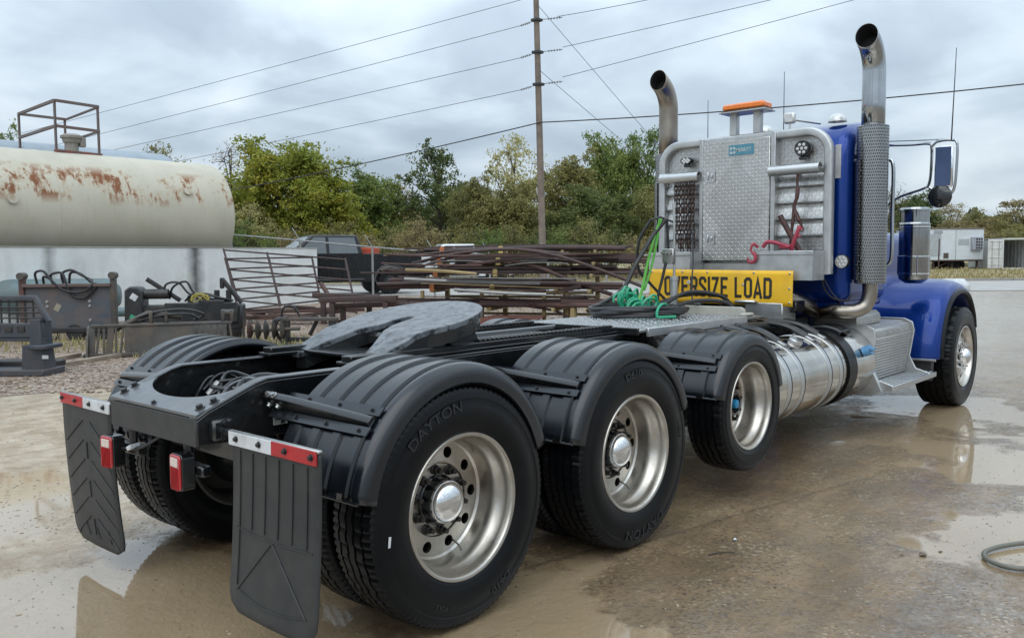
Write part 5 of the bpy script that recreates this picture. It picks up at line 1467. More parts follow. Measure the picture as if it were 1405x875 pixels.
def tree(px, D, ytop, wpx, kind, leaves, label, group, name='tree', rz=None, cat='tree'):
    p = gp(px, D); top = at(px, ytop, D).z
    Hn = 4.0 if kind == 'shrub' else 10.0
    rx0 = dict(dense1=4.5, dense2=3.9, oak=4.7, sparse=3.8, bare=3.5, shrub=2.6)[kind]
    h = (top - p.z) / (Hn * (1.03 if kind != 'shrub' else 1.1)); w = wpx * D / FPX / 2 / rx0
    t = empty(name, p, R.uniform(0, 6.28) if rz is None else rz); t.scale = (w, w, h)
    tag(t, label, cat, group)
    wd, cr = TREES[kind]
    inst('trunk', wd, t)
    c = inst('crown', cr, t); c.material_slots[0].link = 'OBJECT'; c.material_slots[0].material = LM[leaves]
    return t
TG = 'trees beyond the road'
tree(12, 62, 188, 60, 'dense2', 'green', 'green treetop showing above the far left of the tank', TG)
tree(224, 66, 206, 95, 'sparse', 'olive', 'thin olive treetop showing just above the right half of the tank', TG)
tree(322, 58, 200, 90, 'bare', 'brown', 'nearly bare twiggy tree just right of the tank end', TG)
tree(388, 56, 200, 190, 'dense1', 'yellowgreen', 'largest bushy yellow green tree rising behind the black pickup', TG)
tree(440, 55, 232, 135, 'dense2', 'yellowgreen', 'lower yellow green tree right against the largest bushy tree', TG)
tree(345, 52, 282, 80, 'sparse', 'pale', 'small pale yellow leaved tree beside the tank end', TG)
tree(508, 60, 238, 125, 'dense2', 'green', 'mid green rounded tree left of the rust tinged one', TG)
tree(548, 66, 258, 60, 'sparse', 'rust', 'rust red autumn tree between green tree and spreading oak', TG)
tree(604, 62, 208, 135, 'oak', 'dark', 'dark spreading oak with sky showing between its limbs', TG)
tree(655, 57, 246, 80, 'dense2', 'olive', 'olive tree filling the gap right of the spreading oak', TG)
tree(708, 60, 193, 95, 'sparse', 'pale', 'tall thin pale yellow tree left of the utility pole', TG)
tree(700, 56, 258, 110, 'dense1', 'olive', 'broad olive tree below the pale tree by the pole', TG)
tree(785, 60, 218, 110, 'dense2', 'olive', 'olive brown tree right of the utility pole', TG)
tree(838, 63, 196, 110, 'dense1', 'green', 'tall green tree left of the truck rear stack', TG)
tree(888, 64, 184, 100, 'oak', 'green', 'tallest green tree right behind the left exhaust stack', TG)
tree(815, 55, 262, 130, 'dense1', 'dark', 'low dark green tree in front of the tall green ones', TG)
tree(900, 57, 255, 110, 'dense2', 'olive', 'olive tree partly hidden by the left exhaust stack', TG)
tree(1000, 66, 215, 130, 'dense1', 'green', 'green tree hidden behind the headache rack', TG)
tree(1110, 75, 240, 120, 'dense2', 'olive', 'olive tree hidden behind the blue cab', TG)
TG2 = 'trees behind the white trailer'
tree(1222, 96, 258, 60, 'bare', 'brown', 'bare twiggy tree between exhaust stack and mirror', TG2)
tree(1255, 98, 268, 90, 'dense2', 'dark', 'dark green tree behind the air cleaner', TG2)
tree(1304, 102, 282, 80, 'sparse', 'brown', 'thin brown tree above the middle of the white trailer', TG2)
tree(1345, 100, 294, 85, 'dense2', 'olive', 'olive tree above the right end of the white trailer', TG2)
tree(1392, 100, 276, 95, 'oak', 'brown', 'brown leaved tree rising behind the open container', TG2)
tree(1440, 98, 285, 95, 'dense1', 'olive', 'olive tree at the right edge of the view', TG2)
tree(1320, 92, 306, 120, 'dense1', 'brown', 'low brown thicket tree just behind the white trailer roof', TG2)
tree(1400, 90, 308, 100, 'dense2', 'olive', 'low olive tree directly behind the container roof', TG2)
tree(-70, 60, 200, 140, 'dense1', 'olive', 'olive tree beyond the left edge behind the tank', TG)
sr = random.Random(17)
k = 0
for px in list(range(300, 930, 34)) + list(range(1225, 1460, 40)):
    far = px > 1200
    D = (84 if far else 49) + sr.uniform(-1.5, 3)
    place = 'behind the white trailer' if far else ('behind the black pickup' if px < 560 else 'behind the steel rack')
    lv = sr.choice(['dark', 'olive', 'green', 'brown'] if not far else ['brown', 'olive', 'brown'])
    tree(px + sr.uniform(-8, 8), D, (326 if far else 316) + sr.uniform(-12, 10), sr.uniform(60, 85), 'shrub', lv,
         dict(dark='dark green', olive='olive', green='mid green', brown='brownish')[lv] + ' undergrowth shrub at the tree line ' + place, 'undergrowth shrubs at the tree line ' + place + ' ' + lv, 'shrub', cat='shrub')
# the wood behind reads as one mass
wr = random.Random(31); wv = []; wf = []
for _ in range(34000):
    px = wr.uniform(230, 1450); D = wr.uniform(108, 125) if px > 1180 else wr.uniform(76, 90)
    lim = (302 if px > 1180 else 288) + 12 * math.sin(px * .05) + 8 * math.sin(px * .13 + 1)
    p = at(px, lim + (356 - lim) * wr.random(), D); s = wr.uniform(.2, .45)
    q = Quaternion((wr.gauss(0, 1), wr.gauss(0, 1), wr.gauss(0, 1), wr.gauss(0, 1))).normalized()
    a1, a2 = q @ Vector((s, 0, 0)), q @ Vector((0, s * .6, s * .1)); o = len(wv)
    wv += [p - a1, p - a2, p + a1, p + a2]; wf.append((o, o + 1, o + 2, o + 3))
wm = bpy.data.meshes.new('distant_wood'); wm.from_pydata([tuple(p) for p in wv], [], wf)
wm.materials.append(leaf_mat('leaves_wood', (.085, .10, .04), (.15, .15, .065), (.06, .07, .03), .12))
tag(inst('distant_wood', wm), 'dim olive wood filling the space behind the nearer trees', 'wood', kind='stuff')

# ================================================================== UTILITY POLE AND WIRES
MT['pole'] = simple('weathered_pole', (.20, .155, .12), .8, col2=(.13, .10, .08), ns=2, bump=.3, bs=14)
MT['wire'] = simple('wire', (.04, .042, .045), .6, ns=4)
MT['cable'] = simple('black_cable', (.018, .018, .02), .5, ns=4)
PD = 40.0
pb = gp(745.5, PD); ptop = at(734.5, -40, PD)
pole = empty('utility_pole', pb); tag(pole, 'weathered wooden utility pole leaning slightly behind the steel rack', 'pole')
def loc(o, p): return Vector(p) - o.location
mb = MB(); mb.tube([loc(pole, pb) - Vector((0, 0, .3)), loc(pole, pb.lerp(ptop, .5)), loc(pole, ptop)], [.17, .15, .125], 16); mb.build('shaft', MT['pole'], pole)
def pole_at(y): 
    t = (345 - y) / 385.0; return at(745.5 - 11 * t, y, PD)
LEFT = [(( -60, 205), 58), ((-60, 228), 58), ((-60, 250), 58), ((-60, 288), 58)]
lines = [(-8, (140, 152), None, None), (28, (140, 181), (758, 24), (880, 0)), (72, (145, 206), (765, 66), (1050, 0)), (116, (265, 215), (765, 107), (1165, 0))]
for k, (y, lft, rs, rt) in enumerate(lines):
    a = pole_at(y)
    for s in (-1, 1):
        if k == 0: continue
        end = at(745 + s * (27 if s > 0 else 32), y + (-4 if s > 0 else 8), PD)
        mb = MB(); ia, ib = loc(pole, a), loc(pole, end)
        mb.tube([ia, ib], .018, 6)
        for j in range(5):
            f = .45 + j * .11; c = ia.lerp(ib, f); d = (ib - ia).normalized(); mb.cyl(c - d * .02, c + d * .02, .055, n=8)
        mb.build('dead_end_insulator', simple('insulator_grey', (.18, .18, .19), .4, ns=9) if (k == 1 and s < 0) else bpy.data.materials['insulator_grey'], pole)
    mb = MB(); mb.box(loc(pole, a), (.42, .42, .12), .02); mb.build('clamp', MT['wire'], pole)
def wire(p0, p1, sag, r, mat, label, cat='wire', name='wire', ext=0.0, grp=None):
    p0, p1 = Vector(p0), Vector(p1)
    p1 = p0 + (p1 - p0) * (1 + ext)
    pts = [p0.lerp(p1, t / 24) - Vector((0, 0, sag * 4 * (t / 24) * (1 - t / 24))) for t in range(25)]
    o = MB().tube(pts, r, 5).build(name, mat); tag(o, label, cat, grp); return o
ords = ['topmost', 'second highest', 'third highest', 'fourth highest']
for k, (y, lft, rs, rt) in enumerate(lines):
    st = at(745 - (0 if k == 0 else 32), y + (0 if k == 0 else 8), PD)
    wire(st, at(lft[0], lft[1], 54), .10, .0135, MT['wire'], ords[k] + ' power wire running left from the utility pole', ext=.8, name='power_wire', grp='power wires on the pole')
    if rs: wire(at(rs[0] + 7, rs[1] - 1, PD), at(rt[0], rt[1], 37.5), .06, .0135, MT['wire'], ('top', 'middle', 'lowest')[k - 1] + ' of the three thin power wires running right from the pole', ext=.8, name='power_wire', grp='power wires on the pole')
ca = at(742, 168, PD - .2)
wire(ca, at(435, 235, 47), .12, .028, MT['cable'], 'thick black cable running down left from the pole', name='cable', ext=.55)
wire(ca, at(1404, 110, 34), .25, .028, MT['cable'], 'thick black cable crossing right behind the truck stacks', name='cable', ext=.25)
wire(pole_at(5), at(900, 196, 47), .02, .012, MT['wire'], 'long guy wire slanting down right from the pole top', name='guy_wire', ext=.9)
wire(pole_at(95), at(850, 190, 47), .02, .012, MT['wire'], 'short guy wire slanting right from half way up the pole', name='guy_wire', ext=1.0)

# ================================================================== TANK, CONTAINMENT WALL
def rust_tank_mat():
    t = NT('cream_tank_rust')
    n = t.noise(1.5, 8, .7, t.mapping(scale=(.8, 1, .5)))
    n2 = t.noise(5.5, 8, .75, t.mapping(scale=(1.2, 1, .18)))
    s = t.new('ShaderNodeSeparateXYZ'); t.link(t.P, s.inputs[0])
    band = t.ramp(s.outputs['Z'], [(.08, 0), (.45, 1), (.80, 1), (1.0, .25)])      # a worn belt along the shoulder of the tank
    z = t.math('MULTIPLY_ADD', s.outputs['Z'], .32, .5)
    band = t.ramp(z, [(.54, 0), (.63, 1), (.80, 1), (.88, 0)])
    m = t.math('MULTIPLY', t.ramp(t.math('ADD', t.math('MULTIPLY', n, .62), t.math('MULTIPLY', n2, .38)), [(.50, 0), (.545, 1)]), band)
    strk = t.ramp(t.noise(7, 5, .6, t.mapping(scale=(1.4, 1, .05))), [(.55, 0), (.75, 1)])
    base = t.mix(t.ramp(t.noise(.7, 6, .6), [(.35, 0), (.65, 1)]), (.43, .40, .315), (.50, .465, .375))
    base = t.mix(t.math('MULTIPLY', strk, .35), base, (.36, .30, .20))
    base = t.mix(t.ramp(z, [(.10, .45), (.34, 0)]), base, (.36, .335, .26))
    rust = t.mix(t.noise(16, 5), (.13, .045, .022), (.28, .12, .055))
    edge = t.math('MULTIPLY', t.ramp(t.math('ADD', t.math('MULTIPLY', n, .62), t.math('MULTIPLY', n2, .38)), [(.46, 0), (.53, 1)]), band)
    c = t.mix(t.math('MULTIPLY', edge, .5), base, (.42, .30, .17)); c = t.mix(m, c, rust)
    return t.set(col=c, rough=t.math('MULTIPLY_ADD', m, .35, .5), normal=t.bump(t.math('SUBTRACT', t.noise(20, 5), m), .12, .01), spec=.35)
tA, tB = at(-150, 354, 20.2), at(283, 354, 26.4)
tA.z = tB.z = 2.98
TR_ = 1.6
tank = empty('storage_tank', (tB.x, tB.y, 2.98), math.atan2(tB.y - tA.y, tB.x - tA.x)); tl_ = (tB - tA).length
tag(tank, 'big cream storage tank streaked with rust lying behind the white wall', 'tank')
pr = [(0, -tl_), (TR_, -tl_)] + [(TR_, -tl_ * (1 - k / 12)) for k in range(1, 12)] + [(TR_ * math.cos(a), -.02 + .32 * math.sin(a)) for a in [PI / 2 * k / 14 for k in range(15)]]
MB().lathe(pr, (0, 0, 0), (1, 0, 0), 72).build('shell', rust_tank_mat(), tank, angle=60)
for x in (-.35, -2.6, -4.9, -7.2):
    MB().lathe([(TR_ + .001, -.035), (TR_ + .008, -.02), (TR_ + .008, .02), (TR_ + .001, .035)], (x, 0, 0), (1, 0, 0), 72).build('weld_seam', bpy.data.materials['cream_tank_rust'], tank)
for x, z in ((-1.4, .62), (-6.0, .2)):
    MB().lathe([(.09, 0), (.09, .06), (.12, .065), (.12, .09), (0, .095)], (x, -math.sqrt(TR_ ** 2 - z * z) + .01, z), (0, -1, z / TR_), 14).build('nozzle', MT['rail_rust'] if 'rail_rust' in MT else bpy.data.materials['cream_tank_rust'], tank)
for x in (-1.2, -4.5, -7.8):
    MB().box((x, 0, -1.95), (.5, 2.4, 1.3), .03).build('cradle', simple('cradle_concrete', (.35, .34, .31), .85, ns=4) if x == -1.2 else bpy.data.materials['cradle_concrete'], tank)
tank2 = empty('storage_tank', tank.location + Vector((-.0, 0, 0)), tank.rotation_euler.z); tank2.location = Vector((tB.x, tB.y, 3.60)) + Vector((-math.sin(tank.rotation_euler.z), math.cos(tank.rotation_euler.z), 0)) * 3.5
tag(tank2, 'grey blue steel tank seen as a thin strip above the cream tank', 'tank')
MB().lathe([(0, -tl_), (1.62, -tl_), (1.62, -tl_ / 2), (1.62, .4)] + [(1.62 * math.cos(a), .4 + .4 * math.sin(a)) for a in [PI / 2 * k / 8 for k in range(1, 9)]], (0, 0, 0), (1, 0, 0), 56).build('shell', simple('grey_blue_tank', (.26, .31, .35), .5, ns=2), tank2, angle=60)
MB().box((-4, 0, -2.2), (7, 2.2, 1.2), .03).build('cradle', bpy.data.materials['cradle_concrete'], tank2)
# guard frame on the tank top, round the vent
gf = empty('guard_frame', at(108, 207, 23.6), tank.rotation_euler.z)
tag(gf, 'rusty angle iron guard rail standing on top of the cream tank', 'railing')
MT['rail_rust'] = simple('rusty_rail', (.135, .12, .112), .75, col2=(.14, .09, .075), ns=3, bump=.2)
gz0 = -.12
gx0, gx1, gy0, gy1 = -.62, .62, -1.05, .95
cs = [(gx0, gy0), (gx1, gy0), (gx1, gy1), (gx0, gy1)]
Q = [at(28, 0, 22.9), at(78, 0, 23.2), at(137, 0, 24.2), at(91, 0, 24.7)]        # the four corner posts
cz = [(150, 199), (137, 206), (143, 212), (160, 204)]
Pp = []
for q, (y1, y0), px, D in zip(Q, cz, (28, 78, 137, 91), (24.6, 22.6, 23.6, 25.6)):
    Pp.append((at(px, y0, D), at(px, y1, D)))
zb = min(p[0].z for p in Pp); zt = Pp[1][1].z
inv = Matrix.Rotation(-tank.rotation_euler.z, 3, 'Z')
def gl(p): return inv @ (Vector(p) - gf.location)
LPROF = [(-.035, -.035), (.035, -.035), (.035, -.022), (-.022, -.022), (-.022, .035), (-.035, .035)]
for (b, t) in Pp:
    MB().tube([gl((b.x, b.y, zb - .25)), gl((b.x, b.y, zt))], 0, prof=LPROF).build('post', MT['rail_rust'], gf, smooth=False)
for h in (1.0, .5):
    for (i, j) in ((0, 1), (1, 2), (2, 3), (0, 3)):
        a, b = Pp[i][0], Pp[j][0]; z = zb + (zt - zb) * h - .03
        if h == .5 and (i, j) == (0, 3): continue
        MB().tube([gl((a.x, a.y, z)), gl((b.x, b.y, z))], 0, prof=LPROF).build('rail', MT['rail_rust'], gf, smooth=False)
a, b = Pp[1][0], Pp[2][0]
MB().box(gl(((a.x + b.x) / 2, (a.y + b.y) / 2, zb - .06)), ((b - a).length + .1, .12, .16), .01, inv @ Matrix.Rotation(math.atan2(b.y - a.y, b.x - a.x), 3, 'Z')).build('kick_plate', simple('kick_plate_rust', (.20, .07, .05), .8, col2=(.12, .07, .06), ns=4), gf)
vent = empty('tank_vent', at(99, 208, 23.9)); tag(vent, 'round capped vent on top of the cream tank inside the guard rail', 'vent')
MB().lathe([(.17, -.15), (.17, .22), (.22, .24), (.24, .30), (.24, .34), (.29, .36), (.29, .42), (.2, .47), (0, .48)], (0, 0, 0), (0, 0, 1), 24).build('body', simple('vent_grey', (.27, .25, .22), .6, ns=6), vent)
MB().box((.24, -.1, .26), (.16, .16, .26), .02).build('side_box', bpy.data.materials['vent_grey'], vent)

def wall_mat():
    t = NT('stained_white_concrete')
    s = t.new('ShaderNodeSeparateXYZ'); t.link(t.P, s.inputs[0])
    n = t.noise(.9, 7, .65); c = t.mix(t.ramp(n, [(.35, 0), (.65, 1)]), (.58, .59, .575), (.70, .715, .70))
    run = t.math('MULTIPLY', t.ramp(t.noise(1.6, 7, .7, t.mapping(scale=(.8, 1, .3))), [(.50, 0), (.78, 1)]), .4)
    c = t.mix(run, c, (.30, .30, .27))
    c = t.mix(t.math('MULTIPLY', t.ramp(t.noise(.55, 5, .6, t.mapping(scale=(1, 1, .3))), [(.60, 0), (.72, 1)]), .6), c, (.36, .33, .20))
    def streak(px, w):
        return t.ramp(t.math('ADD', t.math('ABSOLUTE', t.math('SUBTRACT', s.outputs['X'], px)), t.math('MULTIPLY', t.noise(4, 6), .25)), [(.12, 1), (w, 0)])
    c = t.mix(t.math('MULTIPLY', streak(-4.15, .42), .9), c, (.05, .05, .045)); c = t.mix(t.math('MULTIPLY', streak(-8.0, .34), .6), c, (.10, .095, .08))
    pock = t.ramp(t.voro(7, 'F1', 'Distance'), [(.06, 1), (.10, 0)])
    c = t.mix(t.math('MULTIPLY', pock, t.ramp(t.noise(2, 3), [(.5, 0), (.6, .7)])), c, (.13, .12, .11))
    return t.set(col=c, rough=.85, normal=t.bump(t.noise(18, 6), .3, .02))
_td = (tB - tA).normalized(); _tn = Vector((_td.y, -_td.x, 0)); wA_ = tA + _tn * 2.15; wB_ = tA + _td * (tl_ + 2.55) + _tn * 2.15; wA_.z = gz(wA_.x, wA_.y); wB_.z = gz(wB_.x, wB_.y)
wall = empty('containment_wall', wB_, math.atan2(wB_.y - wA_.y, wB_.x - wA_.x)); wl_ = (wB_ - wA_).length
tag(wall, 'stained white concrete containment wall in front of the cream tank', 'wall')
ztop = 2.02 - wB_.z
MB().box((-wl_ / 2, .11, ztop / 2 - .4), (wl_, .22, ztop + .8), .02).build('slab', wall_mat(), wall)
MB().box((-wl_ / 2, .11, ztop + .006), (wl_, .26, .02), .006).build('coping', simple('coping', (.40, .385, .33), .8, ns=3), wall)
# bollard-like white block near the wall foot
tag(MB().box((0, 0, .07), (.14, .12, .14), .02).build('block', MT['white_tape'], None, loc=gp(341, 21.5), rot=(0, .2, .4)), 'small white block on the gravel below the pipe gates', 'block')

# ================================================================== YARD THINGS (local x right, y away, z up)
RZ0 = YAW - PI / 2
def yard(name, px, D, label, cat, rz=0.0, group=None):
    return tag(empty(name, gp(px, D), RZ0 + rz), label, cat, group)
MT['slate'] = simple('slate_paint', (.028, .036, .05), .42, col2=(.045, .052, .062), ns=4, dirt=(.08, .06, .05), dirt_amt=.5)
MT['slate_blue'] = simple('blue_grey_steel', (.055, .068, .085), .45, col2=(.08, .086, .095), ns=3, dirt=(.17, .10, .07), dirt_amt=.55)
MT['yard_black'] = simple('yard_black_paint', (.010, .011, .012), .42, col2=(.02, .02, .021), ns=5, dirt=(.06, .05, .04), dirt_amt=.45)
MT['yard_brown'] = simple('worn_grey_steel', (.070, .065, .058), .55, col2=(.042, .039, .036), ns=4, dirt=(.12, .085, .058), dirt_amt=.6)
MT['rust'] = simple('rusted_steel', (.105, .052, .040), .75, col2=(.055, .035, .031), ns=4, bump=.2, bs=30)
MT['rust_dark'] = simple('dark_rusted_steel', (.042, .029, .027), .7, col2=(.068, .038, .032), ns=4, bump=.2, bs=30)
MT['wood'] = simple('grey_timber', (.30, .245, .18), .85, col2=(.2, .16, .12), ns=6, bump=.3)
MT['tan_steel'] = simple('tan_rack_paint', (.38, .29, .13), .65, col2=(.28, .21, .11), ns=3, dirt=(.16, .10, .07), dirt_amt=.4)
MT['orange'] = simple('orange_tip', (.50, .16, .05), .6, ns=8, dirt=(.2, .1, .06), dirt_amt=.3)

# fork carriage at the far left
t = yard('fork_carriage', 12, 12.6, 'slate blue fork carriage with mesh guard at the far left edge', 'attachment', rz=-.06)
def yp(mb, name, mat, par, **kw): return mb.build(name, MT[mat] if isinstance(mat, str) else mat, par, **kw)
yp(MB().box((-.1, 0, .05), (1.3, .5, .09), .012), 'base_bar', 'slate', t)
for sx in (-1, 1):
    yp(MB().prism([(.28, .08), (.60, .08), (.56, .42), (.55, .78), (.42, .78), (.40, .42), (.30, .42)], (-.1 if sx > 0 else -.1, -.12, 0), (sx, 0, 0), (0, 0, 1), (0, .26, 0)), 'side_post', 'slate', t, bevel=.008)
yp(MB().box((.45, -.02, .40), (.24, .42, .06), .012), 'shelf', 'slate', t)
yp(MB().box((-.1, 0, .62), (1.12, .12, .20), .01), 'cross_beam', 'slate', t)
for k in range(6): yp(MB().box((-.52 + k * .17, -.065, .64), (.10, .02, .085), .004), 'pocket', 'yard_black', t)
yp(MB().box((-.1, 0, .495), (1.12, .10, .05), .01), 'lower_beam', 'slate', t)
yp(MB().tube([(-.72, 0, .74), (-.60, 0, 1.07), (.33, 0, 1.07), (.50, 0, .74)], 0, prof=rrect(.07, .07, .008, 2)), 'guard_frame', 'slate', t)
for k in range(9): yp(MB().cyl((-.58 + k * .11, 0, .72), (-.58 + k * .11, 0, 1.06), .014, n=6), 'guard_bar', 'yard_black', t)
for k in range(4): yp(MB().cyl((-.68 + .02 * k, 0, .79 + k * .075), (.46 - .035 * k, 0, .79 + k * .075), .014, n=6), 'guard_bar', 'yard_black', t)
yp(MB().box((.51, -.125, .26), (.085, .006, .05), .001), 'label_plate', 'white_tape', t)
yp(MB().box((-.1, .3, .12), (1.1, .3, .10), .02), 'rear_hook', 'yard_black', t)

t.scale = (1.12, 1.12, 1.06)
# blue grey horizontal air tank by the wall
t = yard('pressure_tank', 60, 20.3, 'teal grey cylindrical pressure tank behind the hose topped blade', 'tank', rz=.10)
mb = MB(); mb.lathe([(0, -1.9), (.25, -1.86), (.38, -1.72), (.41, -1.6), (.41, 1.6), (.38, 1.72), (.25, 1.86), (0, 1.9)], (-.2, 0, .80), (1, 0, 0), 32); yp(mb, 'shell', simple('teal_tank', (.11, .165, .175), .5, ns=3, dirt=(.15, .12, .09), dirt_amt=.35), t, angle=60)
for x in (-1.3, 1.0): yp(MB().box((x, 0, .2), (.12, .6, .42), .01), 'saddle', 'yard_black', t)
yp(MB().cyl((1.1, -.3, .42), (2.0, -.3, .42), .11, n=16), 'pipe', bpy.data.materials['teal_tank'], t)

# upright blade with hoses on top
t = yard('dozer_blade', 92, 18.0, 'blue grey steel blade plate with hydraulic hoses draped over its top', 'attachment', rz=.14)
yp(MB().box((0, 0, .70), (1.72, .06, .88), .01), 'plate', 'slate_blue', t)
yp(MB().box((0, -.04, 1.16), (1.74, .16, .07), .01), 'top_flange', simple('rusty_flange', (.12, .085, .075), .7, ns=5), t)
for s in (-1, 1):
    yp(MB().prism([(-.05, .30), (.05, .30), (.05, 1.32), (.03, 1.40), (-.03, 1.40), (-.05, 1.32)], (s * .90, -.08, 0), (1, 0, 0), (0, 0, 1), (0, .16, 0)), 'side_arm', 'rust' if s < 0 else 'yard_brown', t, bevel=.01)
    yp(MB().cyl((s * .90, -.12, 1.36), (s * .90, .12, 1.36), .075, n=16), 'pivot_eye', 'yard_brown', t)
for x in (-.42, .42):
    for z in (.42, .72, .82): inst('bolt', ME_BOLT_Z, t, (x, -.032, z), rot_to((0, -1, 0)), (1.8, 1.8, 1.8))
yp(MB().box((-.22, -.034, .70), (.11, .006, .15), .001, Matrix.Rotation(.5, 3, 'Y')), 'sticker', simple('sticker_tan', (.3, .27, .2), .6, ns=20), t)
yp(MB().box((0, .1, .22), (1.6, .35, .12), .02), 'skid', 'yard_black', t)
for x in (-.6, .1, .65): yp(MB().cyl((x, -.05, .17), (x, .2, .17), .17, n=18), 'roller', 'yard_black', t)
for pts in ([(-.6, -.02, 1.18), (-.62, -.05, 1.42), (-.45, -.08, 1.46), (-.30, -.1, 1.28), (-.05, -.12, 1.06), (.3, -.12, 1.02), (.52, -.1, 1.18), (.42, -.05, 1.28)],
            [(-.3, 0, 1.2), (-.32, -.04, 1.38), (-.1, -.06, 1.42), (0, -.1, 1.2), (.1, -.1, .95), (.35, -.1, .90), (.55, -.08, 1.1), (.55, -.02, 1.2)],
            [(-.1, .02, 1.2), (-.12, 0, 1.4), (.08, -.03, 1.48), (.30, -.04, 1.36), (.50, -.03, 1.25)],
            [(0, .06, 1.2), (.05, .03, 1.42), (.25, .0, 1.40), (.45, .02, 1.22)], [(-.5, .05, 1.2), (-.48, 0, 1.34), (-.35, 0, 1.30), (-.3, 0, 1.2)]):
    yp(MB().tube(curve_pts(pts, 7), .026, 8), 'hydraulic_hose', 'hose', t)

# black sweeper head with hoses and yellow cable
t = yard('sweeper_attachment', 252, 17.3, 'black hydraulic sweeper attachment with tangled hoses and yellow cable', 'attachment', rz=.16)
yp(MB().box((.15, .1, .52), (1.95, .55, .5), .03), 'body', 'yard_black', t)
yp(MB().box((.35, -.2, .62), (1.4, .10, .40), .015), 'front_panel', 'yard_black', t)
yp(MB().prism([(-.22, .25), (.14, .25), (.14, 1.02), (.06, 1.14), (-.1, 1.16), (-.20, 1.08)], (-.90, -.22, 0), (1, 0, 0), (0, 0, 1), (0, .5, 0)), 'end_cover', 'yard_black', t, bevel=.03)
yp(MB().box((-.92, -.224, .95), (.13, .005, .12), .001, Matrix.Rotation(.6, 3, 'Y')), 'label_plate', 'white_tape', t)
yp(MB().box((-.96, -.224, .55), (.10, .005, .09), .001, Matrix.Rotation(.5, 3, 'Y')), 'green_label', simple('green_label', (.03, .30, .16), .5, ns=20), t)
yp(MB().cyl((-.75, -.05, 1.0), (-.30, -.05, 1.0), .10, n=16), 'motor', 'yard_black', t)
for (a, b) in (((-.72, .0, 1.30), (-.10, .05, .86)), ((.72, .05, 1.28), (1.10, .0, .80))): yp(MB().tube([a, b], 0, prof=rrect(.08, .09, .012, 2)), 'lift_arm', 'yard_black', t)
yp(MB().box((.72, .05, 1.20), (.08, .14, .22), .02), 'arm_lug', 'yard_black', t)
for x in (.1, .42, .62, .85): yp(MB().cyl((x, .0, .78), (x, .0, .78 + .18 + .1 * (x > .5)), .055, n=12), 'valve_body', 'yard_black', t)
yp(MB().box((.55, -.1, .83), (.5, .3, .08), .02), 'valve_block', 'yard_black', t)
for pts in ([(-.4, 0, .9), (-.35, -.05, 1.18), (-.1, -.08, 1.22), (.1, -.1, 1.0), (.4, -.12, .86), (.8, -.1, .84)], [(-.3, 0, .9), (-.2, -.08, 1.14), (.05, -.1, 1.24), (.2, -.1, 1.02), (.5, -.14, .9), (.85, -.12, .86)],
            [(.0, 0, .85), (.2, -.1, 1.0), (.5, -.12, .98), (.7, -.1, .9)], [(.3, 0, .86), (.45, -.14, .96), (.75, -.16, .9), (.95, -.1, .85)]):
    yp(MB().tube(curve_pts(pts, 7), .022, 8), 'hydraulic_hose', 'hose', t)
yc = simple('yellow_cable', (.45, .38, .08), .5, ns=9)
for q in range(3): yp(MB().tube([(.33 + .17 * math.cos(a + q), -.2 - .02 * q, .90 + .07 * math.sin(2 * a + q) + .02 * q) for a in [2 * PI * j / 24 for j in range(24)]], .009, 5, closed=True), 'yellow_cable', yc, t)
for k in range(30): pass
mb = MB(); mb.cyl((-.8, .1, .25), (1.1, .1, .25), .25, n=24); yp(mb, 'brush_drum', 'yard_black', t)

# low bucket with tines
t = yard('tined_bucket', 225, 15.1, 'worn grey skid steer bucket with open tines lying on the gravel', 'attachment', rz=.30)
yp(MB().prism([(-.25, .0), (.35, .02), (.42, .50), (.34, .56), (.28, .50), (.22, .10), (-.25, .05)], (-.45, 0, 0), (0, 1, 0), (0, 0, 1), (1.45, 0, 0)), 'shell', 'yard_brown', t, bevel=.008)
yp(MB().box((-.05, -.10, .30), (1.05, .02, .44), .004, Matrix.Rotation(-.15, 3, 'X')), 'front_plate', 'yard_brown', t)
yp(MB().box((-.05, -.04, .545), (2.3, .10, .05), .01), 'top_bar', 'yard_brown', t)
yp(MB().box((-.10, -.16, .05), (2.45, .10, .07), .01), 'cutting_edge', 'yard_brown', t)
for k in range(7): yp(MB().box((-.62 - k * .095, -.10, .30), (.035 if k % 3 else .10, .03, .46), .006, Matrix.Rotation(-.15, 3, 'X') @ Matrix.Rotation(.10 * (k % 2), 3, 'Y')), 'tine', 'yard_brown', t)
for k in range(6): yp(MB().box((.56 + k * .105, -.10, .32), (.035, .03, .42), .006, Matrix.Rotation(-.15, 3, 'X') @ Matrix.Rotation(-.12, 3, 'Y')), 'tine', 'yard_brown', t)
yp(MB().prism([(-.3, .0), (.25, .0), (.2, .35), (.05, .55), (-.05, .52)], (-1.27, 0, 0), (0, 1, 0), (0, 0, 1), (.03, 0, 0)), 'side_plate', 'yard_brown', t)
yp(MB().tube([(-.95, .12, .42), (-.3, .1, .74), (.25, .1, .66)], .05, 8), 'ram', 'yard_brown', t)
for x in (-.25, .0, .95, 1.1): yp(MB().box((x, .05, .66), (.06, .16, .24), .02), 'lug', 'yard_brown', t)
yp(MB().cyl((.92, .05, .72), (1.14, .05, .72), .06, n=12), 'pin', 'yard_brown', t)
for pts in ([(-.6, .1, .62), (-.2, .02, .76), (.3, .0, .80), (.62, .05, .70), (.45, .1, .60)], [(-.5, .1, .60), (-.1, .0, .70), (.35, -.02, .72), (.55, .05, .62)]): yp(MB().tube(curve_pts(pts, 7), .022, 8), 'hydraulic_hose', 'hose', t)

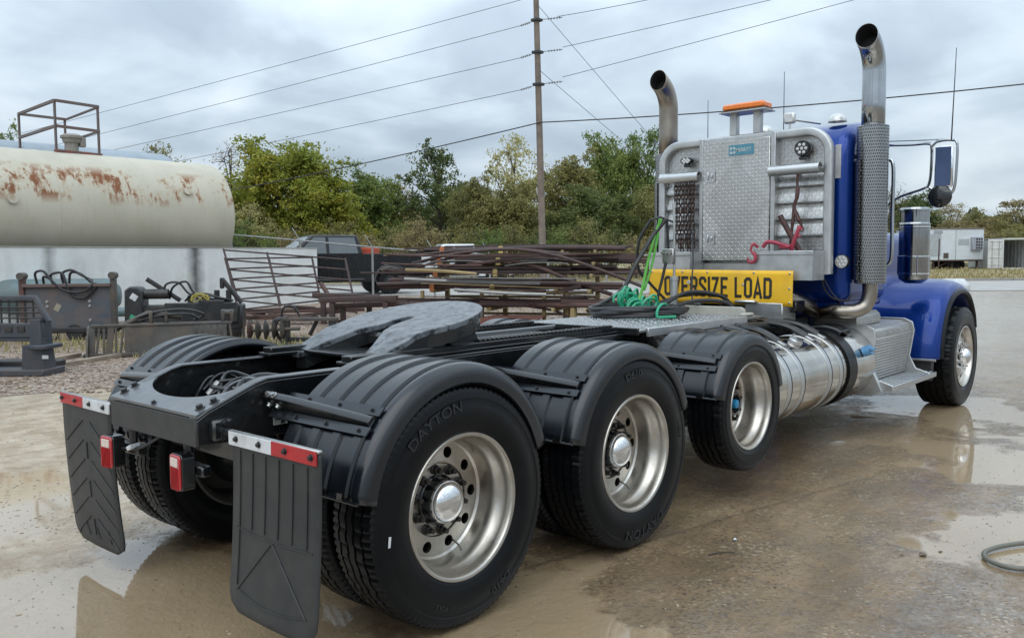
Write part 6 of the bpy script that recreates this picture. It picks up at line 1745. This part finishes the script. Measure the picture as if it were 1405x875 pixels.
# timbers on the gravel
for i, (a, b, lab) in enumerate((((66, 505, 13.3), (168, 489, 14.9), 'longer grey timber plank on the gravel right of the fork carriage'), ((66, 493, 14.2), (102, 486, 14.9), 'short grey timber plank lying behind the longer one'))):
    A, B = gp(a[0], a[2]), gp(b[0], b[2]); d = B - A
    o = MB().box((0, 0, .04), (d.length, .13, .07), .006).build('timber_plank', MT['wood'], None, loc=(A + B) / 2, rot=(0, 0, math.atan2(d.y, d.x))); tag(o, lab, 'plank', 'timber planks on the gravel')

# disc gang and its frame
t = yard('disc_harrow', 365, 16.6, 'row of rusty harrow discs on a shaft beside the black frame', 'implement', rz=.1)
yp(MB().cyl((-.35, 0, .30), (.62, -.06, .33), .035, n=10), 'shaft', 'yard_brown', t)
for k in range(5):
    mb = MB(); mb.lathe([(0, .03), (.1, .02), (.19, -.03), (.195, -.032), (.1, .012), (0, .022)], (-.32 + k * .155, -.01 * k, .30 + .006 * k), (1, -.06, .03), 24); yp(mb, 'disc', 'yard_brown' if k else 'rust', t)
t = yard('implement_frame', 425, 16.6, 'black box section implement frame standing behind the left fenders', 'implement', rz=-.1)
for x in (-.50, .42): yp(MB().box((x, 0, .25), (.12, .12, .5), .01), 'leg', 'yard_black', t)
yp(MB().box((-.05, 0, .51), (1.15, .14, .07), .01), 'top_beam', 'yard_brown', t)
yp(MB().box((0, .0, .12), (1.0, .08, .08), .01), 'lower_beam', 'yard_black', t)
yp(MB().tube([(.1, .05, .48), (-.05, .05, .2)], .04, 6), 'brace', 'yard_black', t)
for q in range(3): yp(MB().tube(curve_pts([(-.45, -.02, .56), (-.62 - .05 * q, -.06, .50), (-.70, -.08, .30 + .03 * q), (-.55, -.08, .06), (-.40, -.05, .05)], 6), .024, 7), 'hydraulic_hose', 'hose', t)
yp(MB().tube(curve_pts([(-.6, 0, .45), (-.55, -.02, .72), (-.35, -.02, .76), (-.22, 0, .56)], 6), .022, 7), 'hydraulic_hose', 'hose', t)

# two pipe gates leaning together
def gate(name, TL, TR, BL, BR, mids, label, nb=6):
    TL, TR, BL, BR = [at(*p) for p in (TL, TR, BL, BR)]
    o = empty(name, BL.lerp(BR, .5)); tag(o, label, 'gate', 'pipe gates leaning by the wall')
    def q(u, v): return (TL.lerp(TR, u)).lerp(BL.lerp(BR, u), v) - o.location
    for k in range(nb): MB().tube([q(0, k / (nb - 1)), q(1, k / (nb - 1))], .022, 7).build('bar', MT['rust_dark'], o)
    for u in [0, 1] + mids: MB().tube([q(u, -.02), q(u, 1.02)], .028, 7).build('upright', MT['rust_dark'], o)
    return o
gate('pipe_gate', (307, 343, 23.4), (474, 356, 22.6), (327, 412, 22.6), (489, 428, 21.8), [.365], 'longer rusty pipe gate leaning low towards the right')
gate('pipe_gate', (309, 355, 22.6), (428, 353, 23.0), (327, 425, 22.2), (440, 412, 22.4), [.5], 'shorter rusty pipe gate behind the longer one by the wall')
# scrap lying round the gates
scr = random.Random(12)
scl = ['rusty beam in the scrap heap below the pipe gates'] 
for k in range(14):
    a = gp(scr.uniform(318, 440), scr.uniform(21.0, 23.0), .05 + .03 * k * .5); L = scr.uniform(.8, 2.6)
    o = MB().box((0, 0, .04), (L, scr.choice((.06, .1, .14)), scr.choice((.05, .08))), .006).build('scrap_beam', MT['rust'] if k % 2 else MT['rust_dark'], None, loc=a, rot=(scr.uniform(-.1, .1), scr.uniform(-.10, .10), RZ0 + scr.uniform(-.35, .35)))
    tag(o, 'rusty steel length in the low scrap heap below the pipe gates', 'scrap', 'scrap heap below the pipe gates')
A, B = at(440, 388, 21.5), at(463, 424, 21.2)
o = MB().tube([A - B, Vector((0, 0, 0))], 0, prof=rrect(.10, .07, .01, 2)).build('leaning_channel', MT['rust'], None, loc=B); tag(o, 'rusty channel piece leaning against the longer pipe gate', 'scrap')
for k, (x0, x1, D, y0, y1) in enumerate(((440, 545, 20.6, 412, 409), (455, 560, 20.9, 420, 416), (430, 520, 21.2, 405, 408))):
    A, B = at(x0, y0, D), at(x1, y1, D - .3); d = B - A
    o = MB().tube([A - B, Vector((0, 0, 0))], 0, prof=rrect(.16, .13, .01, 2)).build('steel_beam', MT['rust_dark'], None, loc=B); tag(o, ('lowest', 'middle', 'upper')[(1, 0, 2)[k]] + ' of three heavy rusty beams left of the pipe rack', 'beam', 'heavy beams left of the pipe rack')
    for f in (.15, .85):
        p = A.lerp(B, f); g = gz(p.x, p.y)
        tag(MB().box((0, 0, (p.z - g) / 2 - .035), (.12, .14, p.z - g - .07), .01).build('support_block', MT['rust_dark'], None, loc=(p.x, p.y, g), rot=(0, 0, RZ0)), 'rusty block under the ' + ('left' if f < .5 else 'right') + ' end of the ' + ('middle', 'lowest', 'upper')[k] + ' heavy beam', 'block', 'blocks under the heavy beams')

# ================================================================== STEEL RACK
rk = yard('pipe_rack', 690, 21.3, 'tan cantilever rack with orange and yellow arm tips holding steel lengths', 'rack', rz=-.30)
LV = [(.42, 1.25), (.84, 1.0), (1.20, .76), (1.48, .52), (1.76, .30)]
STN = [-1.55, 0.0, 1.55, 2.35]
for i, x in enumerate(STN):
    yp(MB().box((x, .18, .93), (.11, .11, 1.86), .008), 'upright', 'tan_steel', rk)
    yp(MB().box((x, -.45, .05), (.12, 1.6, .1), .008), 'foot', 'tan_steel', rk)
    if i < 3: yp(MB().box((x - .3, -.75, .40), (.08, .08, .80), .006), 'front_leg', 'tan_steel', rk)
    for k, (z, L) in enumerate(LV):
        yp(MB().box((x, .13 - L / 2, z - .04), (.07, L, .08), .006), 'arm', 'tan_steel', rk)
        if i < 2: yp(MB().prism([(-.055, -.06), (.055, -.06), (.055, .09), (.035, .12), (-.035, .12), (-.055, .09)], (x, .13 - L - .02, z), (1, 0, 0), (0, 0, 1), (0, .03, 0)), 'arm_tip', ('orange' if (i == 0 and k > 0) else 'tan_tip') if 'tan_tip' in MT else 'orange', rk)
MT['tan_tip'] = simple('yellow_tip', (.55, .42, .16), .6, ns=8, dirt=(.3, .2, .1), dirt_amt=.3)
for o in rk.children:
    if o.name.startswith('arm_tip') and o.data.materials[0] == MT['orange']:
        if o.data.vertices[0].co.x > -.8 or o.data.vertices[0].co.z < .7: o.data.materials[0] = MT['tan_tip']
yp(MB().box((-.1, .1, 1.36), (2.4, .06, .2), .006), 'back_panel', 'tan_steel', rk)
for z in (.2, .62): yp(MB().box((.4, .18, z), (4.0, .05, .06), .005), 'brace', 'tan_steel', rk)
pm = random.Random(44)
MT['galv_pipe'] = simple('grey_pipe', (.30, .30, .29), .5, .4, ns=5)
Lvl = ('bottom', 'second', 'third', 'fourth', 'top')
for k, (z, L) in enumerate(LV):
    n = (10, 12, 10, 8, 7)[k]
    for j in range(n):
        ln = pm.uniform(3.6, 6.2) if not (k == 3 and j == 6) else 2.6
        cx = pm.uniform(-.6, .9) + (.4 if k > 2 else -.1)
        y = .06 - (L - .14) * ((j + .5) / n) ; r = pm.choice((.028, .035, .045, .06) if k != 1 else (.05, .06, .075))
        kind = pm.random(); bow = pm.uniform(-.02, .05) * (1 if k < 3 else 2.2)
        zz_ = z + r + .004 + (.10 if j % 4 == 3 else 0)
        pts = [Vector((cx - ln / 2 + ln * s / 8, y + pm.uniform(-.01, .01), zz_ - bow * ((s / 4 - 1) ** 2))) for s in range(9)]
        mb = MB()
        if kind < .6: mb.tube(pts, r, 9)
        elif kind < .85: mb.tube(pts, 0, prof=rrect(r * 2.2, r * 1.6, .006, 2))
        else: mb.tube(pts, 0, prof=[(-r, -r), (r, -r), (r, -r * .75), (-r * .75, -r * .75), (-r * .75, r), (-r, r)])
        sh_ = 'pipe' if kind < .6 else ('square tube' if kind < .85 else 'angle iron')
        hue = pm.choice(('rust', 'rust_dark', 'rust_dark', 'rust'))
        m = mb.build('steel_' + sh_.replace(' ', '_'), MT[hue] if not (k == 3 and j == 6) else MT['galv_pipe'])
        m.location = rk.location; m.rotation_euler = rk.rotation_euler
        if k == 3 and j == 6: tag(m, 'single short grey pipe among the rusty lengths on the fourth level of the rack', 'pipe')
        else:
            w_ = ('thin' if r < .04 else 'thick') + ' ' + ('reddish' if hue == 'rust' else 'dark') + ' rusty ' + sh_
            tag(m, w_ + ' lying on the ' + Lvl[k] + ' level of the tan pipe rack', 'steel ' + ('pipe' if sh_ == 'pipe' else 'bar'), w_ + ' lengths on the ' + Lvl[k] + ' rack level')
tg = random.Random(77)
for k in range(24):
    x0 = tg.uniform(520, 700); ln = tg.uniform(70, 210); D = tg.uniform(19.9, 20.7); y0 = tg.choice((352, 366, 384, 402, 414)) + tg.uniform(-5, 8); sl = tg.uniform(-5, 7); bw = tg.uniform(-1.5, 3)
    pts = [at(x0 + ln * t_ / 4, y0 + sl * t_ / 4 + bw * ((t_ / 2 - 1) ** 2 - 1), D - .3 * t_ / 4) for t_ in range(5)]
    r_ = tg.choice((.022, .03, .042)); flat = k % 2 == 0
    mb = MB(); mb.tube(curve_pts(pts, 4), r_, 6, prof=[(-r_ * 2.2, -.008), (r_ * 2.2, -.008), (r_ * 2.2, .008), (-r_ * 2.2, .008)] if flat else None)
    hue = ('rust', 'rust_dark', 'galv_pipe', 'tan_steel', 'rust')[k % 5]
    hn = dict(rust='reddish', rust_dark='dark', tan_steel='tan', galv_pipe='pale grey')[hue]
    o = mb.build('flat_bar' if flat else 'steel_rod', MT[hue]); w_ = hn + (' flat bar' if flat else ' rod')
    tag(o, w_ + ' lying askew among the lengths on the front of the pipe rack', 'steel bar', 'askew ' + w_ + 's on the pipe rack')
# long bowed bars that droop off the right end
for k, (pts, r, lab) in enumerate((
    ([(565, 362, 20.9), (625, 348, 20.6), (700, 342, 20.4), (760, 350, 20.2), (820, 369, 20.0), (884, 394, 19.8)], .04, 'longest bowed bar drooping off the right end of the rack'),
    ([(560, 352, 21.1), (640, 343, 20.8), (720, 343, 20.6), (800, 351, 20.4), (846, 355, 20.3)], .035, 'bowed bar arching flat across the top of the rack'),
    ([(640, 363, 20.6), (700, 358, 20.5), (745, 369, 20.3), (790, 388, 20.1), (840, 404, 20.0)], .045, 'shorter bowed bar drooping over the middle of the rack end'),
    ([(556, 372, 20.9), (610, 356, 20.7), (650, 345, 20.6)], .03, 'short bar sloping up at the left end of the rack'),
    ([(640, 423, 20.3), (700, 418, 20.2), (760, 426, 20.1), (780, 436, 20.0)], .03, 'thin bar bending to the ground at the foot of the rack'))):
    o = MB().tube(curve_pts([at(*p) for p in pts], 6), r, 8).build('bowed_bar', MT['rust_dark'] if k != 2 else MT['rust']); tag(o, lab, 'steel bar', 'bowed bars on the rack')
for k, (p0, p1) in enumerate((((770, 413, 19.9), (906, 416, 19.6)), ((760, 402, 20.3), (798, 392, 20.0)), ((770, 409, 20.2), (806, 408, 19.9)))):
    A, B = at(*p0), at(*p1)
    o = MB().tube([A - B, Vector((0, 0, 0))], 0, prof=rrect(.13, .10, .01, 2)).build('box_beam', MT['rust_dark'] if k else MT['rust'], None, loc=B)
    tag(o, ('long rusty box beam reaching right towards the truck deck', 'tilted black box beam at the right end of the rack', 'short level box beam at the right end of the rack')[k], 'beam')
    for f in ((.12, .9) if k == 0 else (.5,)):
        p = A.lerp(B, f); g = gz(p.x, p.y)
        tag(MB().box((0, 0, (p.z - g) / 2 - .03), (.1, .1, p.z - g - .06), .006).build('stub_post', MT['tan_steel'], None, loc=(p.x, p.y, g)), ('tan stub post under the ' + ('left end' if f < .5 else 'right end') + ' of the long box beam') if k == 0 else ('tan stub post under the ' + ('tilted' if k == 1 else 'short level') + ' box beam'), 'post')
for k in range(7):                                     # reddish plates stacked at the foot
    A = gp(655 + k * 9, 19.9 + .03 * k, .02 + .035 * k)
    o = MB().box((0, 0, .02), (1.9 - .1 * k, .55, .028), .004).build('steel_plate', simple('red_primer_plate', (.22, .085, .06), .7, col2=(.16, .07, .055), ns=3) if k == 0 else bpy.data.materials['red_primer_plate'], None, loc=A, rot=(0, 0, RZ0 - .25 + .03 * (k % 3)))
    tag(o, 'red primed flat plate in the stack at the foot of the rack', 'plate', 'red plates at the foot of the rack')

# ================================================================== CHAIN LINK FENCE
fence = empty('chain_link_fence', gp(511, 28.8)); tag(fence, 'galvanised chain link fence with outward barb arms before the road', 'fence')
MT['galv'] = simple('galvanised_steel', (.36, .37, .36), .45, .6, col2=(.28, .28, .27), ns=6)
fp = [(318, 27.6, 322), (412, 28.2, 330), (511, 28.8, 339), (596, 29.2, 346), (672, 29.5, 349), (752, 29.7, 350), (832, 29.8, 350.5), (910, 29.9, 350), (990, 30, 350), (1070, 30, 350)]
tops = []; bots = []
for (px, D, y) in fp:
    b = gp(px, D); tpt = at(px, y, D); tops.append(Vector((b.x, b.y, tpt.z)) - fence.location); bots.append(b - fence.location)
    MB().cyl(bots[-1], tops[-1] + Vector((0, 0, .02)), .038, n=8).build('post', MT['galv'], fence)
    MB().tube([tops[-1], tops[-1] + RH * -.25 + Vector((0, 0, .42))], .016, 5).build('barb_arm', MT['galv'], fence)
for i in range(len(tops) - 1):
    MB().cyl(tops[i], tops[i + 1], .024, n=7).build('top_rail', MT['galv'], fence)
mb = MB()
for i in range(len(tops) - 1):
    a0, a1, b0, b1 = bots[i], bots[i + 1], tops[i], tops[i + 1]
    W = (a1 - a0).length; H = (b0 - a0).z; pitch = .11
    n = int((W + H) / pitch)
    def q(u, v): return (a0.lerp(a1, u)).lerp(b0.lerp(b1, u), v)
    for k in range(n):
        s = k * pitch
        for sg in (0, 1):
            u0, v0 = s - H, 0.0; u1, v1 = s, 1.0
            c0, c1 = max(0, u0), min(W, u1)
            if c1 <= c0: continue
            va, vb = (c0 - u0) / H, (c1 - u0) / H
            ua, ub = c0 / W, c1 / W
            if sg: ua, ub = 1 - ua, 1 - ub
            mb.tube([q(ua, va), q(ub, vb)], 0.0012, 3, caps=False)
tag(mb.build('wire_mesh', simple('mesh_wire', (.13, .13, .13), .5, .3, ns=6), fence, smooth=False), kind='stuff')

# ================================================================== VEHICLES
def pickup(name, px, D, heading, paint, label, sc=1.0):
    root = empty(name, gp(px, D), heading); root.scale = (sc, sc, sc); tag(root, label, 'pickup truck')
    Wd = .98
    def arch(cx, r, n=10): return [(cx + r * math.cos(PI * k / n), .42 + r * math.sin(PI * k / n)) for k in range(n + 1)]
    low = [(2.92, .55), (2.95, .80), (2.90, 1.12), (2.70, 1.22), (1.30, 1.28), (-.95, 1.28), (-.95, 1.27), (-2.90, 1.27), (-2.93, .55)] + [(x, z) for x, z in arch(-1.85, .52)[::-1]] + [(x, z) for x, z in arch(1.95, .52)[::-1]]
    body = MB().prism(low, (0, -Wd, 0), (1, 0, 0), (0, 0, 1), (0, 2 * Wd, 0)).build('body', paint, root, bevel=.05, segs=3)
    mb = MB()
    lo = [(1.45, 1.26), (-.98, 1.26)]; hi = [(.62, 1.90), (-.82, 1.90)]
    v = [Vector((x, s * y, z)) for (pts, y) in ((lo, .94), (hi, .76)) for (x, z) in pts for s in (-1, 1)]
    mb._add(v, [(0, 1, 5, 4), (2, 6, 7, 3), (0, 4, 6, 2), (1, 3, 7, 5), (4, 5, 7, 6), (0, 2, 3, 1)])
    mb.build('cabin', paint, root, bevel=.06, segs=3)
    gl_ = MT.setdefault('pickup_glass', simple('pickup_glass', (.08, .092, .098), .05, ns=3, coat=1.0, rv=.02))  # panes and windscreen lightened in colour to stand for reflected sky and trees
    ws = MT.setdefault('windscreen', simple('windscreen', (.16, .19, .20), .08, ns=3, coat=.6, rv=.03))
    def pane(name, pts, m): 
        mb = MB(); n = len(pts); c = sum((Vector(p) for p in pts), Vector()) / n
        nrm = (Vector(pts[1]) - Vector(pts[0])).cross(Vector(pts[2]) - Vector(pts[1])).normalized()
        mb._add([Vector(p) + nrm * .012 for p in pts] + [Vector(p) - nrm * .012 for p in pts], [tuple(range(n)), tuple(range(2 * n - 1, n - 1, -1))] + [(k, (k + 1) % n, n + (k + 1) % n, n + k) for k in range(n)])
        mb.build(name, m, root)
    pane('windscreen', [(1.34, -.82, 1.34), (1.34, .82, 1.34), (.70, .68, 1.84), (.70, -.68, 1.84)], ws)
    pane('rear_window', [(-.965, -.7, 1.36), (-.965, .7, 1.36), (-.845, .62, 1.80), (-.845, -.62, 1.80)], gl_)
    for s in (-1, 1):
        y0, y1 = s * .925, s * .79
        pane('side_window', [(1.12, y0, 1.32), (.22, y0, 1.32), (.22, y1, 1.82), (.58, y1, 1.82)], gl_)
        pane('side_window', [(.12, y0, 1.32), (-.80, y0, 1.32), (-.72, y1, 1.82), (.12, y1, 1.82)], gl_)
        for x in (.05, -.9): MB().box((x + .18, s * (Wd + .005), 1.12), (.18, .03, .035), .008).build('door_handle', paint, root)
        for x in (1.25, .17, -.95): MB().box((x, s * Wd, .92), (.012, .008, .60)).build('door_seam', MT['soot'], root)
        MB().box((1.05, s * 1.14, 1.42), (.14, .24, .20), .04).build('mirror', MT['plastic'], root)
        MB().box((-1.93, s * .93, 1.29), (1.9, .07, .05), .01).build('bed_rail', MT['plastic'], root)
        MB().box((2.88, s * .78, .98), (.12, .34, .22), .04).build('head_lamp', MT['lamp'], root)
        MB().box((-2.90, s * .90, 1.02), (.06, .12, .36), .02).build('tail_light', MT['lens_red'], root)
        MB().tube([(c * 1 + .0, s * (Wd + .01), z) for c, z in arch(-1.85, .55)], .035, 6).build('arch_trim', MT['plastic'], root)
        MB().tube([(c * 1 + .0, s * (Wd + .01), z) for c, z in arch(1.95, .55)], .035, 6).build('arch_trim', MT['plastic'], root)
        for x in (-1.85, 1.95):
            w = MB().lathe([(.20, -.10), (.25, -.125), (.40, -.125), (.425, -.09), (.425, .09), (.40, .125), (.25, .125), (.2, .1)], (x, s * .84, .425), (0, 1, 0), 28).build('wheel', MT['rubber'], root)
            MB().lathe([(.245, -s * -.12), (.235, s * .10), (.10, s * .07), (.06, s * .10), (0, s * .10)], (x, s * .84, .425), (0, 1, 0), 20).build('rim', simple('pickup_rim', (.05, .05, .052), .35, .6, ns=9) if 'pickup_rim' not in bpy.data.materials else bpy.data.materials['pickup_rim'], w)
        MB().cyl((-.95, s * .98, .50), (1.25, s * .98, .50), .05, n=8).build('side_step', MT['plastic'], root)
    MB().box((-1.93, 0, 1.275), (1.86, 1.76, .012)).build('bed_floor', MT['soot'], root)
    MB().box((2.95, 0, .66), (.14, 1.9, .24), .05).build('bumper', MT['plastic'], root)
    MB().box((2.93, 0, .98), (.06, 1.2, .26), .02).build('grille', MT['soot'], root)
    MB().box((-2.95, 0, .66), (.14, 1.85, .18), .04).build('bumper', MT['plastic'], root)
    return root
pk_black = simple('pickup_black', (.002, .003, .004), .25, ns=3, coat=.25, rv=.05, spec=.3)
pk_white = simple('pickup_white', (.66, .67, .68), .25, ns=3, coat=.6, rv=.05)
pickup('pickup_truck', 447, 31.0, YAW + PI / 2 + rad(27), pk_black, 'black crew cab pickup truck parked beyond the chain link fence', 1.12)
pickup('pickup_truck', 622, 41.5, YAW + PI / 2 + rad(18), pk_white, 'white pickup truck mostly hidden behind the left end of the steel rack', 1.03)
bx_ = MB().box((0, 0, .16), (.62, .5, .32), .03).build('toolbox', simple('orange_red_box', (.55, .085, .035), .5, ns=6), None, loc=at(508, 352, 31.4) , rot=(0, 0, .5))
tag(bx_, 'orange red box standing in the bed of the black pickup', 'box')

# ================================================================== WHITE TRAILER AND CONTAINER
tw = simple('trailer_white', (.62, .66, .69), .5, col2=(.55, .59, .62), ns=1.2, dirt=(.35, .33, .29), dirt_amt=.3)
tb = gp(1300, 73)
tr = empty('office_trailer', tb, RZ0 + .12); tag(tr, 'white office trailer on stands beyond the truck mirror', 'trailer')
MB().box((.0, 1.2, 2.12), (6.6, 2.4, 2.62), .05).build('body', tw, tr)
MB().box((.0, 1.2, 3.47), (6.7, 2.5, .09), .02).build('roof', simple('trailer_roof', (.20, .17, .14), .7, ns=2), tr)
MB().box((.0, 1.2, .77), (6.5, 2.3, .12), .02).build('floor_frame', MT['rust_dark'], tr)
for x, z, w, h, m in ((1.45, 2.35, .95, .5, 'alu_matt'), (-1.2, 2.1, 1.15, 1.9, 'alu_matt')):
    MB().box((x, -.012, z), (w, .03, h), .01).build('window' if x > 0 else 'door', simple('trailer_panel_grey', (.40, .43, .45), .4, ns=3) if 'trailer_panel_grey' not in bpy.data.materials else bpy.data.materials['trailer_panel_grey'], tr)
ac = MB().box((2.55, -.12, 2.2), (.95, .28, 1.1), .03).build('air_conditioner', simple('ac_grey', (.34, .35, .39), .5, ns=3), tr)
for i in range(3):
    for j in range(4): MB().box((2.48 + i * .22, -.265, 1.83 + j * .25), (.15, .02, .16), .004).build('vent_louvre', MT['yard_black'], ac)
MB().box((.72, -.01, 2.1), (.05, .03, 2.5), .005).build('seam_strip', bpy.data.materials['trailer_panel_grey'], tr)
MB().box((-.15, -.02, 1.2), (.45, .04, .45), .01).build('hatch', MT['yard_brown'], tr)
MB().box((-.9, -.02, 3.2), (.8, .03, .25), .01).build('sign_panel', bpy.data.materials['ac_grey'], tr)
for x in (-2.6, -1.1, .6, 2.9):
    MB().box((x, .3, .36), (.14, .14, .74), .01).build('stand', MT['rust_dark'], tr)
MB().tube([(-1.1, .28, .1), (.2, .28, .62)], .04, 6).build('brace', MT['rust_dark'], tr)
for x in (.55, 1.35):
    for y in (.35, 2.05): MB().lathe([(.1, -.12), (.42, -.12), (.42, .12), (.1, .12)], (x, y, .42), (0, 1, 0), 20).build('wheel', MT['rubber'], tr)
pst = gp(1288, 71); o = MB().cyl((0, 0, -.1), (.03, 0, 2.6), .06, .05, 8).build('post', MT['rust_dark'], None, loc=pst); tag(o, 'dark slanting post standing in front of the white trailer', 'post')

cp = gp(1396, 71); cw = simple('container_white', (.60, .61, .60), .5, col2=(.52, .53, .52), ns=2, dirt=(.3, .24, .18), dirt_amt=.35)
ct = empty('shipping_container', cp, RZ0 - .06); tag(ct, 'open white shipping container with its door swung out', 'container')
w2, hh, dp = 1.22, 2.59, 6.05
inn_ = simple('container_inside', (.26, .27, .27), .7, ns=2)
for s in (-1, 1):
    mb = MB(); pts = []
    for k in range(41):
        f = k % 4; pts.append((s * (w2 - (.0 if f in (0, 1) else .035)), .1 + (dp - .2) * k / 40))
    n_ = len(pts)
    mb.prism([(x, y) for x, y in pts] + [(x - s * .012, y) for x, y in pts[::-1]], (0, 0, .15), (1, 0, 0), (0, 1, 0), (0, 0, hh - .27)); mb.build('side_wall', cw, ct, smooth=False)
MB().box((0, dp / 2, hh - .02), (2 * w2, dp, .05), .01).build('roof', cw, ct)
MB().box((0, dp / 2, .08), (2 * w2, dp, .14), .01).build('floor', inn_, ct)
MB().box((0, dp - .03, hh / 2), (2 * w2 - .05, .05, hh - .1), .005).build('end_wall', inn_, ct)
for s in (-1, 1): MB().box((s * (w2 - .05), .03, hh / 2), (.12, .1, hh), .01).build('corner_post', cw, ct)
MB().box((0, .03, hh - .06), (2 * w2 - .2, .1, .12), .01).build('header', cw, ct)
MB().box((0, .03, .075), (2 * w2 - .2, .1, .15), .01).build('sill', cw, ct)
for s in (-1, 1):
    dr = MB().box((s * (w2 + .60), -.02, hh / 2 + .02), (1.14, .05, hh - .2), .01).build('door', cw, ct)
    for z in (.42, 1.02, 1.75, 2.35): MB().box((s * (w2 + .60), -.06, z), (1.02, .04, .07), .008).build('door_rib', cw, dr)
    for dx in (-.25, .3): MB().cyl((s * (w2 + .6) + dx, -.085, .2), (s * (w2 + .6) + dx, -.085, hh - .2), .018, n=8).build('lock_rod', MT['galv'], dr)

# ================================================================== SMALL THINGS ON THE WET CONCRETE
hp = [(2.9, -3.10, .018), (2.55, -3.05, .018), (2.36, -2.92, .018), (2.38, -2.78, .018), (2.52, -2.72, .020), (2.74, -2.80, .022), (3.0, -2.98, .02), (3.3, -3.2, .02), (3.7, -3.35, .02)]
o = MB().tube(curve_pts(hp, 8), .013, 10).build('water_hose', simple('grey_hose', (.13, .125, .10), .45, ns=12)); tag(o, 'grey green hose loop lying on the wet concrete at right edge', 'hose')
def rock(p, r, label, mat, seed):
    mb = MB(); q = random.Random(seed)
    for _ in range(3):
        c = Vector((q.uniform(-.5, .5), q.uniform(-.5, .5), 0)) * r
        rr = r * q.uniform(.5, .9); mb._add([Vector((v.x * rr, v.y * rr, v.z * rr * .8 + rr * .35)) + c for v in STONE_V], STONE_F)
    tag(mb.build('mud_clod', mat, None, loc=p, smooth=False), label, 'clod')
rock((2.30, -2.47, 0), .028, 'brown mud clod on wet concrete left of the hose loop', MT['crumbs'], 1)
rock((2.42, -2.52, 0), .012, 'small mud crumb just right of the brown mud clod', MT['crumbs'], 2)
rock((1.34, -2.05, 0), .013, 'small dark stone on the concrete below the middle wheel', MT['crumbs'], 3)
o = MB().tube(curve_pts([(1.53, -1.57, .005), (1.60, -1.60, .008), (1.66, -1.66, .005)], 4), [.004] * 5 + [.003] * 4, 6).build('twig', MT['bark']); tag(o, 'thin dark twig lying on the wet concrete near the middle wheel', 'twig')
o = MB(); o.grid(lambda a, b: Vector(((a - .5) * .045, (b - .5) * .02 * math.sin(PI * a + .001), .004 + .006 * (a - .5) ** 2 * 4)), 6, 2)
o = o.build('leaf', MT['white_tape'], None, loc=(1.86, -1.56, .002), rot=(0, 0, .5)); tag(o, 'small pale leaf on the wet concrete right of the middle wheel', 'leaf')
